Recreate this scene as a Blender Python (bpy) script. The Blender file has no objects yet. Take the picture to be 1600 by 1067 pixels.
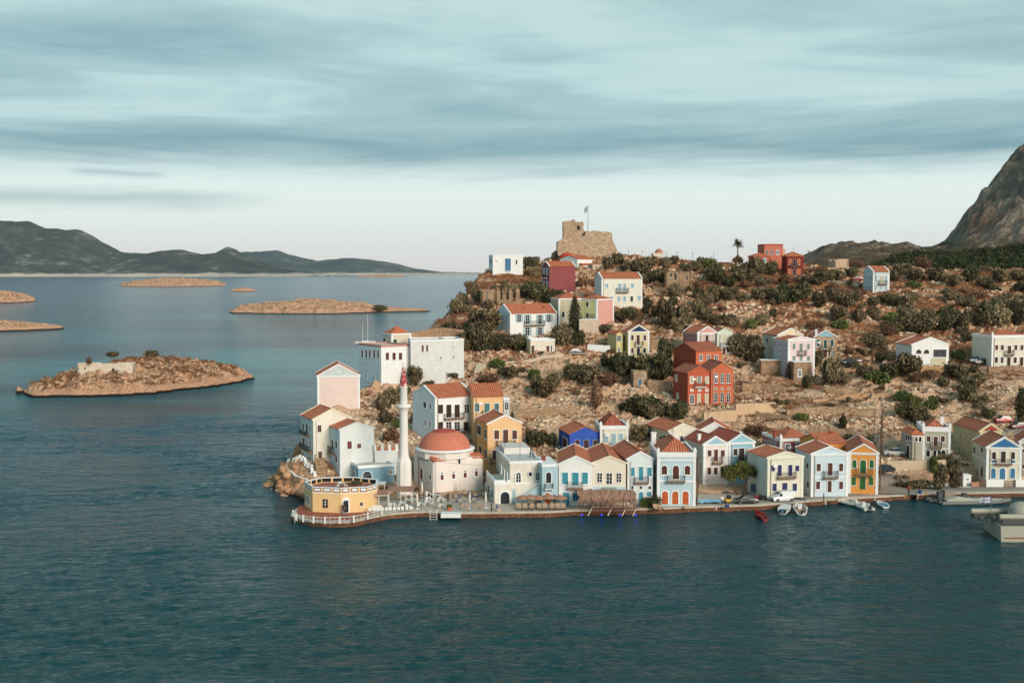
import bpy, math, random
import numpy as np
from mathutils import Vector
random.seed(7); np.random.seed(7)
SC = bpy.context.scene
COL = SC.collection
# ---------------------------------------------------------------- camera
FOC, HOR, HC = 1800.0, 423.0, 40.0
PIT = math.atan((533.5-HOR)/FOC)
cd = bpy.data.cameras.new('camera'); cam = bpy.data.objects.new('camera', cd); COL.objects.link(cam)
cd.sensor_width = 36; cd.lens = 36*FOC/1600; cd.clip_start = 1; cd.clip_end = 60000
cam.location = (0, 0, HC); cam.rotation_euler = (math.radians(90)-PIT, 0, 0)
SC.camera = cam
SC.view_settings.view_transform = 'Standard'; SC.view_settings.look = 'None'
SC.view_settings.gamma = 1; SC.view_settings.exposure = 0.28
SC.cycles.max_bounces = 5; SC.cycles.diffuse_bounces = 2; SC.cycles.glossy_bounces = 2
SC.cycles.transmission_bounces = 1; SC.cycles.volume_bounces = 0; SC.cycles.transparent_max_bounces = 4

def lin(c): return c/12.92 if c <= .04045 else ((c+.055)/1.055)**2.4
def S(r, g, b, k=1.0): return (lin(r/255)*k, lin(g/255)*k, lin(b/255)*k, 1)

# ---------------------------------------------------------------- node helper
class NT:
    def __init__(s, nt):
        s.nt = nt; s.n = nt.nodes; s.n.clear()
    def add(s, t, **k):
        nd = s.n.new(t)
        for a, b in k.items():
            if a.startswith('_'): nd.inputs[int(a[1:])].default_value = b
            else: setattr(nd, a, b)
        return nd
    def ln(s, a, b): s.nt.links.new(a, b)
    def math(s, op, a, b=0.0, c=None, clamp=False):
        m = s.n.new('ShaderNodeMath'); m.operation = op; m.use_clamp = clamp
        for i, q in enumerate((a, b, c)):
            if q is None: continue
            if isinstance(q, (int, float)): m.inputs[i].default_value = q
            else: s.ln(q, m.inputs[i])
        return m.outputs[0]
    def mix(s, f, a, b, mode='MIX'):
        m = s.n.new('ShaderNodeMix'); m.data_type = 'RGBA'; m.blend_type = mode
        for i, q in ((0, f), (6, a), (7, b)):
            if isinstance(q, (int, float, tuple)): m.inputs[i].default_value = q
            else: s.ln(q, m.inputs[i])
        return m.outputs[2]
    def ramp(s, f, stops, interp='LINEAR'):
        r = s.n.new('ShaderNodeValToRGB'); e = r.color_ramp.elements
        r.color_ramp.interpolation = interp
        while len(e) < len(stops): e.new(0.5)
        for i, (p, c) in enumerate(stops):
            e[i].position = p; e[i].color = c if isinstance(c, tuple) else (c, c, c, 1)
        s.ln(f, r.inputs[0]); return r.outputs[0]
    def noise(s, vec, scale, detail=4, rough=.55, dist=0.0):
        t = s.n.new('ShaderNodeTexNoise'); t.inputs['Scale'].default_value = scale
        t.inputs['Detail'].default_value = detail; t.inputs['Roughness'].default_value = rough
        t.inputs['Distortion'].default_value = dist
        if vec is not None: s.ln(vec, t.inputs['Vector'])
        return t.outputs[0]
    def mapv(s, vec, scale, loc=(0, 0, 0), rot=(0, 0, 0)):
        m = s.n.new('ShaderNodeMapping'); m.inputs['Scale'].default_value = scale
        m.inputs['Location'].default_value = loc; m.inputs['Rotation'].default_value = rot
        s.ln(vec, m.inputs['Vector']); return m.outputs[0]
    def bump(s, h, st, dist=.1, nrm=None):
        b = s.n.new('ShaderNodeBump'); b.inputs['Strength'].default_value = st
        b.inputs['Distance'].default_value = dist; s.ln(h, b.inputs['Height'])
        if nrm is not None: s.ln(nrm, b.inputs['Normal'])
        return b.outputs[0]

# ---------------------------------------------------------------- sky and sun
SUN_EL, SUN_AZ = math.radians(24), math.radians(-34)     # the sun stands behind the camera, to its right
w = bpy.data.worlds.new("World"); SC.world = w; w.use_nodes = True
n = NT(w.node_tree)
tc = n.add('ShaderNodeTexCoord'); sx = n.add('ShaderNodeSeparateXYZ'); n.ln(tc.outputs['Generated'], sx.inputs[0])
X_, Y_, Z_ = sx.outputs
sky = n.add('ShaderNodeTexSky', sky_type='NISHITA', sun_disc=False, sun_elevation=SUN_EL,
            sun_rotation=math.pi+SUN_AZ, air_density=1.0, dust_density=2.0, ozone_density=3.0)
skyc = n.mix(1.0, sky.outputs[0], (.09, .09, .09, 1), 'MULTIPLY')
grad = n.ramp(n.math('MULTIPLY', Z_, 2.5, clamp=True), [
    (0.0, S(213, 211, 207)), (.05, S(217, 219, 215)), (.11, S(223, 232, 226)), (.17, S(220, 232, 227)), (.215, S(202, 221, 220)),
    (.28, S(174, 202, 205)), (.42, S(170, 200, 203)), (.55, S(176, 203, 204)), (.75, S(150, 186, 192)), (1.0, S(112, 156, 168))])
zz = n.math('MAXIMUM', Z_, .01)
cu = n.math('DIVIDE', X_, n.math('ADD', zz, .05)); cv = n.math('DIVIDE', 1.0, n.math('ADD', zz, .02))
cvec = n.add('ShaderNodeCombineXYZ'); n.ln(cu, cvec.inputs[0]); n.ln(cv, cvec.inputs[1])
def cl(sc, loc, det=5, r=.55, d=.6): return n.noise(n.mapv(cvec.outputs[0], sc, loc, (0, 0, .06)), 1.0, det, r, d)
band = cl((.30, .42, 1), (3.1, 7.7, 0), 5, .55, 1.3)
fine = cl((.8, .95, 1), (1.3, 2.2, 0), 6, .55, 2.0)
streak = n.math('ADD', n.math('MULTIPLY', band, .78), n.math('MULTIPLY', fine, .22))
dark = n.ramp(streak, [(.40, 0.0), (.62, 1.0)])
lightm = n.ramp(streak, [(.30, 1.0), (.47, 0.0)])
# the deck of streaky cloud starts about five degrees above the horizon
edge = n.math('ADD', Z_, n.math('MULTIPLY', n.math('SUBTRACT', fine, .5), .02))
deck = n.ramp(edge, [(.078, 0.0), (.100, 1.0)])
c1 = n.mix(n.math('MULTIPLY', n.math('MULTIPLY', dark, deck), .85), grad, S(124, 159, 167))
c1 = n.mix(n.math('MULTIPLY', n.math('MULTIPLY', lightm, deck), .6), c1, S(198, 219, 217))
# darker strip along the underside of the deck and a low strip of cloud to the left
def strip(zc, hw, x0, x1, wob=.012, sc=(2.2, 22, 1)):
    nz = n.noise(n.mapv(tc.outputs['Generated'], (sc[0], sc[0], sc[1])), 1.0, 6, .6, .3)
    zf = n.math('ADD', Z_, n.math('MULTIPLY', n.math('SUBTRACT', nz, .5), wob*6))
    a = n.math('SUBTRACT', 1.0, n.math('DIVIDE', n.math('ABSOLUTE', n.math('SUBTRACT', zf, zc)), hw), clamp=True)
    xm = n.math('DIVIDE', n.math('ABSOLUTE', n.math('SUBTRACT', X_, (x0+x1)/2)), (x1-x0)/2)
    xm = n.math('MULTIPLY', n.math('SUBTRACT', 1.0, xm, clamp=True), 2.5, clamp=True)
    return n.math('MULTIPLY', a, xm)
c1 = n.mix(n.math('MULTIPLY', strip(.106, .020, -.60, .62), .75), c1, S(104, 145, 156))
c1 = n.mix(n.math('MULTIPLY', strip(.056, .013, -.62, -.19, .010, (3.2, 26, 1)), .55), c1, S(124, 160, 168))
c1 = n.mix(n.math('MULTIPLY', strip(.079, .005, -.36, -.28, .003), .6), c1, S(140, 170, 178))
final = n.mix(.93, skyc, c1)
bg = n.add('ShaderNodeBackground'); n.ln(final, bg.inputs[0]); bg.inputs[1].default_value = 1.0
wo = n.add('ShaderNodeOutputWorld'); n.ln(bg.outputs[0], wo.inputs[0])
sl = bpy.data.lights.new('sun', 'SUN'); sl.energy = 2.7; sl.angle = math.radians(28); sl.color = (1, .88, .76)
so = bpy.data.objects.new('sun', sl); COL.objects.link(so)
sdir = Vector((math.cos(SUN_EL)*math.sin(-SUN_AZ), -math.cos(SUN_EL)*math.cos(SUN_AZ), math.sin(SUN_EL)))
so.rotation_euler = (-sdir).to_track_quat('-Z', 'Y').to_euler(); so.location = (60, -60, 120)

# ---------------------------------------------------------------- picture <-> world
cp, sp = math.cos(PIT), math.sin(PIT)
def ray(px, py):
    u = px-800; v = 533.5-py
    return (u, v*sp+FOC*cp, v*cp-FOC*sp)
def atY(px, py, Y):
    r = ray(px, py); t = Y/r[1]; return Vector((r[0]*t, Y, HC+r[2]*t))
def atZ(px, py, z):
    r = ray(px, py); t = (z-HC)/r[2]; return Vector((r[0]*t, r[1]*t, z))
def proj(x, y, z):
    dy = y; dz = z-HC
    f = dy*cp-dz*sp; v = dy*sp+dz*cp
    return 800+FOC*x/f, 533.5-FOC*v/f
QZ = .9
_py = [395, 402, 415, 435, 460, 490, 520, 550, 580, 610, 640, 670, 700, 730, 750, 770, 785, 800]
_yy = [430, 410, 388, 366, 345, 324, 306, 290, 275, 261, 248, 236, 224, 213, 206, 200, 194, 188]
def Yg(py): return float(np.interp(py, _py, _yy))
def ground_at(px, py): return atY(px, py, Yg(py))

# ---------------------------------------------------------------- mesh builder
class MB:
    def __init__(s): s.v = []; s.f = []; s.s = []
    def add(s, vs, fs, smooth=False):
        b = len(s.v); s.v += [tuple(q) for q in vs]
        for f in fs: s.f.append([b+i for i in f]); s.s.append(smooth)
        return s
    def box(s, x0, x1, y0, y1, z0, z1):
        return s.add([(x0, y0, z0), (x1, y0, z0), (x1, y1, z0), (x0, y1, z0), (x0, y0, z1), (x1, y0, z1), (x1, y1, z1), (x0, y1, z1)],
                     [(0, 3, 2, 1), (4, 5, 6, 7), (0, 1, 5, 4), (1, 2, 6, 5), (2, 3, 7, 6), (3, 0, 4, 7)])
    def hexa(s, p):     # 8 points, bottom 4 then top 4
        return s.add(p, [(0, 3, 2, 1), (4, 5, 6, 7), (0, 1, 5, 4), (1, 2, 6, 5), (2, 3, 7, 6), (3, 0, 4, 7)])
    def prism(s, poly, d0, d1, fn):     # poly of (u, z); fn(u, d, z) -> xyz
        k = len(poly)
        vs = [fn(u, d0, z) for u, z in poly]+[fn(u, d1, z) for u, z in poly]
        fs = [list(range(k)), list(range(2*k-1, k-1, -1))]+[(i, k+i, k+(i+1) % k, (i+1) % k) for i in range(k)]
        return s.add(vs, fs)
    def ring(s, outer, inner, d0, d1, fn):
        k = len(outer)
        vs = [fn(u, d, z) for P, d in ((outer, d0), (outer, d1), (inner, d1), (inner, d0)) for u, z in P]
        fs = []
        for i in range(k):
            j = (i+1) % k
            for a in range(3): fs.append((a*k+i, a*k+j, (a+1)*k+j, (a+1)*k+i))
        return s.add(vs, fs)
    def tube(s, p0, p1, r0, r1=None, n=8, cap=True):
        p0 = Vector(p0); p1 = Vector(p1); r1 = r0 if r1 is None else r1
        d = (p1-p0).normalized(); a = d.orthogonal().normalized(); b = d.cross(a)
        vs = []
        for p, r in ((p0, r0), (p1, r1)):
            for i in range(n):
                t = 2*math.pi*i/n; vs.append(p+a*math.cos(t)*r+b*math.sin(t)*r)
        fs = [(i, (i+1) % n, n+(i+1) % n, n+i) for i in range(n)]
        s.add(vs, fs, n > 6)
        if cap: s.add(vs, [list(range(n))[::-1], list(range(n, 2*n))])
        return s
    def path(s, pts, r, n=6):
        for a, b in zip(pts, pts[1:]): s.tube(a, b, r, r, n)
        return s
    def lathe(s, prof, n=24, c=(0, 0, 0), smooth=True, rot=0.0, sx=1, sy=1):
        vs = [(c[0]+sx*r*math.cos(2*math.pi*i/n+rot), c[1]+sy*r*math.sin(2*math.pi*i/n+rot), c[2]+z) for r, z in prof for i in range(n)]
        fs = [(k*n+i, k*n+(i+1) % n, (k+1)*n+(i+1) % n, (k+1)*n+i) for k in range(len(prof)-1) for i in range(n)]
        s.add(vs, fs, smooth)
        m = len(prof)-1
        s.add(vs[m*n:], [list(range(n))]); s.add(vs[:n], [list(range(n))[::-1]])
        return s
    def loft(s, secs, smooth=True, caps=True):
        k = len(secs[0]); vs = [p for q in secs for p in q]
        fs = [(a*k+i, a*k+(i+1) % k, (a+1)*k+(i+1) % k, (a+1)*k+i) for a in range(len(secs)-1) for i in range(k)]
        s.add(vs, fs, smooth)
        if caps: s.add(secs[0], [list(range(k))[::-1]]); s.add(secs[-1], [list(range(k))])
        return s
    def mesh(s, name, m):
        me = bpy.data.meshes.new(name); me.from_pydata(s.v, [], s.f)
        me.polygons.foreach_set('use_smooth', s.s)
        me.materials.append(m); me.update(); return me
    def build(s, name, m, parent=None, loc=None, rz=0.0, label=None, cat=None, group=None, kind=None):
        o = bpy.data.objects.new(name, s.mesh(name, m)); COL.objects.link(o)
        if parent is not None: o.parent = parent
        if loc is not None: o.location = loc
        if rz: o.rotation_euler = (0, 0, rz)
        return tag(o, label, cat, group, kind)
def tag(o, label=None, cat=None, group=None, kind=None):
    if label: o['label'] = label
    if cat: o['category'] = cat
    if group: o['group'] = group
    if kind: o['kind'] = kind
    return o
def empty(name, loc, rz=0.0, label=None, cat=None, group=None):
    o = bpy.data.objects.new(name, None); COL.objects.link(o); o.location = loc; o.rotation_euler = (0, 0, rz)
    o.empty_display_size = .3
    return tag(o, label, cat, group)
def dup(root, loc, rz=None, label=None, group=None, scale=None):
    r = root.copy(); COL.objects.link(r); r.location = loc
    if rz is not None: r.rotation_euler = (0, 0, rz)
    if scale is not None: r.scale = scale
    if label: r['label'] = label
    if group: r['group'] = group
    for ch in list(root.children):
        c = ch.copy(); COL.objects.link(c); c.parent = r
        for g in ch.children:
            d = g.copy(); COL.objects.link(d); d.parent = c
    return r

# ---------------------------------------------------------------- materials
MATS = {}
def base_mat(name):
    m = bpy.data.materials.new(name); m.use_nodes = True; k = NT(m.node_tree)
    o = k.add('ShaderNodeOutputMaterial'); p = k.add('ShaderNodeBsdfPrincipled'); k.ln(p.outputs[0], o.inputs[0])
    return m, k, p
def flat(name, c, rough=.6, metal=0.0, spec=.4):
    if name in MATS: return MATS[name]
    m, k, p = base_mat(name); p.inputs['Base Color'].default_value = c; p.inputs['Roughness'].default_value = rough
    p.inputs['Metallic'].default_value = metal; p.inputs['Specular IOR Level'].default_value = spec
    MATS[name] = m; return m
def plaster(name, c, dirt=.22):
    """limewashed render: blotches, rain streaks running down, a little grain"""
    key = 'plaster_'+name
    if key in MATS: return MATS[key]
    m, k, p = base_mat(key)
    g = k.add('ShaderNodeNewGeometry').outputs['Position']
    a = k.noise(g, .7, 5, .6); b = k.noise(k.mapv(g, (3.0, 3.0, .35)), 1.0, 4, .6); d = k.noise(g, 6, 3, .6)
    c2 = k.noise(g, 1.6, 6, .7)
    f = k.math('ADD', k.math('MULTIPLY', k.ramp(c2, [(.60, 0.0), (.68, 1.0)]), dirt*.8), k.math('MULTIPLY', k.ramp(a, [(.38, 0.0), (.72, 1.0)]), dirt), 0.0, clamp=True)
    f = k.math('ADD', f, k.math('MULTIPLY', k.ramp(b, [(.5, 0.0), (.72, 1.0)]), dirt*1.1), clamp=True)
    dk = (c[0]*.62, c[1]*.56, c[2]*.50, 1)
    col = k.mix(f, c, dk)
    col = k.mix(k.math('MULTIPLY', k.ramp(d, [(.35, 0.0), (.7, 1.0)]), .10), col, (min(1, c[0]*1.25+.02), min(1, c[1]*1.25+.02), min(1, c[2]*1.2+.02), 1))
    k.ln(col, p.inputs['Base Color']); p.inputs['Roughness'].default_value = .85; p.inputs['Specular IOR Level'].default_value = .2
    k.ln(k.bump(d, .25, .04), p.inputs['Normal'])
    MATS[key] = m; return m
def tiles(name, c, axis):
    """clay tile: ribs run down the slope, so they repeat along `axis` of the house (object space)"""
    key = 'tile_'+name+axis
    if key in MATS: return MATS[key]
    m, k, p = base_mat(key)
    o = k.add('ShaderNodeTexCoord').outputs['Object']; s = k.add('ShaderNodeSeparateXYZ'); k.ln(o, s.inputs[0])
    q = s.outputs[0 if axis == 'x' else 1]; q2 = s.outputs[2]
    rib = k.math('ABSOLUTE', k.math('SINE', k.math('MULTIPLY', q, 2*math.pi/.42*.5)))
    cell = k.add('ShaderNodeTexWhiteNoise', noise_dimensions='3D')
    cv_ = k.add('ShaderNodeCombineXYZ'); k.ln(k.math('FLOOR', k.math('MULTIPLY', q, 1/.42)), cv_.inputs[0]); k.ln(k.math('FLOOR', k.math('MULTIPLY', q2, 1/.16)), cv_.inputs[1])
    k.ln(cv_.outputs[0], cell.inputs['Vector'])
    big = k.noise(o, .9, 4, .6)
    col = k.mix(k.math('MULTIPLY', cell.outputs[0], .55), c, (c[0]*.62, c[1]*.50, c[2]*.46, 1))
    col = k.mix(k.ramp(big, [(.45, 0.0), (.8, .5)]), col, (c[0]*1.1+.05, c[1]*1.2+.06, c[2]*1.2+.05, 1))
    k.ln(col, p.inputs['Base Color']); p.inputs['Roughness'].default_value = .8; p.inputs['Specular IOR Level'].default_value = .2
    k.ln(k.bump(rib, 1.0, .2), p.inputs['Normal'])
    MATS[key] = m; return m
def stone(name, c1, c2, scale=1.6, bump=.6):
    key = 'stone_'+name
    if key in MATS: return MATS[key]
    m, k, p = base_mat(key)
    g = k.add('ShaderNodeNewGeometry').outputs['Position']
    gm = k.mapv(g, (1, 1, 1.7))
    v = k.add('ShaderNodeTexVoronoi', feature='F1'); v.inputs['Scale'].default_value = scale; k.ln(gm, v.inputs['Vector'])
    e = k.add('ShaderNodeTexVoronoi', feature='DISTANCE_TO_EDGE'); e.inputs['Scale'].default_value = scale; k.ln(gm, e.inputs['Vector'])
    a = k.noise(g, .5, 6, .65)
    hs = k.add('ShaderNodeSeparateColor'); k.ln(v.outputs['Color'], hs.inputs[0])
    col = k.mix(hs.outputs[0], c1, c2)
    col = k.mix(k.ramp(a, [(.4, 0.0), (.7, .55)]), col, (c2[0]*.6, c2[1]*.48, c2[2]*.38, 1))
    jt = k.ramp(e.outputs['Distance'], [(.02, 1.0), (.09, 0.0)])
    col = k.mix(k.math('MULTIPLY', jt, .6), col, (c1[0]*.45, c1[1]*.38, c1[2]*.32, 1))
    k.ln(col, p.inputs['Base Color']); p.inputs['Roughness'].default_value = .95; p.inputs['Specular IOR Level'].default_value = .1
    k.ln(k.bump(k.math('SUBTRACT', k.noise(g, 3, 4), jt), bump, .12), p.inputs['Normal'])
    MATS[key] = m; return m
def wood(name, c):
    key = 'wood_'+name
    if key in MATS: return MATS[key]
    m, k, p = base_mat(key)
    g = k.add('ShaderNodeNewGeometry').outputs['Position']
    s = k.add('ShaderNodeSeparateXYZ'); k.ln(g, s.inputs[0])
    a = k.noise(g, 2.5, 3)
    col = k.mix(k.ramp(a, [(.35, 0.0), (.75, .5)]), c, (c[0]*.55+.01, c[1]*.55+.01, c[2]*.55+.01, 1))
    k.ln(col, p.inputs['Base Color']); p.inputs['Roughness'].default_value = .55; p.inputs['Specular IOR Level'].default_value = .3
    sl_ = k.math('SINE', k.math('MULTIPLY', s.outputs[2], 2*math.pi/.12))
    k.ln(k.bump(sl_, .5, .02), p.inputs['Normal'])
    MATS[key] = m; return m
def leafmat(name, a, b, c):
    m, k, p = base_mat('leaf_'+name)
    g = k.add('ShaderNodeNewGeometry'); oi = k.add('ShaderNodeObjectInfo')
    r = k.noise(g.outputs['Position'], 1.1, 3, .6)
    rr = k.math('ADD', k.math('MULTIPLY', g.outputs['Random Per Island'], .75), k.math('MULTIPLY', k.math('SUBTRACT', r, .5), 1.4))
    rr = k.math('ADD', rr, k.math('MULTIPLY', k.math('SUBTRACT', oi.outputs['Random'], .5), .5), clamp=True)
    k.ln(k.ramp(rr, [(0.05, a), (.5, b), (.95, c)]), p.inputs['Base Color'])
    p.inputs['Roughness'].default_value = .8; p.inputs['Specular IOR Level'].default_value = .15
    MATS['leaf_'+name] = m; return m
WHITE = plaster('white', (.80, .80, .77, 1), .16)
TRIM = plaster('trim', (.82, .82, .80, 1), .10)
GLASS = flat('window_glass', (.02, .024, .028, 1), .12, 0, .6)
DARKIN = flat('dark_interior', (.02, .017, .015, 1), .9)
IRON = flat('wrought_iron', (.05, .045, .04, 1), .5, .3)
SLAB = flat('balcony_slab', S(150, 120, 95), .8)
LEAF = {
 'd': leafmat('dark', S(58, 58, 38), S(88, 84, 56), S(130, 120, 84)),
 'o': leafmat('olive', S(80, 72, 52), S(120, 104, 76), S(164, 144, 112)),
 'b': leafmat('dry', S(96, 68, 52), S(134, 100, 76), S(172, 138, 108)),
 'g': leafmat('fresh', S(66, 80, 42), S(100, 110, 58), S(136, 138, 78)),
 'p': leafmat('palm', S(60, 66, 34), S(92, 96, 48), S(130, 122, 66)),
}
BARK = flat('bark', S(92, 72, 56), .95)
SHUT = {'brown': S(92, 44, 34), 'dkbrown': S(62, 38, 32), 'red': S(110, 40, 34), 'navy': S(44, 46, 98), 'turq': S(60, 148, 168), 'blue': S(62, 120, 160),
        'ltblue': S(160, 188, 196), 'teal': S(66, 122, 122), 'green': S(48, 104, 44), 'dkgreen': S(46, 86, 76), 'orange': S(196, 92, 42), 'cream': S(206, 198, 168),
        'white': S(214, 212, 206), 'grey': S(140, 152, 148), 'sage': S(132, 146, 134), 'amber': S(206, 112, 40)}
def shutmat(c): return wood(c, SHUT[c])

# ---------------------------------------------------------------- numpy noise
def _h(ix, iy, s):
    v = (ix.astype(np.int64)*374761393+iy.astype(np.int64)*668265263+s*2147483647) & 0xffffffff
    v = ((v ^ (v >> 13))*1274126177) & 0xffffffff
    return ((v ^ (v >> 16)) & 0xffff)/65535.0
def vn(x, y, s=0):
    ix = np.floor(x); iy = np.floor(y); fx = x-ix; fy = y-iy
    fx = fx*fx*(3-2*fx); fy = fy*fy*(3-2*fy); ix = ix.astype(np.int64); iy = iy.astype(np.int64)
    return (_h(ix, iy, s)*(1-fx)+_h(ix+1, iy, s)*fx)*(1-fy)+(_h(ix, iy+1, s)*(1-fx)+_h(ix+1, iy+1, s)*fx)*fy
def fbm(x, y, o=5, s=0, g=.5):
    r = 0; a = 1; t = 0
    for i in range(o): r = r+a*vn(x*2**i+i*17.3, y*2**i+i*9.1, s+i); t += a; a *= g
    return r/t
def ridged(x, y, o=5, s=0):
    r = 0; a = 1; t = 0
    for i in range(o): r = r+a*(1-np.abs(2*vn(x*2**i+i*7.7, y*2**i+i*3.1, s+i)-1)); t += a; a *= .5
    return r/t
def sstep(a, b, x):
    t = np.clip((x-a)/(b-a), 0, 1); return t*t*(3-2*t)
def grid_mesh(name, X, Y, Z, m, mask=None, smooth=False, **kw):
    ny, nx = X.shape
    v = np.stack([X, Y, Z], -1).reshape(-1, 3)
    i = np.arange(ny-1)[:, None]*nx+np.arange(nx-1)[None]
    f = np.stack([i, i+1, i+nx+1, i+nx], -1).reshape(-1, 4)
    if mask is not None: f = f[mask.reshape(-1)]
    me = bpy.data.meshes.new(name); me.vertices.add(len(v)); me.vertices.foreach_set('co', v.ravel().astype(np.float32))
    me.loops.add(f.size); me.loops.foreach_set('vertex_index', f.ravel().astype(np.int32))
    me.polygons.add(len(f)); me.polygons.foreach_set('loop_start', np.arange(0, f.size, 4, dtype=np.int32))
    me.polygons.foreach_set('use_smooth', np.full(len(f), smooth))
    me.update(calc_edges=True); me.materials.append(m)
    o = bpy.data.objects.new(name, me); COL.objects.link(o); return tag(o, **kw)
def rbf(P, Q, reg=2e-3):
    """thin-plate surface through points P (x, y, z), evaluated at Q (m, 2)"""
    P = np.array(P, float); n_ = len(P); c = P[:, :2].mean(0); sc = 100.0
    A = (P[:, :2]-c)/sc; B = (Q-c)/sc
    def U(r2): return np.where(r2 > 1e-12, r2*np.log(r2+1e-12), 0)
    K = U(((A[:, None]-A[None])**2).sum(-1))+np.eye(n_)*reg
    M = np.zeros((n_+3, n_+3)); M[:n_, :n_] = K; M[:n_, n_] = 1; M[:n_, n_+1:] = A; M[n_, :n_] = 1; M[n_+1:, :n_] = A.T
    s = np.linalg.solve(M, np.concatenate([P[:, 2], [0, 0, 0]]))
    out = np.empty(len(Q))
    for a in range(0, len(Q), 20000):
        b = B[a:a+20000]; out[a:a+20000] = U(((b[:, None]-A[None])**2).sum(-1))@s[:n_]+s[n_]+b@s[n_+1:]
    return out
# ---------------------------------------------------------------- houses table (needed before the terrain, whose surface passes under them)
HOUSES = []      # filled by H(); built after the terrain
PTS = []         # ground control points (x, y, z)
def H(name, label, L, C, R, by, ey, th, roof, wall, side=None, z=None, Y=None, D=None, apex=None, rise=1.5, F='', G='', trim=True,
      ped=None, tilec='red', sink=2.5, chim=(), ctl=True, cat='house', pil=True, corn=TRIM, parapet=0.0, ridge=.35):
    P = atZ(C, by, z) if z is not None else atY(C, by, Y if Y else Yg(by))
    if th is None:          # yaw from how wide the left side shows for its real depth
        D = D or 9.0; a = (C-800)/FOC; q = (C-L)/FOC*(P.y+D)/D
        th = math.asin(min(.95, q/math.hypot(1, a)))-math.atan(a)
    else: th = math.radians(th)
    e = (math.cos(th), math.sin(th)); b = (-math.sin(th), math.cos(th))
    def onface(px, py, d):      # intersect the pixel's ray with the vertical plane through P along d
        r = ray(px, py)         # t*r.xy = P.xy + u*d
        det = r[0]*(-d[1])-r[1]*(-d[0])
        t = (P.x*(-d[1])-P.y*(-d[0]))/det
        u = ((t*r[0]-P.x)*d[0]+(t*r[1]-P.y)*d[1])
        return u, HC+t*r[2]-P.z
    Wd = onface(R, by, e)[0]
    if D is None:
        D = onface(L, by, b)[0]
        if not 3 < D < 16: D = 9.0
    h = onface(C, ey, e)[1]
    if apex is not None: rise = onface((C+R)/2, apex, e)[1]-h
    if ctl:
        for u, v_ in ((0, 0), (Wd, 0), (0, D*.8), (Wd, D*.8)):
            PTS.append((P.x+e[0]*u+b[0]*v_, P.y+e[1]*u+b[1]*v_, P.z+(0 if v_ == 0 else min(1.2, D*.1)) if z is None else P.z-.1))
    HOUSES.append(dict(name=name, label=label, P=P, th=th, e=e, b=b, W=Wd, D=D, h=h, rise=rise, roof=roof, wall=wall, side=side, F=F, G=G, trim=trim,
                       ped=ped, tile=tilec, sink=sink, chim=chim, on=onface, cat=cat, C=C, L=L, R=R, by=by, pil=pil, corn=corn, parapet=parapet, ridge=ridge))
TILE = {'red': S(208, 124, 90), 'orange': S(218, 126, 86), 'wine': S(184, 98, 76), 'dull': S(182, 108, 82)}

def rect(u0, u1, z0, z1): return [(u0, z0), (u1, z0), (u1, z1), (u0, z1)]
def arch(u0, u1, z0, z1, k=8):
    r = (u1-u0)/2; c = (u0+u1)/2; zs = z1-r
    if zs < z0: zs = z0+(z1-z0)*.3
    return [(u0, z0), (u1, z0)]+[(c+r*math.cos(math.pi*i/k), zs+(z1-zs)*math.sin(math.pi*i/k)) for i in range(k+1)]
def circ(u0, u1, z0, z1, k=12):
    return [((u0+u1)/2+(u1-u0)/2*math.cos(2*math.pi*i/k), (z0+z1)/2+(z1-z0)/2*math.sin(2*math.pi*i/k)) for i in range(k)]
def railing(fn, u0, u1, z0, z1, depth, mb, step=.16):
    for d, a, c in ((depth, u0, u1),):
        mb_box(mb, fn, a, c, z1-.05, z1, d-.05, d); mb_box(mb, fn, a, c, z0+.06, z0+.1, d-.04, d)
        k = max(3, int((c-a)/step))
        for i in range(k+1):
            u = a+(c-a)*i/k; mb_box(mb, fn, u-.014, u+.014, z0+.08, z1-.04, d-.035, d-.008)
    for u in (u0, u1):
        mb_box(mb, fn, u-.025, u+.025, z1-.05, z1, 0, depth); k = max(2, int(depth/step))
        for i in range(k+1):
            d = depth*i/k; mb_box(mb, fn, u-.014, u+.014, z0, z1-.04, max(0, d-.014), d+.014)
def mb_box(mb, fn, u0, u1, z0, z1, d0, d1):
    if abs(u1-u0) < .01 or abs(z1-z0) < .01: return
    p = [fn(u0, d0, z0), fn(u1, d0, z0), fn(u1, d1, z0), fn(u0, d1, z0), fn(u0, d0, z1), fn(u1, d0, z1), fn(u1, d1, z1), fn(u0, d1, z1)]
    mb.hexa(p)

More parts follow.
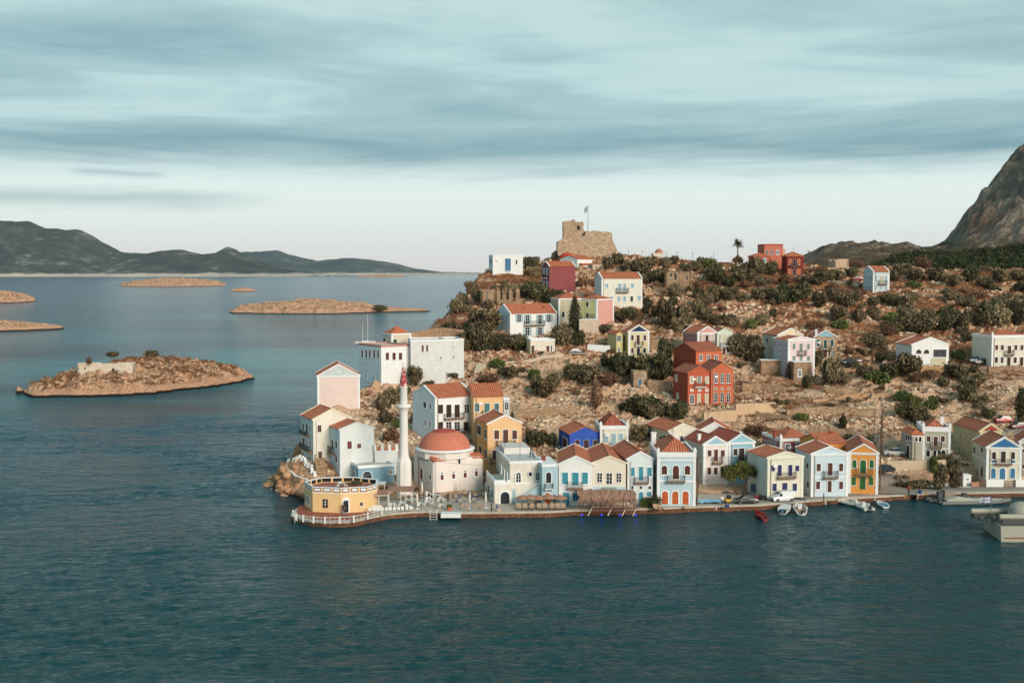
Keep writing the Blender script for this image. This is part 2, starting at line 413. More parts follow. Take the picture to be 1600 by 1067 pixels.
def opening(root, fn, kind, u0, u1, z0, z1, col, fr=.13, trimm=None):
    """kind: s shutters, g glass with bars, n dark opening, o glass between open shutters, d door; leading a = arched, r = round"""
    shape = rect; k = kind
    if kind[0] == 'a' and len(kind) > 1: shape = arch; k = kind[1:]
    if kind[0] == 'r': shape = circ; k = 'n'
    trimm = trimm or TRIM
    nm = 'door' if k == 'd' else 'window'
    if k == 'o': z_ = u1-u0
    O = shape(u0-fr, u1+fr, z0-(0 if k == 'd' else fr), z1+fr); I = shape(u0, u1, z0, z1)
    root_o = MB().ring(O, I, -.02, .09, fn).build(nm, trimm, root)
    if k != 'd' and shape is rect and (z1-z0) > .5:
        m = MB(); mb_box(m, fn, u0-fr-.06, u1+fr+.06, z0-fr-.07, z0-fr+.01, -.01, .17); m.build('sill', trimm, root_o)
    if k in 'sd':
        m = MB(); g = .02; c = (u0+u1)/2
        if shape is rect:
            for a, b in ((u0, c-g), (c+g, u1)):
                mb_box(m, fn, a, b, z0, z1, .0, .06)
                mb_box(m, fn, a+.09, b-.09, z0+.12, (z0+z1)/2-.05, .055, .075); mb_box(m, fn, a+.09, b-.09, (z0+z1)/2+.05, z1-.12, .055, .075)
        else: m.prism(I, 0, .06, fn); mb_box(m, fn, c-.03, c+.03, z0+.05, z1-.08, .05, .08)
        m.build('shutter' if k == 's' else 'door_leaf', shutmat(col), root_o)
    else:
        MB().prism(I, 0, .02, fn).build('pane', GLASS, root_o)  # in plain dark openings the near-black pane stands for the unlit inside
        if k in 'go' and (u1-u0) > .3:
            m = MB(); c = (u0+u1)/2
            mb_box(m, fn, c-.035, c+.035, z0, z1-(.1 if shape is arch else 0), .02, .055)
            for q in (1/3, 2/3): mb_box(m, fn, u0+.01, u1-.01, z0+(z1-z0)*q-.02, z0+(z1-z0)*q+.02, .02, .05)
            m.build('window_bar', TRIM, root_o)
        if k == 'o':
            for a, b in ((u0-fr-.0-(u1-u0)*.5, u0-fr), (u1+fr, u1+fr+(u1-u0)*.5)):
                m = MB(); mb_box(m, fn, a, b, z0, z1, .02, .08); m.build('shutter', shutmat(col), root_o)
    return root_o

def balcony(root, fn, u0, u1, z0, z1, dep=.85, m_slab=None, m_rail=None):
    o = MB(); mb_box(o, fn, u0-.06, u1+.06, z0-.12, z0+.02, 0, dep+.06)
    k = max(2, int((u1-u0)/.8)+1)
    for i in range(k):
        u = u0+.1+(u1-u0-.2)*i/(k-1); mb_box(o, fn, u-.06, u+.06, z0-.38, z0-.12, 0, dep*.55); mb_box(o, fn, u-.06, u+.06, z0-.24, z0-.12, dep*.55, dep*.9)
    bo = o.build('balcony', m_slab or SLAB, root)
    r = MB(); railing(fn, u0, u1, z0, z1, dep, r); r.build('railing', m_rail or IRON, bo)
    return bo

def put(root, h, face, text):
    d = h['e'] if face == 'F' else h['b']
    fn = (lambda u, q, z: (u, -q, z)) if face == 'F' else (lambda u, q, z: (-q, u, z))
    for it in text.split(';'):
        t = it.split()
        if not t: continue
        k, y0, y1 = t[0], float(t[1]), float(t[2])
        if k == 'c':        # string course
            zc0 = h['on'](h['C'], y1, d)[1]; zc1 = h['on'](h['C'], y0, d)[1]
            m = MB(); mb_box(m, fn, -.05, (h['W'] if face == 'F' else h['D'])+.05, zc0, zc1, 0, .08); m.build('string_course', MATS.get('plaster_'+t[3]) if len(t) > 3 else TRIM, root); continue
        xs = [float(a) for a in t[3].split(',')]; wd = float(t[4]); col = t[5] if len(t) > 5 else 'brown'
        for xc in xs:
            u0, za = h['on'](xc-wd/2, y0, d); u1, zb = h['on'](xc+wd/2, y1, d)
            u0, u1 = min(u0, u1), max(u0, u1); zm0 = h['on'](xc, y1, d)[1]; zm1 = h['on'](xc, y0, d)[1]
            if u1-u0 < .25: u1 = u0+.25
            if k == 'b': balcony(root, fn, u0, u1, zm0, zm1, .8 if face == 'F' else .6, *( [TRIM] if col == 'white' else []))
            elif k == 'p':      # painted panel or sign board
                m = MB(); mb_box(m, fn, u0, u1, zm0, zm1, 0, .04); m.build('wall_panel', shutmat(col), root)
            elif k == 'w':      # awning or canopy
                m = MB(); p = [fn(u0, 0, zm0), fn(u1, 0, zm0), fn(u1, 1.0, zm0-.35), fn(u0, 1.0, zm0-.35)]; p += [(a, b_, c_+.06) for a, b_, c_ in p]
                m.hexa(p); m.build('awning', shutmat(col), root)
            elif k == 'x':      # air conditioner
                m = MB(); mb_box(m, fn, u0, u1, zm0, zm1, 0, .35); m.build('air_conditioner', TRIM, root)
            else:
                fr = .10 if len(t) < 7 else float(t[6])
                opening(root, fn, k, u0, u1, zm0, zm1, col, fr)

def gable_roof(root, W, D, h, r, axis, tile, coping=True, lift=.05, tm=None):
    """axis 'y': ridge runs back from the front; axis 'x': ridge parallel to the front"""
    o = MB(); ov = .22; t = .13
    A, B = (W, D) if axis == 'y' else (D, W)
    P = (lambda a, b, z: (a, b, z)) if axis == 'y' else (lambda a, b, z: (b, a, z))
    s = r/(A/2); c = .24 if coping else -.12
    for sg in (0, 1):
        f = (lambda a: a) if sg == 0 else (lambda a: A-a)
        p = [P(f(-ov), c, h-ov*s+lift), P(f(A/2), c, h+r+lift), P(f(A/2), B-c, h+r+lift), P(f(-ov), B-c, h-ov*s+lift)]
        p += [(x, y, z+t) for x, y, z in p]; o.hexa(p)
    rf = o.build('roof', tiles(tile, TILE[tile], 'y' if axis == 'y' else 'x'), root)
    m = MB(); p0 = P(A/2, c, h+r+lift+t); p1 = P(A/2, B-c, h+r+lift+t); m.tube(p0, p1, .1, .1, 6)
    m.build('ridge_cap', tiles(tile, TILE[tile], 'x'), rf)
    if coping:
        for b0, b1 in ((-.12, .24), (B-.24, B+.1)):
            m = MB()
            for sg in (0, 1):
                f = (lambda a: a) if sg == 0 else (lambda a: A-a)
                m.hexa([P(f(-.25), b0, h-.25*s), P(f(A/2), b0, h+r), P(f(A/2), b1, h+r), P(f(-.25), b1, h-.25*s),
                        P(f(-.25), b0, h-.25*s+.26), P(f(A/2), b0, h+r+.28), P(f(A/2), b1, h+r+.28), P(f(-.25), b1, h-.25*s+.26)])
            m.build('gable_coping', tm or TRIM, root)
    return rf

def build_house(h):
    W, D, hh, r, roof = h['W'], h['D'], h['h'], h['rise'], h['roof']
    root = empty(h['name'], h['P'], h['th'], h['label'], h['cat'])
    wm = h['wall']; sk = -h['sink']; wl = MB()
    axis = {'gf': 'y', 'gs': 'x'}.get(roof)
    if axis == 'y': wl.prism([(0, sk), (W, sk), (W, hh), (W/2, hh+r), (0, hh)], 0, D, lambda u, d, z: (u, d, z))
    elif axis == 'x': wl.prism([(0, sk), (D, sk), (D, hh), (D/2, hh+r), (0, hh)], 0, W, lambda u, d, z: (d, u, z))
    else: wl.box(0, W, 0, D, sk, hh)
    wall = wl.build('wall', wm, root)
    if h['side']:  # most side tones carry the left face's shade in colour; some are own paint
        m = MB()
        if axis == 'x': m.prism([(0, sk), (D, sk), (D, hh), (D/2, hh+r), (0, hh)], 0, .02, lambda u, d, z: (-d, u, z))
        else: m.box(-.02, 0, 0, D, sk, hh)
        m.build('side_wall', h['side'], root)
    fF = lambda u, d, z: (u, -d, z)
    if axis:
        rf = gable_roof(root, W, D, hh, r, axis, h['tile'], h['trim'], tm=h['corn'])
        if h['trim'] and h['pil'] and axis == 'y':
            m = MB(); mb_box(m, fF, -.14, W+.14, hh-.16, hh+.08, 0, .16); mb_box(m, fF, -.08, W+.08, hh-.3, hh-.16, 0, .08)
            m.box(-.12, 0, .0, D, hh-.28, hh-.06); m.box(W, W+.12, 0, D, hh-.28, hh-.06)
            m.build('cornice', h['corn'], root)
        if h['ped'] is not None:
            q = .55; s = r/(W/2)
            MB().prism([(q, hh+.12), (W-q, hh+.12), (W/2, hh+r-q*s*.55)], .0, .04, fF).build('pediment', h['ped'], root)
    elif roof == 'hip':
        ov = .3; k = h['ridge']; o = MB(); z0 = hh+.04+h['parapet']*0
        a = -ov if not h['parapet'] else .3
        if W >= D: q0, q1 = (D/2, D/2), (W-D/2, D/2)
        else: q0, q1 = (W/2, W/2), (W/2, D-W/2)
        if W >= D and q1[0]-q0[0] < .2: q1 = (q0[0]+.2, q0[1])
        c4 = [(a, a), (W-a, a), (W-a, D-a), (a, D-a)]
        v = [(x, y, z0) for x, y in c4]+[(x, y, z0+.12) for x, y in c4]+[(q0[0], q0[1], z0+r), (q1[0], q1[1], z0+r)]
        fs = [(0, 3, 2, 1), (0, 1, 5, 4), (1, 2, 6, 5), (2, 3, 7, 6), (3, 0, 4, 7)]
        fs += [(4, 5, 9, 8), (5, 6, 9), (6, 7, 8, 9), (7, 4, 8)] if W >= D else [(4, 5, 8), (5, 6, 9, 8), (6, 7, 9), (7, 4, 8, 9)]
        o.add(v, fs); rf = o.build('roof', tiles(h['tile'], TILE[h['tile']], 'x'), root)
        m = MB()
        for c_, q in ((4, 8), (7, 8), (5, 9), (6, 9)) if W >= D else ((4, 8), (5, 8), (6, 9), (7, 9)): m.tube(v[c_], v[q], .08, .08, 6)
        m.tube(v[8], v[9], .08, .08, 6); m.build('ridge_cap', tiles(h['tile'], TILE[h['tile']], 'y'), rf)
        m = MB(); p = h['parapet']
        for x0, x1, y0_, y1_ in ((-.12, W+.12, -.12, .18), (-.12, W+.12, D-.18, D+.12), (-.12, .18, .18, D-.18), (W-.18, W+.12, .18, D-.18)):
            m.box(x0, x1, y0_, y1_, hh-.22, hh+max(.02, p))
        if p > .3:
            for x0 in (-.16, W-.35):
                m.box(x0, x0+.5, -.16, .34, hh+p, hh+p+.45); m.box(x0+.08, x0+.42, -.08, .26, hh+p+.45, hh+p+.75)
        m.build('cornice', h['corn'], root)
    else:       # flat roof with a parapet
        p = max(.35, h['parapet']); m = MB()
        MB().box(.25, W-.25, .25, D-.25, hh-.05, hh+.05).build('roof', plaster('terrace', S(196, 192, 186), .5), root)
        for x0, x1, y0_, y1_ in ((-.05, W+.05, -.05, .25), (-.05, W+.05, D-.25, D+.05), (-.05, .25, .25, D-.25), (W-.25, W+.05, .25, D-.25)):
            m.box(x0, x1, y0_, y1_, hh-.1, hh+p)
        m.build('parapet', h['corn'], root)
    if h['trim'] and h['pil']:
        for nm, x0, x1 in (('p', -.07, .38), ('q', W-.38, W+.07)):
            m = MB(); m.box(x0, x1, -.07, .0, sk, hh-.3)
            if nm == 'p': m.box(-.07, 0, 0, .38, sk, hh-.3)
            m.build('corner_pilaster', h['corn'], root)
    for cx, cy, w_, ch, c_ in h['chim']:
        m = MB(); x, y = cx*W, cy*D; z0 = hh; m.box(x-w_/2, x+w_/2, y-w_/2, y+w_/2, z0, hh+r*.6+ch); m.box(x-w_/2-.08, x+w_/2+.08, y-w_/2-.08, y+w_/2+.08, hh+r*.6+ch, hh+r*.6+ch+.14)
        m.build('chimney', TRIM if c_ == 'w' else plaster('tilered', S(150, 70, 60)), root)
    rr = random.Random(int(h['C']*7+h['by']))
    if h['cat'] in ('house', 'villa', 'mansion') and hh > 4:
        m = MB(); x = W+.02 if rr.random() < .5 else .55; y = .25 if x > W else -.14
        m.tube((x, y, -.3), (x, y, hh-.35), .055); m.box(x-.08, x+.08, y-.06, y+.06, hh-.5, hh-.3); m.build('drainpipe', flat('pipe_'+rr.choice('ab'), S(150, 130, 110) if rr.random() < .5 else S(196, 192, 184), .6), root)
        if rr.random() < .45 and roof in ('gf', 'gs', 'hip'):
            m = MB(); x, y = W*rr.uniform(.25, .75), D*rr.uniform(.4, .7); m.tube((x, y, hh), (x, y, hh+r+1.5), .03)
            for q in range(4): m.tube((x-.35+q*.02, y, hh+r+1.0+q*.14), (x+.35-q*.02, y, hh+r+1.0+q*.14), .015)
            m.build('aerial', IRON, root)
        if rr.random() < .35 and h['F'].count(';') > 1: m = MB(); u = W*rr.uniform(.1, .2); mb_box(m, fF, u, u+.75, hh-1.6, hh-1.1, .0, .3); m.build('air_conditioner', TRIM, root)
    put(root, h, 'F', h['F']); put(root, h, 'L', h['G'])
    h['root'] = root
    return root
def pl(nm, r, g, b, dirt=.2): return plaster(nm, S(r, g, b), dirt)
cream = pl('cream', 226, 216, 198); creamw = pl('cream_white', 222, 216, 196); greyw = pl('grey_white', 214, 216, 212); ltblue = pl('light_blue', 186, 208, 214)
ochre = pl('ochre', 230, 188, 140); orange = pl('orange', 222, 152, 78); pinkw = pl('pale_pink', 228, 212, 202); beige = pl('beige', 208, 200, 180)
redA = pl('red_ochre', 198, 108, 76); redShade = pl('red_shade', 158, 74, 54); maroon = pl('maroon', 138, 62, 66); cobalt = pl('cobalt', 56, 88, 176); lav = pl('lavender', 178, 176, 190)  # the second red is red ochre with left-side shade mixed in
skyb = pl('sky_blue', 150, 190, 204); slate = pl('slate_blue', 132, 168, 184); yellow = pl('yellow', 220, 204, 150); mauve = pl('mauve', 168, 124, 132); pink = pl('pink', 214, 160, 148)
mint = pl('mint', 212, 220, 202); rose = pl('rose', 172, 92, 96); olive_y = pl('olive_yellow', 192, 184, 156); navyp = pl('navy', 42, 56, 96); bluep = pl('royal', 58, 112, 160); dkred = pl('dark_red', 128, 48, 40)
palep = pl('pale_rose', 224, 200, 200); stoneh = stone('house', S(206, 178, 146), S(178, 148, 118), 2.2, .4)
# ---- front row along the quay, left to right
H('house', 'cream yellow house with brown balconies standing on the rocks at the left end', 471, 490, 549, 722, 656, None, 'gf', pl('butter', 228, 222, 206), side=greyw, pil=False, corn=pl('buttr', 236, 226, 196), D=8, apex=640, Y=211,
  F='s 664 675 499 6 brown; d 705 722 500 6 brown', G='n 661 672 474 3; d 662 677 480 3 brown; n 665 674 485 3; b 672 678 478 12; d 684 696 475 3 brown; n 688 696 480 2; n 689 698 486 2; b 694 702 480 16')
H('house', 'pale grey house with dark red shutters behind the small blue annex', 506, 531.5, 585, 746, 672, None, 'gf', pl('pale_grey', 218, 221, 218), side=pl('bluish', 205, 221, 230), pil=False, corn=pl('pgr', 216, 219, 214), D=10.5, apex=661, Y=207,
  F='s 689 701 546 7 red; s 693 700 561 6 red', G='s 683 695 510 3 red; d 685 699 515 3 red; d 687 701 520 3 red; s 689 700 526 3 red; b 695 705 516 15; s 706 715 510 2 red; d 707 721 515 3 red; s 710 722 526 3 red')
H('annex', 'small slate blue annex with arched openings beside the grey house', 548, 560, 616, 757, 731, None, 'flat', slate, D=5.5, Y=203.5, parapet=.4, trim=False,
  F='an 736 756 573.5 14; g 734 740 610 5', G='an 734 751 554 4')
H('house', 'white and turquoise gabled house with four round bolts, left of the plain cream house', 872.5, 873, 926, 789, 726, -2, 'gf', WHITE, pil=False, z=QZ, D=14, apex=714, rise=1.2,
  F='s 738 756 883,914 9 turq; s 738 758 899 10 turq; b 752 762 899 23 blue; d 769 789 884.5 10 turq; s 770 782 899.5 9 blue')
H('house', 'plain cream gabled house over the thatched taverna', 926, 926.3, 977.5, 789, 724, 0, 'gf', cream, pil=False, corn=pl('crtrim', 230, 216, 188), z=QZ, D=15, apex=714,
  F='g 739 753 937,967 7 sage .05; g 739 756 952 8 blue .05; w 757 761 952 22 grey; c 760 780 light_blue')
H('house', 'white house with turquoise shutters and round vents beside the thatched taverna', 978, 980, 1020, 789, 718, 6, 'gf', pl('cool_white', 214, 220, 218), side=pl('brick_side', 180, 112, 90), pil=False, z=QZ, D=14, apex=707,
  F='s 730 744 988,1014.5 7 turq; d 729 750 1001.5 7 turq; b 744 753 1001.5 21; r 759 764 988,1001.5,1015 4.4; s 768 775 987,1014 7 turq; as 768 784 1001.5 7 turq')
H('mansion', 'grand light blue mansion with three arched orange doors', 1015, 1027, 1086, 790, 712, None, 'hip', ltblue, side=greyw, z=QZ, D=12, rise=2.3, parapet=.6,
  F='as 727 741 1038,1074 8.5 brown .16; as 727 748 1056 9.5 brown .16; b 742 751 1056 27; c 750 753; ad 767 787 1039,1055,1071 9.5 orange .2; c 718 720', G='s 726 740 1024 3 brown; s 766 785 1023 3 brown', chim=((.08, .9, .8, .9, 'w'), (.6, .95, .8, .6, 'w')))
H('house', 'cream house with navy blue shutters behind the white van', 1167, 1199, 1254, 781, 716, None, 'gf', creamw, side=pl('cream_shade', 201, 203, 194), corn=pl('crw2', 226, 222, 204), z=QZ, D=8.2, apex=707,  # side is the cream wall with its greyish shade put in
  F='s 727 736 1207.5,1245.5 6 navy .04; d 726 743 1218,1234.5 6 navy .04; b 737 745 1228 27; d 754 768 1226 8 navy .04; s 755 767 1210,1241.5 6.5 navy .04')
H('house', 'pale blue house with brown shutters between the navy shuttered and orange houses', 1243, 1267, 1324, 776, 710, None, 'gf', pl('ice', 200, 216, 222), side=pl('ice2', 198, 214, 221), z=QZ, D=8, apex=699,
  F='s 724 736 1279,1314 6 brown; d 723 742 1297 7 brown; b 735 745 1297 21; c 745 747; s 752 764 1278,1314 6 brown; d 751 768 1296 6 brown', G='s 723 732 1262 3 brown; s 752 762 1263 3 brown')
H('house', 'bright orange house with green shutters at the end of the row', 1318, 1325.5, 1371, 770.5, 707, None, 'gf', orange, z=QZ, D=12, apex=695, ped=orange,
  F='as 718 731 1335,1362 6.5 green; ad 718 739 1348.5 9 green; b 731 741 1350 25; s 745 758 1334,1361 6.5 green .03; d 745 764 1348 9 green .05')
H('villa', 'blue and cream villa with navy medallion pediment facing the harbour road', 1519, 1541, 1595, 748, 699, None, 'gf', pl('villa_cream', 220, 212, 190), D=9, Y=208, apex=684, ped=bluep, side=beige,
  F='s 706 717 1553,1582.5 6 dkbrown; d 705 724 1567.5 7 dkbrown; b 716 724 1567.5 24; c 722 724; p 719 723 1553,1583 6 blue; as 731 747 1552,1582 7 blue; ad 731 748 1566 8.5 blue .2', G='s 698 708 1523,1535 2.6 dkbrown; s 724 731 1522 2 grey; d 729 744 1535 3 brown; c 720 722')
H('villa', 'taupe villa with white trim and an arcade window above the stone wall', 1432, 1441, 1484, 722, 672, None, 'hip', pl('taupe', 178, 172, 154), D=8, Y=217, rise=1.6, parapet=.7,
  F='s 681 690 1451,1473 6 brown; d 682 696 1462 6 brown; b 690 698 1462 17; c 699 701; an 703 713 1450,1461,1467,1474 6', chim=((.85, .7, .6, .9, 'w'),))
H('house', 'low taupe wing with three slit windows joined to the white trimmed villa', 1407, 1425, 1441, 719, 680, None, 'hip', pl('taupe2', 176, 170, 152), D=6, Y=216.6, rise=.9, trim=False, tilec='orange',
  F='an 682 690 1431.5,1437.5 4', G='s 679 688 1417,1420,1423 2 dkbrown; d 696 717 1419 4 dkbrown .25')
H('house', 'tall beige house with a long blank side and red pediment above the pines', 1488, 1530, 1564, 725, 674, None, 'gf', pl('beige2', 214, 196, 150), side=pl('beige3', 198, 183, 144), pil=False, corn=pl('crtrim3', 226, 212, 182), D=12, Y=222, apex=663, ped=pl('pedred', 160, 66, 60))
H('house', 'grey house cut off by the right edge of the picture', 1584, 1592, 1640, 745, 690, None, 'gf', pl('greyh', 168, 164, 154), D=9, Y=215, apex=676, F='s 701 707 1599 5 dkbrown; s 725 732 1600 5 dkbrown')
# ---- second row
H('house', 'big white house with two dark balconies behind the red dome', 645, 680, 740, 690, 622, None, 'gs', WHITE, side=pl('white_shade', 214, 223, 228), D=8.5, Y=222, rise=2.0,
  F='s 632 646 688 8 dkbrown; s 632 652 701,714 8 dkbrown; g 632 645 729 7; b 645 653 708 30; s 659 673 688 8 dkbrown; g 659 673 701,714 8; s 659 673 728 8 dkbrown; b 668 674 722 20', G='n 628 637 664 5; n 631 640 673 3; n 657 666 665 3; n 659 667 672 3')
H('house', 'orange house with teal shutters attached to the big white house', 739, 740, 786, 688, 620, 12, 'gs', ochre, D=8, Y=223.3, rise=2.0, trim=False,
  F='s 630 643 745.5,776 7 teal; d 630 648 761 8 teal .04; b 641 648 761 15', )
H('bay_tower', 'narrow light blue glazed bay on the end of the orange house', 786, 787, 796, 690, 624, 12, 'flat', pl('bay', 186, 204, 206), D=3, Y=224.5, parapet=.3, trim=False, F='g 629 640 791.5 6; p 643 648 791.5 6 white', cat='house')
H('house', 'tall ochre orange house with brown shutters behind the arcaded cream house', 745, 762, 815, 742, 663, None, 'gf', ochre, pil=False, D=9.5, Y=211, apex=650, side=pl('ochre_side', 236, 169, 103),
  F='s 672 686 776,804 7.5 brown; d 671 691 790 8 brown; b 687 695 790 28; d 703 717 774 9 dkbrown; b 715 722 772 12; c 702 703 ochre', G='s 665 679 749 6 dkbrown; s 671 685 759 3 brown; s 697 707 751 4 dkbrown; s 702 716 759.5 3 dkbrown')
H('house', 'cobalt blue house with dark brown shutters on the slope', 873, 890, 938, 712, 678, None, 'gf', cobalt, D=8, Y=219, apex=667, trim=False,
  F='s 687 701 902,930 7 dkbrown .03; d 687 704 916 8 dkbrown .03; b 697 704 917 22', G='s 684 699 883 7 dkbrown')
H('house', 'cream house with light blue shutters right of the cobalt blue house', 936, 938, 981, 712, 669, 2, 'hip', creamw, D=9, Y=219.5, rise=2.2, parapet=.5, tilec='wine',
  F='s 677 692 947,970 7 ltblue; d 677 698 958.5 7 ltblue; b 692 699 958.5 17; x 693 697 947 5')
H('house', 'beige house with arched brown windows on its long side, behind the light blue mansion', 1007, 1045, 1089, 707, 674, None, 'gf', cream, side=pl('beige_side', 198, 187, 162), corn=pl('crtrim2', 234, 224, 200), pil=False, D=11, Y=221, apex=663,
  F='s 682 691 1054.5 10 dkbrown; n 681 697 1067 9; s 682 692 1078 7 dkbrown', G='s 674 684 1010,1014,1020 5 dkbrown; n 681 692 1033 4; s 680 690 1039 6 dkbrown')
H('house', 'white gabled house with a blank wall behind the pink and blue twins', 1088, 1091, 1141, 706, 674, None, 'gf', WHITE, pil=False, D=9, Y=228, apex=661, tilec='orange')
H('house', 'cream pink twin house with brown shutters left of the blue twin', 1068, 1099, 1136, 757, 695, None, 'gf', pinkw, side=pl('pink_side', 203, 192, 178), D=9, Y=204, apex=683, ped=skyb, tilec='wine',
  F='s 703 713 1108.5,1129 6 brown; d 702 720 1118.5 6 brown; b 713 722 1120 14; s 730 741 1108,1118 6 brown; ad 728 744 1128 5 brown', chim=((.1, .35, .5, .6, 'w'),))
H('house', 'sky blue twin house with dark windows behind the olive tree', 1135.5, 1138, 1178, 755, 692, 14, 'gf', skyb, D=10, Y=206.3, apex=679, ped=skyb, tilec='wine',
  F='s 701 711 1149,1168.5 6 dkbrown; d 700 718 1158.5 8 dkbrown; b 710 718 1159 13', chim=((.62, .2, .5, .7, 'w'),))
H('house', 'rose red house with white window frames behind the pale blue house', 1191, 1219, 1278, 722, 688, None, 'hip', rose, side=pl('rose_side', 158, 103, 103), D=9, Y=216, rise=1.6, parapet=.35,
  F='g 694 705 1230.5 6 x .18; g 692 703 1247 6 x .18; g 691 699 1263.5 6 x .18', G='g 688 697 1197,1204,1211 3.5', chim=((.0, .3, .6, .4, 'r'),))
H('house', 'low orange house with a wide red roof joined behind the bright orange house', 1278, 1282, 1322, 745, 694, 18, 'gs', orange, D=7, Y=208, rise=1.3, trim=False, chim=((.8, .5, .6, .8, 'r'),))
# ---- the headland on the left
H('house', 'pale pink gabled house with a blank wall overlooking the sea', 495, 496.5, 562, 640, 588, None, 'gf', pl('shell', 228, 206, 196), D=9, Y=246, apex=570, ped=pl('pedgrey', 196, 206, 204), F='r 579.5 582.5 530 3.4')
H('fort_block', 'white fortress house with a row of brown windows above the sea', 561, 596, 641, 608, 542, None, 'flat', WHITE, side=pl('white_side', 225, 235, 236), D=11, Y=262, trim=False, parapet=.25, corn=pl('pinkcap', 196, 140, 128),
  F='s 551 562 605,615.5,625.5 5 brown .05; c 568 569 white', G='s 547 559 566.5,573,578.5,585.5,591.5 2.6 brown .04; n 585 592 573 2; n 588 594 584.5 2; c 569 570 white', cat='fort')
H('fort_wall', 'long high white wall of the fortress with ragged parapet', 641, 642, 697, 603, 533, 9, 'flat', pl('fort_white', 220, 220, 216, .28), D=9, Y=264.5, trim=False, parapet=.2,
  F='s 539 549 660.5,667.5 3 brown .04; n 557 561 689 1.6; c 575 576 white', cat='fort')
H('fort_wing', 'right wing of the white fortress with one tiny slit window', 696, 697, 725, 593, 532, 14, 'flat', pl('fort_white2', 216, 217, 212, .25), D=9, Y=266.5, trim=False, parapet=.2, F='n 556 560 709 1.6; n 541 543 709 1.6', cat='fort')
H('pavilion', 'little square pavilion with a pyramid red roof on the fortress', 598, 612, 642, 545, 522, None, 'hip', pl('pav', 214, 200, 176), D=5, Y=274, rise=1.6, parapet=.1, tilec='orange', sink=6, ctl=False,
  F='s 530 539 617 6 dkgreen', G='s 528 537 601 4 dkgreen', cat='pavilion')
# ---- upper town
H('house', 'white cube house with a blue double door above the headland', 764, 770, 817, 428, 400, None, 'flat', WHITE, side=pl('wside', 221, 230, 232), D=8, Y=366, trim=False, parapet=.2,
  F='s 404 423 793.5 9 blue; n 406 413 807 2.4; p 423.5 425 793 9 blue', G='n 404 412 766,768 1.4')
H('house', 'tall maroon house with purple windows and a white balcony on its gable end', 847, 858, 899, 458, 416, None, 'gs', pl('maroon2', 146, 78, 80), side=pl('maroon3', 133, 65, 85), D=7, Y=344, rise=1.3, tilec='orange', trim=True, pil=False,
  G='s 419 429 850,855 2.6 ltblue; s 439 449 850,855 2.6 ltblue; b 428 434 852.5 7 white')
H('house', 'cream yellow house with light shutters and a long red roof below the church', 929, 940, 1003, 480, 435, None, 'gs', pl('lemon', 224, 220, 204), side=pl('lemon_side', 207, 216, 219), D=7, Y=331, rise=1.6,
  F='s 443 450 948,988 5 ltblue; s 443 456 968.5,976 5 ltblue; b 450 456.5 972 18; s 463 471 956,967,976 4.6 ltblue; n 463 471 987 4; s 462 470 999 5 ltblue')
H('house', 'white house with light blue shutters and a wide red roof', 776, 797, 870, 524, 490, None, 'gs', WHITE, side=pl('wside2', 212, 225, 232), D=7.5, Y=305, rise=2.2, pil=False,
  F='o 491.5 503 811,857.5 5.5 ltblue .05; o 492 506 824,843.5 5.5 ltblue .05; b 501 508 834 31; o 511.5 524 824,843.5 6 ltblue .05', G='n 493 501 787 4; p 493 503 791 3 ltblue', chim=((.38, .3, .5, .1, 'r'), (.8, .3, .6, .3, 'r')))
H('house', 'olive yellow house wing behind the tall cypress', 872, 873, 912, 505, 467, 12, 'hip', olive_y, D=9, Y=312, rise=1.6, F='n 487 496 880 4', parapet=.1)
H('house', 'salmon pink house block on a stone terrace beside the cypress', 905, 932, 958.5, 508, 468, None, 'hip', pink, side=pl('yside', 236, 225, 164), D=6.5, Y=309, rise=1.2, parapet=.1,
  G='s 472 479 918 4 brown; n 489 496 918 5; b 491 499 925 10')
H('villa', 'yellow villa with a navy pediment above the dark trees', 972, 982, 1014, 557, 518.5, None, 'gf', yellow, D=7, Y=289, apex=508.5, ped=navyp, side=pl('yellow_side', 232, 214, 126),
  F='s 523.5 532 988,1007.5 4 brown .14; d 523.5 538 997 5 brown .14; b 533 539.5 998.5 12 white; s 543.5 552 988 4 brown .16; an 543 556 997.5 4.5; an 543.5 551 1007 4', G='s 524 532 976 3.5 amber')
H('house', 'low yellow side wing of the navy pediment villa', 961, 963, 973, 551, 522, 14, 'gf', pl('yellow2', 212, 196, 140), D=7, Y=290.5, rise=.5, trim=False, F='g 524.5 533 967 6; s 543 551 967 4 sage')
H('house', 'mauve and pink house left of the mint house', 1067, 1090, 1120, 556, 520.5, None, 'gf', pl('pink2', 206, 164, 164), side=mauve, D=8, Y=287, apex=511, ped=pink,
  F='s 523 533 1094.5,1113 5 cream; d 523.5 538 1104.5 4.5 dkbrown .12; b 532 539 1108 14')
H('house', 'mint white narrow house right of the mauve house', 1119.5, 1120.5, 1144, 557, 521, 6, 'gf', mint, corn=mint, D=8, Y=288, apex=513.5,
  F='s 523 531 1125.5,1139.5 4 cream; s 523 537 1132.5 5 cream; b 535 540 1132 13 white; d 543.5 554 1131 4.5 brown; s 543 550 1137.5 4 brown')
H('house', 'upper block of the red ochre houses with a blank shaded side', 1052, 1087, 1127, 600, 549, None, 'gs', redA, side=redShade, D=8, Y=267, rise=1.7, trim=False, tilec='dull',
  F='g 554.5 563 1095,1107,1119 4.6 cream')
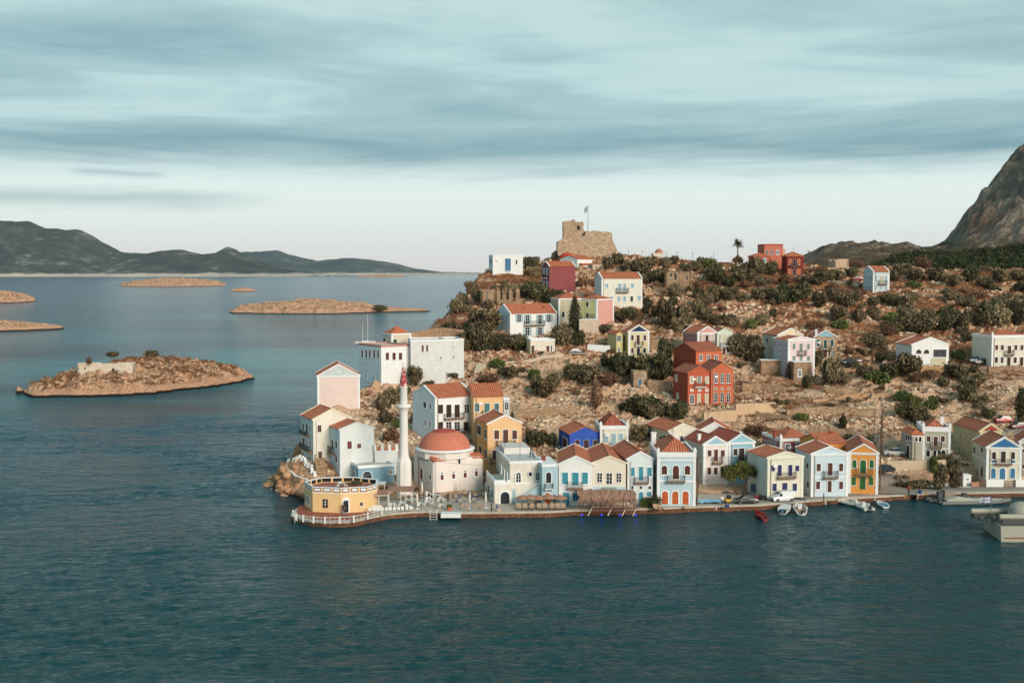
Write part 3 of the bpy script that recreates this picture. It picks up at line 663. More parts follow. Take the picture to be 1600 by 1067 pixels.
H('house', 'lower left red ochre house with cream shutters and a balcony', 1052, 1074.5, 1110, 632, 583, None, 'gf', pl('red_mid', 184, 92, 66), side=redShade, D=7.5, Y=251.5, apex=572, trim=False, tilec='dull',
  F='s 588 598.5 1080.5,1104.5 5.4 cream .05; o 588 598 1092.5 4 cream .03; b 597 604 1093 16 white; s 608 611 1081,1093,1104.5 4 cream; g 617 630 1081 6 cream; s 615 630 1092,1104 5.4 cream .03', G='s 586 595 1057 3 cream; s 614 622 1059 3.4 cream')
H('house', 'right red ochre house with tall cream windows and round medallions', 1109.5, 1110.5, 1145.5, 631, 579, 8, 'gf', redA, D=9, Y=252.6, apex=567, trim=False, tilec='dull',
  F='g 584 598 1119,1128.5,1138 4.6 cream .05; c 600 601.5 red_mid; r 606 609 1118.5,1128,1138.5 2.8; ag 613.5 628 1118.5,1128.5,1138 5 cream .05')
H('house', 'cream gabled back house behind the pink and lavender house', 1191, 1215, 1254, 566, 524, None, 'gf', cream, side=pl('gside', 198, 203, 189), pil=False, D=8, Y=287, apex=514, ped=pl('ped_c', 232, 212, 176), G='s 528 535 1199 3 brown')
H('house', 'pale pink and lavender house on a stone base with grey green shutters', 1208, 1231, 1272, 590, 531.5, None, 'gf', palep, side=lav, D=7, Y=274, rise=.6,
  F='s 537 546 1240.5,1263 4.4 sage .06; s 536.5 550.5 1251.5 5 sage .06; b 547 553.5 1252 12; s 556 566 1240.5,1251.5,1263 5 sage .05', G='s 534 543 1211.5,1219,1228 2 grey; s 553 563 1211,1216,1219,1227.5 2 grey')
H('house', 'blue gabled stone house with green shutters', 1262, 1272, 1307, 567, 526.5, None, 'gf', stoneh, pil=False, D=9, Y=283, apex=516.5, ped=skyb,
  F='s 530.5 541 1278.5,1300 5 dkgreen; s 531 544 1289.5 5 dkgreen; b 540 546 1290 17; s 554.5 566 1279 5 dkgreen; d 547.5 558 1289.5 5 brown; o 548 557 1299.5 3 dkgreen', chim=((.25, .6, .5, .5, 'w'), (.1, .1, .5, .3, 'w')))
H('bungalow', 'white gabled bungalow with a shaded porch over a yellow base', 1422, 1424, 1482, 572, 539, 8, 'gf', WHITE, D=8, Y=278, apex=528, pil=False,
  F='as 546 552.5 1435.5,1447.5 8 dkbrown; n 546 558 1468.5 20; p 560 571 1466 24 cream', cat='house')
H('mansion', 'large white mansion with brown shutters at the right edge above a stone wall', 1546, 1549, 1612, 574, 527, 8, 'hip', pl('mansion', 222, 216, 200), D=9, Y=276, rise=1.6, parapet=.5,
  F='s 539 547 1557,1566,1587,1596.5 4.5 brown; d 540 552 1577 5 brown; b 547 554 1576 13; s 558 567 1556.5,1586 4.5 dkbrown; n 558 567 1565.5 4.5; d 558 571 1576,1596 5 dkbrown .05')
H('house', 'pale blue two storey house alone on the dry hillside', 1349, 1364, 1389, 457, 425, None, 'gs', pl('paleblue', 196, 212, 216), side=pl('paleblue2', 189, 212, 221), D=7, Y=346, rise=1.6,
  F='s 431 440 1369,1384 3.4 ltblue; s 431 441 1375.5,1379 2.6 cream; b 438 444 1378.5 12; s 446 453 1369,1376.5,1384 3 ltblue', G='s 431 439 1353,1358,1361 2 ltblue; s 446 453 1353,1358,1361 2 ltblue', chim=())
H('house', 'dark red house with amber shutters on the ridge', 1227.5, 1229, 1255, 431.5, 401, 0, 'hip', dkred, D=7, Y=371, rise=1.5, trim=False, tilec='orange', corn=pl('dr2', 150, 60, 50), parapet=0,
  F='s 405 413.5 1234.5,1248 3.6 amber .04; d 405 416 1241 4 dkbrown .04; b 411 416.5 1241 11; s 420.5 430 1234,1248 4 amber .04; d 420.5 430.5 1241 5 brown .04')
H('house', 'tall brick red house with a flat roof on the ridge', 1192, 1194, 1223, 418, 383, 4, 'flat', pl('brickred', 198, 116, 96), D=8, Y=384, parapet=.3, trim=False, corn=pl('brickcap', 170, 82, 70),
  F='g 391 398 1198.5,1206 3.6 x .05; s 391 398 1215 4 grey')
H('house', 'lower brick red wing with two grey shuttered windows', 1177, 1178, 1203, 420, 401, 6, 'hip', pl('brickred2', 184, 98, 80), D=6, Y=378, rise=1.2, trim=False, tilec='orange', corn=pl('br3', 196, 116, 98), F='s 403.5 410 1183,1195 4.5 ltblue')
H('outbuilding', 'small cream flat roofed block with brown doors below the blue shuttered house', 822, 829, 867, 555, 532, None, 'flat', cream, side=pl('csid', 225, 207, 169), D=6, Y=289, trim=False, parapet=.3,
  F='d 540 554 832.5 4.5 brown; d 540 552 856 4.5 brown; n 540 551 861.5 1.6', cat='outbuilding')
# ---------------------------------------------------------------- quay line (waterline, from left to right)
QP = [(455, 811), (470, 818), (486, 822), (515, 824), (551, 823), (580, 816), (607, 811), (640, 808), (664, 807), (720, 809), (850, 808), (897, 805), (1000, 803), (1100, 799), (1186, 796.5),
      (1228, 793), (1266, 790), (1320, 786), (1380, 782.5), (1467, 777.5), (1540, 777), (1600, 776), (1760, 770), (1900, 760)]
QL = [atZ(a, b, 0) for a, b in QP]
QX = np.array([p.x for p in QL]); QY = np.array([p.y for p in QL])
def Yq(x): return np.interp(x, QX, QY)
# left coast of the headland: x of the waterline for a given depth
CY = [180, 195, 200, 206, 212, 217, 222, 228, 236, 246, 254, 262, 275, 290, 305, 320, 335, 350, 366, 385, 405, 425, 445, 460, 475, 490]
CX = [-36, -37, -39.5, -42.5, -45.5, -46, -46, -45.5, -44.8, -44, -43, -39, -36, -33, -31, -30, -25, -20, -17, -12, -6, 4, 20, 50, 110, 300]
for row, xs in ((760, (640, 1130, 1420)), (742, (470, 1390, 1460, 1500, 1680)), (700, (470, 600, 700, 840, 1010, 1170, 1400, 1600, 1720)), (660, (640, 830, 900, 990, 1150, 1240, 1330, 1420, 1520, 1620, 1730)),
                (625, (580, 700, 800, 880, 980, 1180, 1290, 1380, 1480, 1580, 1740)), (585, (640, 740, 850, 950, 1010, 1170, 1330, 1420, 1500, 1740)), (545, (740, 760, 900, 950, 1040, 1170, 1330, 1400, 1520, 1740)),
                (510, (720, 760, 1040, 1150, 1250, 1350, 1450, 1550, 1740)), (480, (730, 750, 900, 1060, 1150, 1250, 1350, 1450, 1600, 1740)), (450, (760, 830, 920, 1050, 1130, 1220, 1300, 1420, 1500, 1600, 1740)),
                (428, (800, 870, 1000, 1100, 1150, 1200, 1320, 1420, 1500, 1600))):
    for x in xs:
        p = ground_at(x, row)
        if all((p.x-q[0])**2+(p.y-q[1])**2 > 64 for q in PTS): PTS.append(tuple(p))
for px, py, Y in ((835, 420, 388), (868, 402, 398), (920, 398, 402), (965, 398, 404), (1000, 402, 405), (1029, 404, 402), (1060, 408, 404), (1100, 410, 404), (1150, 413, 402), (1200, 415, 400), (1262, 414, 402),
                  (1310, 420, 396), (1350, 420, 405), (1420, 424, 410), (1500, 428, 410), (1600, 430, 412), (1740, 430, 410),
                  (1350, 416, 470), (1450, 420, 480), (1600, 420, 490), (1740, 415, 490)):
    PTS.append(tuple(atY(px, py, Y)))
for x, y, z in ((0, 440, 30), (40, 445, 30), (80, 445, 32), (0, 480, 8), (60, 490, 14), (110, 500, 34), (-40, 350, 12), (-45, 300, 8), (-55, 230, 1), (-55, 260, 4), (230, 300, 26), (260, 230, 6), (250, 420, 46)):
    PTS.append((x, y, z))
GS = .62
gx = np.arange(-62, 262, GS); gy = np.arange(181, 512, GS)
GX, GY = np.meshgrid(gx, gy)
GZ = rbf(PTS, np.stack([GX.ravel(), GY.ravel()], 1)).reshape(GX.shape)
inland = np.clip((GY-(Yq(GX)+9))/14, 0, 1)
rough = .35+1.0*sstep(.35, .65, fbm(GX/30, GY/30, 3, 91))
# broken terraces and outcrops
tz = GZ+1.6*(fbm(GX/11, GY/9, 4, 5)-.5)
ter = np.floor(tz/2.1)*2.1+2.1*sstep(.55, .95, tz/2.1-np.floor(tz/2.1))
GZ = GZ*(1-.55*inland)+ter*.55*inland
GZ = GZ+inland*rough*(1.3*(fbm(GX/7, GY/7, 4, 1)-.5)+1.1*(ridged(GX/4.2, GY/4.2, 4, 2)-.62))
GZ = GZ+inland*.9*np.clip(fbm(GX/2.1, GY/2.1, 3, 44)-.55, 0, 1)*3*rough
GZ = GZ+inland*(.55*(ridged(GX/1.9, GY/1.9, 3, 52)-.6)+.5*np.clip(fbm(GX/1.2, GY/1.2, 2, 53)-.6, 0, 1)*4)*rough
front = GY < Yq(GX)+2.0
GZ = np.where(GY < Yq(GX)+11, np.minimum(GZ, QZ-.12), GZ)
xc = np.interp(GY, CY, CX)+2.2*(fbm(GX/9+5, GY/9, 3, 7)-.5)*2
dd = GX-xc
cliff = sstep(-1.5, 5.5+3*fbm(GX/8, GY/8, 2, 12), dd)
up = np.clip(GZ+3.5, 0.5, None)
rocky = (GX < xc+14)*(ridged(GX/5, GY/5, 4, 21)-.5)*2.0*cliff*(1-sstep(6, 14, dd))*inland
GZ = -3.5+up*cliff**.55+rocky
GZ = np.where(front, -3.5, GZ)
def hz(x, y):
    i = (y-gy[0])/GS; j = (x-gx[0])/GS
    i = min(max(i, 0), len(gy)-1.001); j = min(max(j, 0), len(gx)-1.001)
    a, b = int(i), int(j); fi, fj = i-a, j-b
    return float((GZ[a, b]*(1-fj)+GZ[a, b+1]*fj)*(1-fi)+(GZ[a+1, b]*(1-fj)+GZ[a+1, b+1]*fj)*fi)
def hit(px, py, y0=183.0, y1=500.0):
    r = ray(px, py); y = y0
    while y < y1:
        t = y/r[1]; x = r[0]*t; z = HC+r[2]*t
        if z < max(hz(x, y), QZ if y > Yq(x) and x > -38 and y < Yq(x)+9 else -99): return Vector((x, y, max(hz(x, y), z)))
        y += .5
    return None

def ground_mat():
    m, k, p = base_mat('hillside')
    ge = k.add('ShaderNodeNewGeometry'); g = ge.outputs['Position']; s = k.add('ShaderNodeSeparateXYZ'); k.ln(g, s.inputs[0])
    ns = k.add('ShaderNodeSeparateXYZ'); k.ln(ge.outputs['Normal'], ns.inputs[0])
    a = k.noise(g, .06, 6, .6); b = k.noise(g, .45, 6, .65); c = k.noise(g, 2.2, 5, .7)
    v = k.add('ShaderNodeTexVoronoi'); v.inputs['Scale'].default_value = 1.5; k.ln(k.mapv(g, (1, 1, 2)), v.inputs['Vector'])
    vs = k.add('ShaderNodeSeparateColor'); k.ln(v.outputs['Color'], vs.inputs[0])
    soil = k.mix(k.ramp(b, [(.3, 0.0), (.7, 1.0)]), S(132, 78, 52), S(190, 132, 94))
    soil = k.mix(k.math('MULTIPLY', k.ramp(c, [(.45, 0.0), (.62, 1.0)]), .7), soil, S(104, 78, 54))
    rock = k.mix(k.ramp(c, [(.3, 0.0), (.75, 1.0)]), S(164, 126, 98), S(232, 204, 174))
    rock = k.mix(k.math('MULTIPLY', vs.outputs[0], .45), rock, S(196, 150, 112))
    low = k.math('MULTIPLY', k.ramp(k.math('DIVIDE', s.outputs[2], 60), [(.05, 1.0), (.24, .75), (.40, .28), (.8, .22)]), 1.0)
    steep = k.ramp(ns.outputs[2], [(.52, 1.0), (.90, 0.0)])
    rm = k.math('ADD', k.math('MULTIPLY', low, k.ramp(a, [(.30, .35), (.62, 1.0)])), k.math('MULTIPLY', steep, .5))
    rm = k.math('ADD', rm, k.math('MULTIPLY', k.math('SUBTRACT', b, .5), 1.6))
    rm = k.math('ADD', rm, k.math('MULTIPLY', k.math('SUBTRACT', c, .5), .9))
    rm = k.ramp(rm, [(.42, 0.0), (.62, 1.0)])
    col = k.mix(rm, soil, rock)
    # sea cliffs are redder and carry a dark wet line at the water
    cz = k.math('ADD', s.outputs[2], k.math('MULTIPLY', k.math('SUBTRACT', b, .5), 2.0))
    shore = k.math('MULTIPLY', k.ramp(k.math('DIVIDE', cz, 10), [(.35, 1.0), (.95, 0.0)]), k.ramp(k.math('DIVIDE', k.math('ADD', s.outputs[0], 60), 40), [(.40, 1.0), (.72, 0.0)]))
    col = k.mix(k.math('MULTIPLY', shore, .85), col, k.mix(c, S(140, 88, 58), S(206, 152, 112)))
    col = k.mix(k.ramp(k.math('DIVIDE', cz, 4), [(.12, 1.0), (.30, 0.0)]), col, S(46, 38, 32))
    k.ln(col, p.inputs['Base Color']); p.inputs['Roughness'].default_value = .95; p.inputs['Specular IOR Level'].default_value = .1
    hh = k.math('ADD', k.math('MULTIPLY', c, .6), k.math('MULTIPLY', v.outputs['Distance'], -.5))
    k.ln(k.bump(hh, 1.0, .35, k.bump(b, .6, .8)), p.inputs['Normal'])
    return m
GM = ground_mat()
keep = (GZ > -3.3)
kf = keep[:-1, :-1] | keep[1:, :-1] | keep[:-1, 1:] | keep[1:, 1:]
grid_mesh('hillside', GX, GY, GZ, GM, kf, kind='structure')

# ---------------------------------------------------------------- water
def water_mat():
    m, k, p = base_mat('sea')
    g = k.add('ShaderNodeNewGeometry').outputs['Position']; s = k.add('ShaderNodeSeparateXYZ'); k.ln(g, s.inputs[0])
    big = k.noise(k.mapv(g, (.0022, .0065, 1)), 1.0, 4, .6, .4); mid = k.noise(k.mapv(g, (.012, .04, 1)), 1.0, 4, .6)
    far = k.ramp(k.math('DIVIDE', s.outputs[1], 2500), [(.05, 0.0), (.14, .6), (1.0, 1.0)])
    col = k.mix(far, S(19, 64, 67), S(16, 70, 96))
    def ell(cx, cy, rx, ry, f):
        a = k.math('DIVIDE', k.math('SUBTRACT', s.outputs[0], cx), rx); b = k.math('DIVIDE', k.math('SUBTRACT', s.outputs[1], cy), ry)
        r = k.math('SQRT', k.math('ADD', k.math('MULTIPLY', a, a), k.math('MULTIPLY', b, b)))
        r = k.math('ADD', r, k.math('MULTIPLY', k.math('SUBTRACT', mid, .5), .9))
        return k.math('MULTIPLY', k.ramp(r, [(.35, 1.0), (1.0, 0.0)]), f)
    sh = ell(-100, 500, 95, 130, .75)
    for q in ((-200, 460, 70, 90, .55), (-110, 1000, 230, 110, .45), (-150, 345, 60, 45, .4), (-250, 700, 150, 90, .3), (-75, 370, 50, 60, .35)): sh = k.math('ADD', sh, ell(*q), clamp=True)
    sh = k.math('ADD', sh, k.math('MULTIPLY', k.math('MULTIPLY', k.ramp(big, [(.48, 0.0), (.7, 1.0)]), far), .3), clamp=True)
    col = k.mix(sh, col, S(66, 142, 150))
    col = k.mix(k.math('MULTIPLY', k.ramp(mid, [(.5, 0.0), (.68, 1.0)]), .28), col, S(14, 50, 60))
    k.ln(col, p.inputs['Base Color']); p.inputs['Roughness'].default_value = .12
    p.inputs['IOR'].default_value = 1.33; k.ln(k.ramp(far, [(0, .22), (1, .07)]), p.inputs['Specular IOR Level']); p.inputs['Specular Tint'].default_value = (.72, .93, 1, 1)
    w1 = k.noise(k.mapv(g, (.55, .95, 1), rot=(0, 0, .25)), 1.0, 5, .62, .6)
    w2 = k.noise(k.mapv(g, (.10, .22, 1), rot=(0, 0, -.2)), 1.0, 4, .6, .5)
    patch = k.ramp(k.noise(k.mapv(g, (.012, .03, 1)), 1.0, 4, .6), [(.3, .55), (.7, 1.25)])
    hsum = k.math('ADD', k.math('MULTIPLY', k.math('MULTIPLY', w1, patch), .55), k.math('MULTIPLY', w2, 1.2))
    k.ln(k.bump(hsum, 1.0, 1.0), p.inputs['Normal'])
    return m
WM = water_mat()
m = MB(); xs = [-9000, -1500, -400, -170, 160, 400, 1500, 9000]; ys = [-250, 60, 88, 322, 700, 1500, 4000, 13500]
m.add([(x, y, 0) for y in ys for x in xs], [(j*8+i, j*8+i+1, j*8+i+9, j*8+i+8) for j in range(len(ys)-1) for i in range(7) if not (i == 3 and j == 2)])
m.build('sea', WM, kind='structure')
wx = np.linspace(-170, 160, 760); wy = np.linspace(88, 322, 620); WX, WY = np.meshgrid(wx, wy)
fade = np.clip(np.minimum(np.minimum(WX+170, 160-WX), np.minimum(WY-88, 322-WY))/12, 0, 1)
gust = .45+1.1*sstep(.35, .65, fbm(WX/28, WY/16, 3, 401))
ca, sa = math.cos(.22), math.sin(.22); U_ = WX*ca+WY*sa; V_ = WY*ca-WX*sa
WZ = .30*(ridged(U_/3.2, V_/1.7, 3, 402)-.6)+.16*(fbm(U_/9, V_/5, 2, 403)-.5)
ca, sa = math.cos(-.35), math.sin(-.35); U_ = WX*ca+WY*sa; V_ = WY*ca-WX*sa
WZ = (WZ*.62+.09*(ridged(U_/2.1, V_/1.2, 2, 404)-.6))*gust*fade
grid_mesh('sea_ripples', WX, WY, WZ, WM, None, True, kind='structure')

# ---------------------------------------------------------------- islands
def island(name, p0, p1, b, H_, seed, label=None, step=1.0, pw=.55, extra=()):
    p0 = Vector(p0); p1 = Vector(p1); c = (p0+p1)/2; a = (p1-p0).length/2; ax = (p1-p0).normalized(); bx = Vector((-ax.y, ax.x, 0))
    nx = int(2.3*a/step); ny = int(2.5*b/step); A = np.linspace(-1.15*a, 1.15*a, nx); B = np.linspace(-1.25*b, 1.25*b, ny)
    U, V = np.meshgrid(A, B); X = c.x+ax.x*U+bx.x*V; Y = c.y+ax.y*U+bx.y*V
    sc = a/18
    def shape(cu, ra, rb): return 1-np.sqrt(((U-cu*a)/(ra*a))**2+(V/(rb*b))**2)+.34*(fbm(X/sc/5+seed, Y/sc/5, 4, seed)-.5)+.14*(fbm(X/sc/.9, Y/sc/.9, 3, seed+2)-.5)
    f = shape(0, 1, 1) if not extra else -1
    hgt = np.clip(f, 0, 1)**pw*H_ if not extra else np.zeros_like(X)-0
    if extra:
        f = -np.ones_like(X)
        for cu, ra, rb, hh in extra:
            q = shape(cu, ra, rb); f = np.maximum(f, q); hgt = np.maximum(hgt, np.clip(q, 0, 1)**pw*hh)
    Z = np.where(f > 0, hgt, np.clip(f*8, -2, 0))
    e_ = np.clip(f*9, 0, 1); q_ = max(1.0, sc*.22)
    Z = Z+e_*H_*.16*(ridged(X/sc/2, Y/sc/2, 5, seed+3)-.55)*2+e_*H_*.13*(fbm(X/sc/.7, Y/sc/.7, 3, seed+9)-.5)*2+e_*H_*.12*(ridged(X/(5*q_), Y/(3*q_), 4, seed+5)-.5)*2
    mk = (Z > -1.6); kf = mk[:-1, :-1] | mk[1:, 1:]
    grid_mesh(name, X, Y, Z, IM, kf, kind='structure')
    def hf(x, y):
        d = Vector((x, y, 0))-Vector((c.x, c.y, 0)); u = d.dot(ax); v = d.dot(bx)
        j = int(np.clip((u+1.15*a)/(2.3*a)*(nx-1), 0, nx-1)); i = int(np.clip((v+1.25*b)/(2.5*b)*(ny-1), 0, ny-1)); return float(Z[i, j])
    return hf
def island_mat():
    m, k, p = base_mat('island_rock')
    g = k.add('ShaderNodeNewGeometry').outputs['Position']; s = k.add('ShaderNodeSeparateXYZ'); k.ln(g, s.inputs[0])
    b = k.noise(g, .2, 7, .7); c = k.noise(g, .9, 6, .72)
    col = k.mix(k.ramp(b, [(.40, 0.0), (.58, 1.0)]), S(112, 76, 52), S(196, 146, 112))
    col = k.mix(k.math('MULTIPLY', k.ramp(c, [(.48, 0.0), (.60, 1.0)]), .85), col, S(224, 192, 162))
    col = k.mix(k.math('MULTIPLY', k.ramp(c, [(.34, 1.0), (.44, 0.0)]), .7), col, S(96, 70, 48))
    zz_ = k.math('ADD', s.outputs[2], k.math('MULTIPLY', k.math('SUBTRACT', b, .5), 5))
    col = k.mix(k.ramp(k.math('DIVIDE', zz_, 12), [(.10, 1.0), (.30, 0.0)]), col, k.mix(c, S(176, 124, 92), S(216, 176, 144)))
    col = k.mix(k.ramp(k.math('DIVIDE', s.outputs[2], 4), [(.14, 1.0), (.22, 0.0)]), col, S(40, 32, 28))
    k.ln(col, p.inputs['Base Color']); p.inputs['Roughness'].default_value = .95; p.inputs['Specular IOR Level'].default_value = .1
    k.ln(k.bump(c, 1.0, .5, k.bump(b, .7, 1.5)), p.inputs['Normal']); return m
IM = island_mat()
near_isl = island('near_island', atZ(68, 621, 0), atZ(362, 584, 0), 27, 8.5, 11, step=.7)
island('middle_island', atZ(354, 487.5, 0), atZ(684, 486, 0), 62, 12, 23, step=1.4, extra=((-.22, .72, 1.0, 11.5), (.58, .32, .26, 2.6), (.35, .3, .5, 5)))
island('far_island', atZ(188, 447, 0), atZ(350, 446, 0), 110, 19, 31, step=3.5, pw=.35)
island('rock_islet', atZ(360, 455, 0), atZ(400, 455, 0), 30, 7, 37, step=1.6, pw=.6)
island('left_island', atZ(-90, 472, 0), atZ(55, 471, 0), 70, 14, 41, step=2, pw=.45)
island('left_islet', atZ(-90, 513, 0), atZ(80, 515, 0), 30, 5.5, 43, step=1, pw=.5)
island('low_islet', atZ(556, 433, 0), atZ(632, 433, 0), 160, 13, 47, step=6, pw=.4)

# ---------------------------------------------------------------- far mountains
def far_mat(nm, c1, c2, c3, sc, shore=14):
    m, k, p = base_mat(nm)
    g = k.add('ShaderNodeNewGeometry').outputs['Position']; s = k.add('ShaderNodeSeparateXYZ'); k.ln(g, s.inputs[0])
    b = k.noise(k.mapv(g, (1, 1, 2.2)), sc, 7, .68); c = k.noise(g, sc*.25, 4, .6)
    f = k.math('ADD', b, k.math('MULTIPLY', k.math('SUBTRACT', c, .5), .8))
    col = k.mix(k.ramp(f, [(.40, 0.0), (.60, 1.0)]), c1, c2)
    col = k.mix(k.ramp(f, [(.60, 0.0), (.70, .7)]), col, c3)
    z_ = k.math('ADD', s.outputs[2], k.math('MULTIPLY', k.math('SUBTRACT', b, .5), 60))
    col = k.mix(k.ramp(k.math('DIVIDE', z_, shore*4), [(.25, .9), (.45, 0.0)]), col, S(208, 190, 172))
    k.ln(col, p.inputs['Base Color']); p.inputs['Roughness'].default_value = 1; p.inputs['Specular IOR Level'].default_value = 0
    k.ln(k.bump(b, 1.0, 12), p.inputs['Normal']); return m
def range_(name, prof, Y0, Yp, Y1, m, seed, x0=-300, x1=800, step=28):
    PX = np.array([a for a, b in prof]); PZ = np.array([HC+(HOR-b)/FOC*Yp for a, b in prof]); PXX = (PX-800)/FOC*Yp
    X, Y = np.meshgrid(np.arange((x0-800)/FOC*Yp, (x1-800)/FOC*Yp, step), np.arange(Y0-60, Y1, step))
    Hh = np.interp(X, PXX, PZ)
    t = np.where(Y < Yp, (Y-Y0)/(Yp-Y0), 1-(Y-Yp)/(Y1-Yp)); t = t+.16*(fbm(X/420, Y/420, 4, seed)-.5)*np.clip(1-t, 0, 1)*2
    t = np.clip(t, -.1, 1)
    Hh = Hh+np.clip(Hh, 0, 120)/120*26*(ridged(X/190, Y/190, 4, seed+12)-.6)
    Z = Hh*np.sign(t)*np.abs(t)**.85
    Z = Z+np.clip(Hh, 0, 300)*.26*(ridged(X/500, Y/500, 5, seed+4)-.62)*np.clip(1-np.abs(t), 0.06, 1)*np.clip(t*5, 0, 1)
    Z = Z+20*(fbm(X/80, Y/80, 4, seed+8)-.5)*np.clip(t*6, 0, 1)
    grid_mesh(name, X, Y, Z, m, None, True, kind='structure')
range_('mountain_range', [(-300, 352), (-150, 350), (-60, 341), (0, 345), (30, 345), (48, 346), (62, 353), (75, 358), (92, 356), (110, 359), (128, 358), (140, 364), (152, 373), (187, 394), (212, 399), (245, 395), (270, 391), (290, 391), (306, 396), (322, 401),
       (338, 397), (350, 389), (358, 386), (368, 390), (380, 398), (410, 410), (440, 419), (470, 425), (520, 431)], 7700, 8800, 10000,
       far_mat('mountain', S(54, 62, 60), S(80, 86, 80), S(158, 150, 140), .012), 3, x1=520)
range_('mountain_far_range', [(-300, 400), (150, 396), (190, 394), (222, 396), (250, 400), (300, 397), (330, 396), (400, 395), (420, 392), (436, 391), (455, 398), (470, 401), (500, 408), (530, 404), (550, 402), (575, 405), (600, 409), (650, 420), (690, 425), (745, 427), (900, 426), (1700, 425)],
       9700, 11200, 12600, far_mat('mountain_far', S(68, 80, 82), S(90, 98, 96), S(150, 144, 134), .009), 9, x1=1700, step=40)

# ---------------------------------------------------------------- the crag behind the village (right)
def crag():
    P = []
    def a(px, py, Y): P.append(tuple(atY(px, py, Y)))
    for px in (1180, 1260, 1340, 1420, 1500, 1600, 1720, 1850): a(px, 426, 470)
    for px, py in ((1300, 418), (1380, 410), (1440, 412), (1500, 408), (1560, 402), (1620, 396), (1720, 385), (1850, 375)): a(px, py, 560)
    for px, py in ((1245, 418), (1268, 409), (1290, 392), (1330, 385), (1380, 384), (1415, 384), (1440, 391), (1465, 388), (1480, 386), (1487, 384)): a(px, py, 640)
    for px, py, Y in ((1440, 386, 655), (1458, 386, 655), (1492, 380, 650), (1496, 374, 652), (1474, 385, 655), (1484, 385, 655), (1486, 386, 680), (1486, 390, 720), (1497, 372, 650), (1500, 351, 662), (1508, 344, 664), (1484, 392, 625)): a(px, py, Y)
    for px in (1245, 1290, 1350, 1420): a(px, 430, 720)
    for px, py, Y in ((1492, 378, 640), (1520, 374, 615), (1560, 362, 605), (1600, 345, 600), (1700, 320, 600), (1850, 290, 600),
                      (1526, 333, 655), (1560, 320, 630), (1600, 300, 622), (1700, 260, 620), (1850, 220, 620),
                      (1540, 306, 668), (1560, 276, 678), (1582, 257, 688), (1600, 236, 695), (1640, 200, 705), (1700, 160, 720), (1850, 110, 740),
                      (1480, 420, 740), (1550, 400, 780), (1650, 350, 800), (1850, 250, 840)): a(px, py, Y)
    X, Y = np.meshgrid(np.arange(90, 460, 2.0), np.arange(462, 830, 2.0))
    Z = rbf(P, np.stack([X.ravel(), Y.ravel()], 1), 1e-5).reshape(X.shape)
    hi = sstep(44, 70, Z); edge_ = sstep(462, 490, Y)
    Z = Z+edge_*(1.2+3.0*(fbm(X/26, Y/26, 4, 61)-.5)+(2.2+9*hi)*(ridged(X/15, Y/24, 5, 62)-.6)+(3+5*hi)*(fbm(X/6, Y/6, 4, 63)-.5)+4.5*hi*(ridged(X/8, Y/17, 4, 66)-.6))
    Z = np.maximum(Z, -3)
    m, k, p = base_mat('crag_rock')
    ge = k.add('ShaderNodeNewGeometry'); g = ge.outputs['Position']; s = k.add('ShaderNodeSeparateXYZ'); k.ln(g, s.inputs[0]); ns = k.add('ShaderNodeSeparateXYZ'); k.ln(ge.outputs['Normal'], ns.inputs[0])
    b = k.noise(k.mapv(g, (1, 1, .45)), .09, 7, .68); c = k.noise(g, .5, 6, .7); d = k.noise(g, .03, 4, .6)
    rk = k.mix(k.ramp(b, [(.35, 0.0), (.65, 1.0)]), S(104, 98, 90), S(190, 172, 152)); rk = k.mix(k.math('MULTIPLY', k.ramp(c, [(.52, 0.0), (.7, 1.0)]), .6), rk, S(196, 180, 158))
    rk = k.mix(k.math('MULTIPLY', k.ramp(d, [(.55, 0.0), (.66, 1.0)]), .4), rk, S(150, 92, 66))
    scrub = k.mix(k.ramp(c, [(.42, 0.0), (.6, 1.0)]), S(70, 64, 50), S(136, 114, 92))
    fm = k.ramp(k.math('ADD', ns.outputs[2], k.math('MULTIPLY', k.math('SUBTRACT', c, .5), .9)), [(.76, 0.0), (.93, 1.0)])
    k.ln(k.mix(fm, rk, scrub), p.inputs['Base Color']); p.inputs['Roughness'].default_value = 1; p.inputs['Specular IOR Level'].default_value = .05
    k.ln(k.bump(k.math('ADD', b, k.math('MULTIPLY', c, .8)), 1.0, 4.5), p.inputs['Normal'])
    grid_mesh('mountain_crag', X, Y, Z, m, None, False, kind='structure')
    return X, Y, Z
CRX, CRY, CRZ = crag()

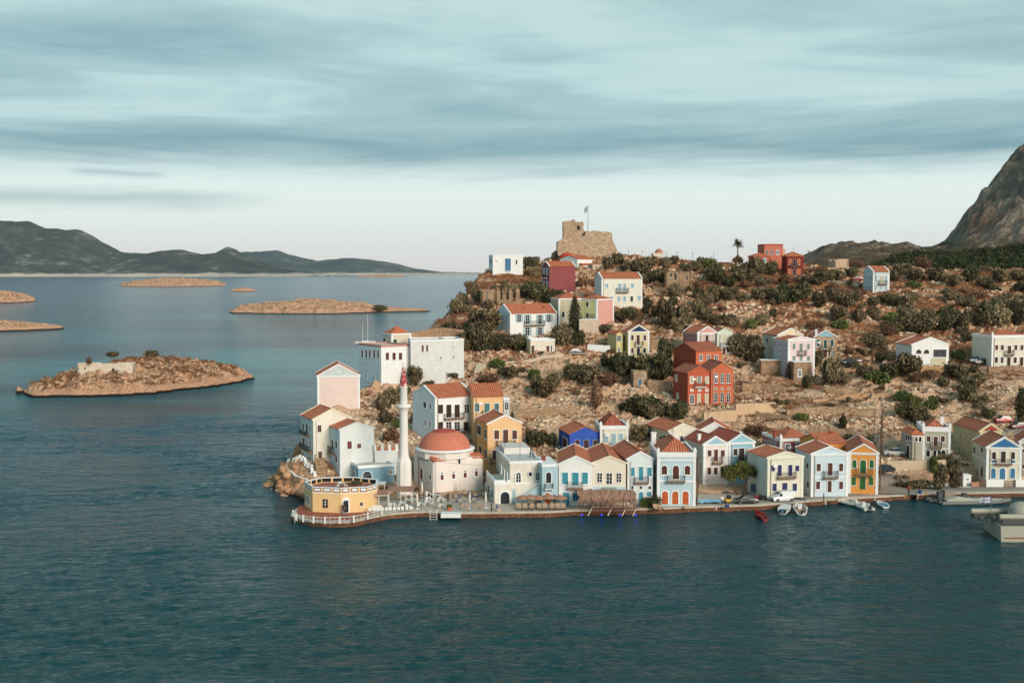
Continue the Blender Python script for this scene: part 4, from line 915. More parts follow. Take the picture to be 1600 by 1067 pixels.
# ---------------------------------------------------------------- quay
def quay():
    top = plaster('quay_paving', S(186, 174, 160), .4)
    n_ = len(QL); m = MB()
    back = [Vector((p.x, p.y+(4 if i < 1 else 13 if i < 11 else 10), 0)) for i, p in enumerate(QL)]
    for i in range(n_-1):
        a, b, c, d = QL[i], QL[i+1], back[i+1], back[i]
        m.hexa([(q.x, q.y, -3) for q in (a, b, c, d)]+[(q.x, q.y, QZ) for q in (a, b, c, d)])
    m.build('quay', top, kind='structure')
    st, kb = MB(), MB()
    for i in range(n_-1):
        a, b = QL[i], QL[i+1]; dn = (b-a).normalized(); nn = Vector((dn.y, -dn.x, 0))
        def q(p, o, z): return (p.x+nn.x*o, p.y+nn.y*o, z)
        st.hexa([q(a, 0, -3), q(b, 0, -3), q(b, .06, -3), q(a, .06, -3)][::-1]+[q(a, 0, .66), q(b, 0, .66), q(b, .06, .66), q(a, .06, .66)][::-1])
        kb.hexa([q(a, -.45, .66), q(b, -.45, .66), q(b, .14, .66), q(a, .14, .66)][::-1]+[q(a, -.45, QZ+.05), q(b, -.45, QZ+.05), q(b, .14, QZ+.05), q(a, .14, QZ+.05)][::-1])
    st.build('quay_face', stone('quay', S(148, 104, 78), S(112, 80, 60), 1.2, .8), kind='structure')
    kb.build('quay_edge', plaster('kerb', S(196, 184, 168), .5), kind='structure')
    tp = [QL[i]+Vector((0.6 if i == 0 else 0, .75, QZ+.006)) for i in range(6)]+[Vector((-23, 189.5, QZ+.006)), Vector((-35.6, 190.6, QZ+.006))]
    MB().add([tuple(p) for p in tp], [list(range(8))]).build('terrace_paving', stone('brickpave', S(186, 118, 96), S(160, 98, 80), 3.0, .4), kind='structure')
    # asphalt of the harbour road on the right, and the side road going up between the houses
    rd = flat('asphalt', S(138, 132, 124), .9)
    m = MB(); i0 = 14
    for i in range(i0, n_-1):
        a, b = QL[i], QL[i+1]; m.add([(a.x, a.y+1.4, QZ+.004), (b.x, b.y+1.4, QZ+.004), (b.x, b.y+6.2, QZ+.004), (a.x, a.y+6.2, QZ+.004)], [(0, 1, 2, 3)])
    m.build('road', plaster('asphalt_p', S(150, 142, 132), .3), kind='structure')
quay()
# ---------------------------------------------------------------- build houses
for h in HOUSES: build_house(h)
# ---------------------------------------------------------------- landmarks
def hspec(C, by, R, L, D=None, z=None, Y=None, th=None):
    """frame of a building without building a house: returns the dict of H() but keeps it out of the row"""
    n0 = len(PTS); H('x', 'x', L, C, R, by, by-20, th, 'none', None, z=z, Y=Y, D=D); del PTS[n0:]
    return HOUSES.pop()
fF = lambda u, q, z: (u, -q, z)
fL = lambda u, q, z: (-q, u, z)

def mosque():
    h = hspec(678, 775, 757, 645, D=9.2, Y=199.5)
    root = empty('mosque', h['P'], h['th'], 'cream mosque with a broad terracotta dome and arched red windows', 'mosque')
    wm = pl('mosque', 230, 218, 208, .14); W, D = h['W'], h['D']; zt = 6.3
    cx, cy = W*.43, D*.5; R = 4.6
    m = MB(); c = .5
    poly = [(0, c), (c, 0), (W-c, 0), (W, c), (W, D-c), (W-c, D), (c, D), (0, D-c)]
    m.loft([[(x, y, -2) for x, y in poly], [(x, y, zt-.6) for x, y in poly]], False)
    m.loft([[(cx+(x-cx)*.97, cy+(y-cy)*.97, zt-.6) for x, y in poly], [(cx+(x-cx)*.95, cy+(y-cy)*.95, zt) for x, y in poly]], False)
    m.build('wall', wm, root)
    def octa(r, z, rot=.3927): return [(cx+r*math.cos(rot+i*math.pi/4), cy+r*math.sin(rot+i*math.pi/4), z) for i in range(8)]
    MB().loft([octa(R+.55, zt-.1), octa(R+.55, zt+1.15)], False).build('drum', wm, root)
    MB().lathe([(R+.75, 0), (R+.8, .18), (R+.45, .3)], 32, (cx, cy, zt+1.15)).build('cornice', TRIM, root)
    dm = pl('terracotta', 202, 122, 98, .25)
    prof = [(R*math.cos(a*math.pi/2/12), 3.35*math.sin(a*math.pi/2/12)) for a in range(13)]; prof[-1] = (.05, 3.35)
    dome = MB().lathe([(R+.25, -.12), (R+.05, 0)]+prof[1:], 40, (cx, cy, zt+1.4)).build('dome', dm, root)
    k = [(r*1.012, z*1.012) for r, z in prof if r < 2.3]
    MB().lathe([(2.25, k[0][1]-.15)]+k, 28, (cx, cy, zt+1.4)).build('dome_cap', pl('cap_red', 178, 84, 72, .25), dome)
    m = MB()
    for x0, y0 in ((.1, .1), (W-2.3, .1)):
        m.hexa([(x0, y0, zt-.3), (x0+2.2, y0, zt-.3), (x0+2.2, y0+1.6, zt-.3), (x0, y0+1.6, zt-.3), (x0, y0, zt-.1), (x0+2.2, y0, zt-.1), (x0+2.2, y0+1.6, zt+.5), (x0, y0+1.6, zt+.5)])
    m.build('corner_roof', tiles('orange', TILE['orange'], 'x'), root)
    m = MB(); mb_box(m, fF, c, W-c, 1.0, 1.12, 0, .07); m.build('string_course', wm, root)
    put(root, h, 'F', 's 741.5 749.5 690.5 4.6 red .2; s 740 747.5 708.5 4.6 red .2; s 738 746 726.5 4.6 red .2; s 735.5 743.5 744 4.2 red .2; an 716 724 717.5 3.4 x .05')
    put(root, h, 'F', 'an 738 741 690.5 4 x .03; an 736.5 739.5 708.5 4 x .03; an 734.5 737.5 726.5 4 x .03; an 732 735 744 4 x .03')
    put(root, h, 'L', 'ad 731 748 659 4 red; s 741 749 673 2.5 red .05; an 713 718 658 2.5 x .03')
    s = MB(); s.hexa([(W*.2, -.5, -1), (W, -.5, -1), (W, 0, -1), (W*.2, 0, -1), (W*.2, -.5, .1), (W, -.5, 1.0), (W, 0, 1.0), (W*.2, 0, .1)]); s.build('plinth', wm, root)
mosque()

def minaret():
    P = atZ(631.5, 772, QZ)
    root = empty('minaret', P, 0, 'slim white minaret with one balcony and a peeling red conical cap', 'minaret')
    wm = pl('minaret', 228, 222, 214, .15)
    MB().lathe([(1.4, -1.5), (1.38, 0), (1.36, 5.2), (1.3, 5.8), (.95, 6.5), (.82, 7.2)], 8, (0, 0, 0), False, .39).build('base', wm, root)
    MB().lathe([(.8, 7.0), (.76, 8.2), (.72, 14.4), (.85, 14.8), (.95, 15.1), (1.15, 15.3)], 20).build('shaft', wm, root)
    b = MB().lathe([(1.25, 15.3), (1.28, 15.35), (1.28, 15.9), (1.2, 15.9), (1.2, 15.5)], 20).build('balcony', wm, root)
    MB().lathe([(.66, 15.3), (.66, 18.7), (.74, 18.8), (.74, 19.0)], 20).build('upper_shaft', wm, root)
    m = MB().lathe([(.74, 19.0), (.5, 20.6), (.22, 22.1), (.05, 22.7)], 16); m.tube((0, 0, 22.6), (0, 0, 23.2), .03)
    mm, k, p = base_mat('peeling_red'); g = k.add('ShaderNodeNewGeometry').outputs['Position']
    k.ln(k.mix(k.ramp(k.noise(g, 2.2, 5, .6), [(.50, 0.0), (.60, 1.0)]), S(168, 44, 40), S(214, 190, 180)), p.inputs['Base Color']); p.inputs['Roughness'].default_value = .8
    m.build('cap', mm, root)
minaret()

def hall():
    P = [(-34.6, 190.2), (-32.4, 185.3), (-27.6, 184.3), (-23.4, 185.4), (-22.2, 187.6), (-22.6, 192.2), (-27, 194.4), (-32.4, 193.8)]
    o = P[1]; z0 = QZ+.02; root = empty('market_hall', (o[0], o[1], z0), 0, 'yellow octagonal hall with a roof terrace of white oval panels at the quay tip', 'hall')
    Q = [(x-o[0], y-o[1]) for x, y in P]; hgt = 3.2; wm = pl('hall_yellow', 232, 194, 140, .16)
    m = MB(); m.loft([[(x, y, -.5) for x, y in Q], [(x, y, hgt) for x, y in Q]], False); m.build('wall', wm, root)
    cxy = (sum(x for x, y in Q)/8, sum(y for x, y in Q)/8)
    def ins(d): return [(x+(cxy[0]-x)*d, y+(cxy[1]-y)*d) for x, y in Q]
    I = ins(.045); m = MB(); m.loft([[(x, y, hgt) for x, y in I], [(x, y, hgt+.03) for x, y in I]], False); m.build('terrace_floor', pl('brickfloor', 168, 104, 90, .3), root)
    cap, dk, band, ovals = MB(), MB(), MB(), []
    for i in range(8):
        a = Vector((*Q[i], 0)); b = Vector((*Q[(i+1) % 8], 0)); d = (b-a); L_ = d.length; d.normalize(); nn = Vector((d.y, -d.x, 0))
        fn = lambda u, q, z: tuple(a+d*u+nn*q+Vector((0, 0, z)))
        mb_box(band, fn, 0, L_, hgt, hgt+.12, -.2, 0)
        mb_box(cap, fn, -.05, L_+.05, hgt+.78, hgt+.9, -.26, .07); mb_box(cap, fn, -.03, L_+.03, hgt-.1, hgt+.02, 0, .05)
        k = max(2, round(L_/1.6)); s_ = L_/k
        for j in range(k):
            mb_box(band, fn, s_*j-.0, s_*j+.16, hgt+.12, hgt+.78, -.2, 0); mb_box(band, fn, s_*(j+1)-.16, s_*(j+1), hgt+.12, hgt+.78, -.2, 0)
            mb_box(dk, fn, s_*j+.16, s_*(j+1)-.16, hgt+.12, hgt+.78, -.15, -.05)
            u0, u1 = s_*j+.24, s_*(j+1)-.24; r = .2; zc = hgt+.45
            pts = [(u0+r+r*math.cos(t), zc+r*math.sin(t)) for t in np.linspace(math.pi/2, 3*math.pi/2, 6)]+[(u1-r+r*math.cos(t), zc+r*math.sin(t)) for t in np.linspace(-math.pi/2, math.pi/2, 6)]
            ovals.append(MB().prism(pts, -.06, -.01, fn))
    pr = band.build('parapet', wm, root); cap.build('coping', TRIM, pr); dk.build('dark_panel', DARKIN, pr); [q_.build('oval_panel', TRIM, pr) for q_ in ovals]
    def face(i):
        a = Vector((*Q[i], 0)); b = Vector((*Q[(i+1) % 8], 0)); d = (b-a).normalized(); nn = Vector((d.y, -d.x, 0))
        return lambda u, q, z: tuple(a+d*u+nn*q+Vector((0, 0, z)))
    f1 = face(1); f2 = face(2); f0 = face(0)
    opening(root, f1, 'g', 1.85, 2.55, .95, 2.1, 'x', .07, wood('frame_b', SHUT['brown']))
    opening(root, f2, 'n', .35, 1.15, .05, 2.0, 'x', .2); m = MB(); m.prism([(.05, 2.2), (1.45, 2.2), (.75, 2.65)], 0, .16, f2); m.build('door_pediment', TRIM, root)
    opening(root, f2, 's', 3.0, 3.5, 1.0, 1.6, 'brown', .05)
    for u in (.9, 2.0, 3.1): opening(root, f0, 's', u, u+.55, .7, 2.1, 'brown', .06)
    # things on the terrace: a round table with chairs
    return root
hall()

def arcade():
    low = hspec(773, 787, 847, 760, D=10, z=QZ); up = hspec(797, 757, 846.5, 779, D=16, Y=low['P'].y+.12)
    cw = pl('arcade', 226, 219, 204, .3); cs = pl('arcade_side', 214, 208, 194, .3)  # second tone is the same wall with side shade put in
    root = empty('arcaded_house', low['P'], low['th'], 'old cream house with a ground floor arch, long roof terrace and rusty aerials', 'house')
    W, D = low['W'], low['D']; h1 = low['on'](773, 757, low['e'])[1]
    MB().box(0, W, 0, D, -2, h1).build('ground_floor_wall', cw, root)
    MB().box(-.02, 0, 0, D, -2, h1).build('side_wall', cs, root)
    m = MB()
    u1 = low['on'](797, 757, low['e'])[0]
    m.box(-.08, u1, -.08, .17, h1-.05, h1+.75); m.box(-.08, .17, .17, D, h1-.05, h1+.75); m.box(u1, W, -.08, .1, h1-.1, h1+.12); m.build('terrace_parapet', TRIM, root)
    zt = up['on'](797, 724, up['e'])[1]+(up['P'].z-low['P'].z)
    m = MB(); m.box(u1, W, .1, 16, h1, zt); m.build('upper_wall', cw, root); MB().box(u1-.03, u1, .1, 16, h1, zt).build('upper_side_wall', cs, root)
    m = MB(); m.box(u1+.25, W-.25, .4, 15.8, zt, zt+.03); m.build('roof_terrace', pl('lime_roof', 206, 204, 200, .45), root)
    m = MB()
    for b in ((u1-.1, W+.05, 0, .3), (u1-.1, u1+.2, .3, 16), (W-.25, W+.05, .3, 16), (u1+.2, W-.25, 15.7, 16)): m.box(b[0], b[1], b[2], b[3], zt-.12, zt+.32)
    m.build('roof_parapet', TRIM, root)
    MB().box(u1+.5, W-.4, 9.5, 15.6, zt+.02, zt+1.1).build('raised_roof_block', pl('lime_roof2', 216, 212, 206, .35), root)
    for x, y, z in ((u1+2.2, 3, 4.2), (u1+1.0, 12, 2.8)):
        m = MB().tube((x, y, zt), (x, y, zt+z), .035); m.tube((x-.5, y, zt+z*.9), (x+.5, y, zt+z*.9), .02); m.build('aerial', IRON, root)
    m = MB()
    for q in (-.35, .35): m.tube((u1+4.6+q, 4.6, zt), (u1+4.6, 5, zt+2.2), .04); m.tube((u1+4.6+q, 5.4, zt), (u1+4.6, 5, zt+2.2), .04)
    m.build('roof_mast', IRON, root)
    MB().box(u1+5.6, u1+6.3, 1.0, 1.6, zt+.03, zt+.8).build('chimney', flat('rustbox', S(130, 66, 50), .9), root)
    put(root, low, 'F', 'an 768 787 789 14 x .25; p 763 765 803 7 white; p 765 787 803 5 ltblue; ag 738 753 810 7 x .22; r 737 744 828.5 5.5; ag 738 749.5 840 6 x .1')
    put(root, low, 'L', 'an 757 772 764 3; an 763 778 769.5 3; s 727 738 783 2 white; s 733 746 787.5 2 white; s 738 750 792 2 white')
    # blue stair tower and its outside stair
    tw = hspec(846.5, 789, 872.5, 845, D=8, z=QZ, th=math.degrees(low['th'])); tb = pl('tower_blue', 170, 196, 204, .2)
    t = empty('stair_tower', (tw['P'].x+.06, tw['P'].y-.25, tw['P'].z), tw['th'], 'light blue tower with a white loggia between arcaded and turquoise houses', 'house')
    h2 = tw['on'](846.5, 729, tw['e'])[1]; W2 = tw['W']-.1
    MB().box(0, W2, 0, 8, -1, h2).build('wall', tb, t); MB().box(-.03, W2+.03, -.05, 8, h2, h2+.45).build('parapet', TRIM, t)
    put(t, tw, 'F', 'an 737 754 856.5 8 x .12; b 754 762 856.5 12 white; ad 769 787 855 9 orange .1; s 771 786 865 1 brown .03')
    s = empty('outside_staircase', low['P'], low['th'], 'pale blue outside stair rising along the arcaded house to the tower', 'staircase')
    a = lambda x, y: low['on'](x, y, low['e'])
    pts = [a(803, 787), a(812, 786), a(846, 768), a(846, 757), a(840, 757.5), a(803, 781)]
    m = MB(); m.prism(pts, .12, 1.2, fF); m.build('stair_flank', tb, s)
    st = MB(); (u0, z0), (u1_, z1) = a(804, 781), a(845, 757)
    for i in range(15):
        f = i/15; st.box(u0+(u1_-u0)*f, u0+(u1_-u0)*(f+1/15), -1.15, -.15, z0+(z1-z0)*f-.1, z0+(z1-z0)*f+.12)
    st.build('steps', TRIM, s)
    r = MB(); 
    for i in range(22):
        f = i/21; u = u0+(u1_-u0)*f; z = z0+(z1-z0)*f; r.box(u-.02, u+.02, -1.19, -1.15, z, z+.9)
    r.tube((u0, -1.17, z0+.9), (u1_, -1.17, z1+.9), .04); r.build('handrail', TRIM, s)
arcade()

def simple_block(name, label, cat, C, by, R, L, ey, D, mt, Y=None, z=None, th=None, F='', G='', cap=None, top=.15, jagg=0.0, side=None):
    h = hspec(C, by, R, L, D=D, Y=Y, z=z, th=th); hh = h['on'](C, ey, h['e'])[1]
    root = empty(name, h['P'], h['th'], label, cat); W = h['W']
    MB().box(0, W, 0, D, -2.5, hh).build('wall', mt, root)
    if side: MB().box(-.02, 0, 0, D, -2.5, hh).build('side_wall', side, root)
    if cap: MB().box(-.1, W+.1, -.1, D+.1, hh, hh+top).build('coping', cap, root)
    put(root, h, 'F', F); put(root, h, 'L', G); return root, h, hh
simple_block('garden_wall', 'high white wall with orange planters between the grey house and minaret', 'wall', 586, 752, 622, 585.5, 706, 2.2, WHITE, Y=209, th=4, F='', cap=TRIM)
rt, hh_, ht = simple_block('planter_parapet', 'white parapet with three openings holding orange flower boxes above the high wall', 'parapet', 586, 706, 620, 585.5, 704, .5, WHITE, Y=209.2, th=4)
m = MB(); m2 = MB(); W = hh_['W']
for i in range(4): MB().box(W*i/3-.22, W*i/3+.22, 0, .5, ht, ht+1.1).build('post', WHITE, rt)
for i in range(3): MB().box(W*i/3+.35, W*(i+1)/3-.35, .1, .45, ht, ht+.45).build('flower_box', pl('flowerbox', 186, 108, 80), rt)
STONE1 = stone('wall', S(206, 176, 144), S(170, 136, 106), 2.0, .9); STONE2 = stone('castle', S(226, 200, 170), S(196, 166, 138), 1.3, 1.0); STONE3 = stone('terrace', S(218, 190, 158), S(182, 146, 114), 2.2, .9)
simple_block('stone_basement', 'square stone basement with a white framed window under the pink and lavender house', 'basement', 1240, 606, 1268, 1229, 566, 5, STONE1, Y=271, F='s 578 588 1249.5 4.4 grey .2', G='', cap=TRIM, side=stone('wshade', S(170, 148, 126), S(140, 116, 96), 2, .6))  # side stone is toned down to hold that face's shade
simple_block('retaining_wall', 'long stone terrace wall with a dark doorway left of the lavender house', 'wall', 1189, 592, 1231, 1188, 563, 3, STONE1, Y=277.5, th=-3, F='d 577 590 1225.5 4.5 dkbrown .12', cap=TRIM)
simple_block('stone_chapel', 'little stone outhouse with a blue door left of the red ochre houses', 'outhouse', 990, 604, 1011, 989, 580, 5, STONE3, Y=263, th=3, F='d 592 604 1000 4.6 blue .06; an 583 590 1006 2')
simple_block('terrace_base', 'tall white plastered terrace under the salmon house', 'terrace', 905, 524, 936, 900, 500, 5, pl('limestone_p', 206, 186, 164, .4), Y=303.5, th=None, cap=TRIM)
simple_block('terrace_base', 'brown stone terrace with small pillars below the salmon pink block', 'terrace', 936, 519, 960, 935, 510, 4, STONE1, Y=305.5, th=6, F='n 512 518 940,946,952 3 x .05')

# castle
def stones_from(poly, Y0, Y1, name, mt, root, P, jag=.25, batter=0.0):
    """extrude an irregular outline from depth Y0 to Y1; top edges crumble"""
    pts = []
    n_ = len(poly)
    for i in range(n_):
        a = atY(*poly[i], Y0); b = atY(*poly[(i+1) % n_], Y0); L_ = (b-a).length; k = max(1, int(L_/1.3))
        for j in range(k):
            q = a.lerp(b, j/k)
            if j: q = q+Vector((random.uniform(-.5, .5)*jag, 0, random.uniform(-1, 1)*jag))
            pts.append(q)
    k = len(pts); m = MB()
    f = [(p.x-P.x, Y0-P.y-batter*max(0, 1-(p.z-P.z)/8), p.z-P.z) for p in pts]; b = [(p.x-P.x, Y1-P.y, p.z-P.z) for p in pts]
    m.add(f+b, [list(range(k)), list(range(2*k-1, k-1, -1))]+[(i, k+i, k+(i+1) % k, (i+1) % k) for i in range(k)])
    return m.build(name, mt, root)
P = atY(918, 398, 400); cs = empty('castle_ruin', P, 0, 'ruined stone castle with a broken square tower on the hilltop', 'castle')
stones_from([(872, 406), (872, 377), (879, 374), (886, 372), (905, 370), (914, 369), (915, 361), (935, 361), (956, 364), (957, 375), (962, 386), (969, 406)], 395, 411, 'bastion_wall', STONE2, cs, P, .18, 1.2)
tw_ = stones_from([(880, 392), (880.5, 346), (887, 345), (894, 345.5), (895, 343), (898, 343), (899, 346), (905, 347), (911, 346), (912.5, 351), (911, 355), (913, 362), (913, 392)], 397, 406, 'tower', STONE2, cs, P, .2)
m = MB(); a, b = atY(902, 359, 396.9), atY(906, 353, 396.9); m.box(a.x-P.x, b.x-P.x, a.y-P.y, a.y-P.y+.3, a.z-P.z, b.z-P.z); m.build('window', DARKIN, tw_)
stones_from([(872, 400), (871, 380), (876, 374), (885, 378), (890, 400)], 392, 396, 'outwork', STONE2, cs, P, .2)

def flagmat():
    m, k, p = base_mat('flag'); o = k.add('ShaderNodeTexCoord').outputs['UV']
    s = k.add('ShaderNodeSeparateXYZ'); k.ln(o, s.inputs[0]); u, v = s.outputs[0], s.outputs[1]
    st = k.math('MODULO', k.math('FLOOR', k.math('MULTIPLY', v, 9)), 2)         # 1 = white
    can = k.math('MULTIPLY', k.math('LESS_THAN', u, .37), k.math('GREATER_THAN', v, 4/9))
    cu = k.math('LESS_THAN', k.math('ABSOLUTE', k.math('SUBTRACT', u, .185)), .04); cv_ = k.math('LESS_THAN', k.math('ABSOLUTE', k.math('SUBTRACT', v, .722)), .055)
    cr = k.math('MAXIMUM', cu, cv_)
    f = k.math('ADD', k.math('MULTIPLY', st, k.math('SUBTRACT', 1, can)), k.math('MULTIPLY', cr, can))
    k.ln(k.mix(f, S(24, 50, 110), S(226, 228, 228)), p.inputs['Base Color']); p.inputs['Roughness'].default_value = .8; return m
FLAG = flagmat()
def flag(root, x, z, w_, h_, dx=-1, droop=0.0):
    """cloth waving away from its pole at (x, 0, z top)"""
    me = bpy.data.meshes.new('flag_cloth'); nx, nz = 14, 6; v = []; uv = []
    for j in range(nz+1):
        for i in range(nx+1):
            a, b = i/nx, j/nz; v.append((x+dx*w_*a*(1-.35*droop), .12*w_*math.sin(a*9+b)*a, z-h_*(1-b)-droop*h_*a*.6)); uv.append((a, b))
    f = [(j*(nx+1)+i, j*(nx+1)+i+1, (j+1)*(nx+1)+i+1, (j+1)*(nx+1)+i) for j in range(nz) for i in range(nx)]
    me.from_pydata(v, [], f); l = me.uv_layers.new()
    for p in me.polygons:
        for li in p.loop_indices: l.data[li].uv = uv[me.loops[li].vertex_index]
    me.materials.append(FLAG); o = bpy.data.objects.new('flag', me); COL.objects.link(o); o.parent = root; return o
P = atY(918.5, 366, 402); fp = empty('flagpole', P, 0, 'tall flagpole with a drooping blue and white flag on the castle', 'flagpole')
MB().tube((0, 0, 0), (0, 0, 9.9), .13, .09).build('pole', flat('flagpole_grey', S(150, 150, 146), .5), fp); flag(fp, -.08, 9.7, 1.7, 1.7, -1, .8)

# church below the castle
h = hspec(902, 428, 925, 875, D=8, Y=378); R0 = empty('church', h['P'], h['th'], 'white church with a red dome and red tiled roofs under the castle', 'church'); W = h['W']
hh = h['on'](902, 405, h['e'])[1]
m = MB(); m.prism([(0, -3), (8, -3), (8, hh), (4, hh+1.2), (0, hh)], 0, W, lambda u, d, z: (d, u, z)); m.build('wall', WHITE, R0); gable_roof(R0, W, 8, hh, 1.2, 'x', 'orange', False)
m = MB(); m.box(.8, W+.1, -1.8, 0, -3, hh-2.0); m.build('porch_wall', WHITE, R0); MB().hexa([(.6, -2, hh-2.05), (W+.2, -2, hh-2.05), (W+.2, 0, hh-1.5), (.6, 0, hh-1.5), (.6, -2, hh-1.9), (W+.2, -2, hh-1.9), (W+.2, 0, hh-1.3), (.6, 0, hh-1.3)]).build('porch_roof', tiles('orange', TILE['orange'], 'x'), R0)
fP = lambda u, q, z: (u, -1.8-q, z)
for u in (2.0, 3.6): opening(R0, fP, 'n', u, u+.5, .6, 1.6, 'x', .05)
pr = [(2.6*math.cos(a*math.pi/16), 2.2*math.sin(a*math.pi/16)) for a in range(9)]; pr[-1] = (.05, 2.3)
q = (3.6, 8.2, hh+.1); MB().lathe([(2.7, -2), (2.75, 0)]+pr[1:], 24, q).build('dome', pl('dome_red', 190, 70, 48, .2), R0)
simple_block('chapel_house', 'beige block with red lean-to roof on the right of the church', 'outbuilding', 926, 427, 944.5, 921, 413, 5, pl('tanb', 206, 182, 158), Y=376, F='n 415.5 419.5 932,938 1.8 x .04', cap=tiles('orange', TILE['orange'], 'x'))
simple_block('chapel', 'small domed white chapel on the ridge right of the castle', 'chapel', 1020.5, 407, 1038.5, 1020, 395.5, 3.6, pl('chapelw', 214, 202, 190), Y=400, th=4)
P = atY(1029.5, 395.5, 402); MB().lathe([(1.5, -.2), (1.45, .2), (1.2, .8), (.7, 1.3), (.05, 1.5)], 18).build('chapel_dome', pl('cdome', 176, 118, 92), None, P, label='brown domed cap on the small chapel of the ridge', cat='dome')
# red tall house's flank, an added block with sunlight in its tan, white house extras
simple_block('sunlit_flank', 'added tan block as the sunlit flank of the tall brick red ridge house', 'outbuilding', 1223, 416, 1227, 1222.8, 389, 6, pl('tan_sunlit', 206, 172, 140), Y=385.5, th=4)

# ---------------------------------------------------------------- ruins: roofless shells with crumbling tops
def ruin(label, C, R, L, by, ey, Y, D, ops='', th=None, mt=None, name='ruin', G='', tj=.8, cut=()):
    h = hspec(C, by, R, L, D=D, Y=Y, th=th); W = h['W']; hh = h['on'](C, ey, h['e'])[1]; mt = mt or STONE1
    root = empty(name, h['P'], h['th'], label, 'ruin')
    def wl(p0, p1, nm):
        a = Vector(p0); b = Vector(p1); L_ = (b-a).length; d = (b-a)/L_; nn = Vector((d.y, -d.x)); k = max(3, int(L_/.9)); t = .55; m = MB(); zt = []
        for i in range(k+1): zt.append(hh-random.random()**2*tj)
        for i in range(k):
            q0 = a+d*L_*i/k; q1 = a+d*L_*(i+1)/k
            p = [(q0.x, q0.y, -3), (q1.x, q1.y, -3), (q1.x-nn.x*t, q1.y-nn.y*t, -3), (q0.x-nn.x*t, q0.y-nn.y*t, -3)]
            m.hexa(p+[(x, y, z) for (x, y, _), z in zip(p, (zt[i], zt[i+1], zt[i+1], zt[i]))])
        m.build(nm, mt, root)
    wl((0, 0), (W, 0), 'front_wall'); wl((W, 0), (W, D), 'end_wall'); wl((W, D), (0, D), 'back_wall'); wl((0, D), (0, 0), 'end_wall')
    put(root, h, 'F', ops); put(root, h, 'L', G); return root
ruin('roofless stone house with two black openings high on the hillside', 1039.5, 1079, 1039, 443, 424, 353, 7, 'n 427 433 1048.5 2.8 x .02; n 427 438 1055.5 3.4 x .02; n 430 438 1074 1.6 x .02', th=-4)
ruin('tall ruined stone house above the white blue shuttered house', 752, 775, 748, 487, 452, 331, 7, 'n 470 484 757,765 2.5 x .02; n 455 470 761 1.2 x .02', th=6)
ruin('low broken stone wall house beside the tall ruin', 775.5, 820, 775, 487, 467, 330, 6, 'n 473 478 785 4.5 x .02', th=-3)
for i, px in enumerate((779, 788, 798, 809)):
    a = atY(px, 468, 331.5); m = MB(); m.box(-.55, .55, -.35, .35, -.8, 2.5+.4*(i % 2)); m.box(-.35, .3, -.3, .3, 2.5, 3.0+.3*(i % 3 == 0)); m.build('stone_pier', STONE1, None, a, label=('first', 'second', 'third', 'fourth')[i]+' standing stone pier from the left on the broken wall above the white house', cat='pier', group='stone piers of the broken wall')
ruin('round topped beige tower stump near the left foot of the grey ridge', 1304, 1326, 1302, 420, 404.5, 393, 6, '', th=8, mt=pl('tanr', 196, 170, 142, .3))
ruin('low beige ruin left of the tower stump on the ridge', 1290, 1318, 1288, 428, 418, 385, 5, 'n 422 427 1298 3 x .02', th=4, mt=pl('tanr', 196, 170, 142, .3))
ruin('broken ruin with doorways on the right hillside', 1434.5, 1476, 1433, 470, 456.5, 342, 6, 'n 461 469 1447,1455,1462 2.4 x .02', th=2)
ruin('small ruined hut behind the broken ruin with doorways', 1442, 1459, 1441, 458, 448, 350, 5, '', th=2)
ruin('tiny tan ruin on the ridge between palm and castle', 1095, 1108, 1094.5, 411, 404, 398, 4, 'n 406 410 1101 2 x .02', th=0)
ruin('low ruined walls right of the dark red house on the ridge', 1262, 1292, 1261, 433, 424, 374, 5, '', th=5)
ruin('pale ruined hut at the far right of the hillside', 1562, 1580, 1561, 456, 448, 349, 4, '', th=0)
ruin('roofless stone cottage below the dark red house', 1170, 1192, 1169, 437, 428, 372, 4, '', th=4)

# ---------------------------------------------------------------- stone walls on the slope
def rubble_wall(label, pts, hm, mt=None, th=.6, name='stone_wall', cap=None, jag=.18, cat='wall'):
    W_ = [atY(x, y, Yq_) if Yq_ else (hit(x, y) or ground_at(x, y)) for x, y, Yq_ in pts]; P = W_[0].copy(); root = empty(name, P, 0, label, cat); m = MB(); mc = MB()
    for a, b in zip(W_, W_[1:]):
        a = a-P; b = b-P; d = Vector((b.x-a.x, b.y-a.y, 0)); L_ = d.length; d.normalize(); nn = Vector((d.y, -d.x, 0)); k = max(1, int(L_/1.1)); z0 = random.uniform(-jag, jag)
        for i in range(k):
            z1 = random.uniform(-jag, jag); q0 = a.lerp(b, i/k); q1 = a.lerp(b, (i+1)/k)
            p = [q0, q1, q1-nn*th, q0-nn*th]
            m.hexa([(v.x, v.y, v.z-2.5) for v in p]+[(v.x, v.y, v.z+hm+zz_) for v, zz_ in zip(p, (z0, z1, z1, z0))])
            if cap: mc.hexa([(v.x, v.y, v.z+hm+zz_) for v, zz_ in zip(p, (z0, z1, z1, z0))]+[(v.x, v.y, v.z+hm+zz_+.12) for v, zz_ in zip(p, (z0, z1, z1, z0))])
            z0 = z1
    m.build('masonry', mt or STONE3, root)
    if cap: mc.build('coping', cap, root)
    return root
rubble_wall('cream garden wall under the taupe villa', [(1386, 733, 213), (1478, 731, 213)], 1.5, pl('gwall', 206, 186, 158, .35), .4, 'garden_wall', None, .02)
rubble_wall('stone terrace wall below the large white mansion', [(1545, 584, 273), (1612, 584, 273)], 1.7, STONE1, .8, 'stone_wall', None, .05)
rubble_wall('pale terrace wall right of the red ochre houses', [(1150, 642, 246), (1212, 640, 247)], 1.5, pl('twall', 214, 180, 146, .4), 1.2, 'terrace_wall', None, .08)
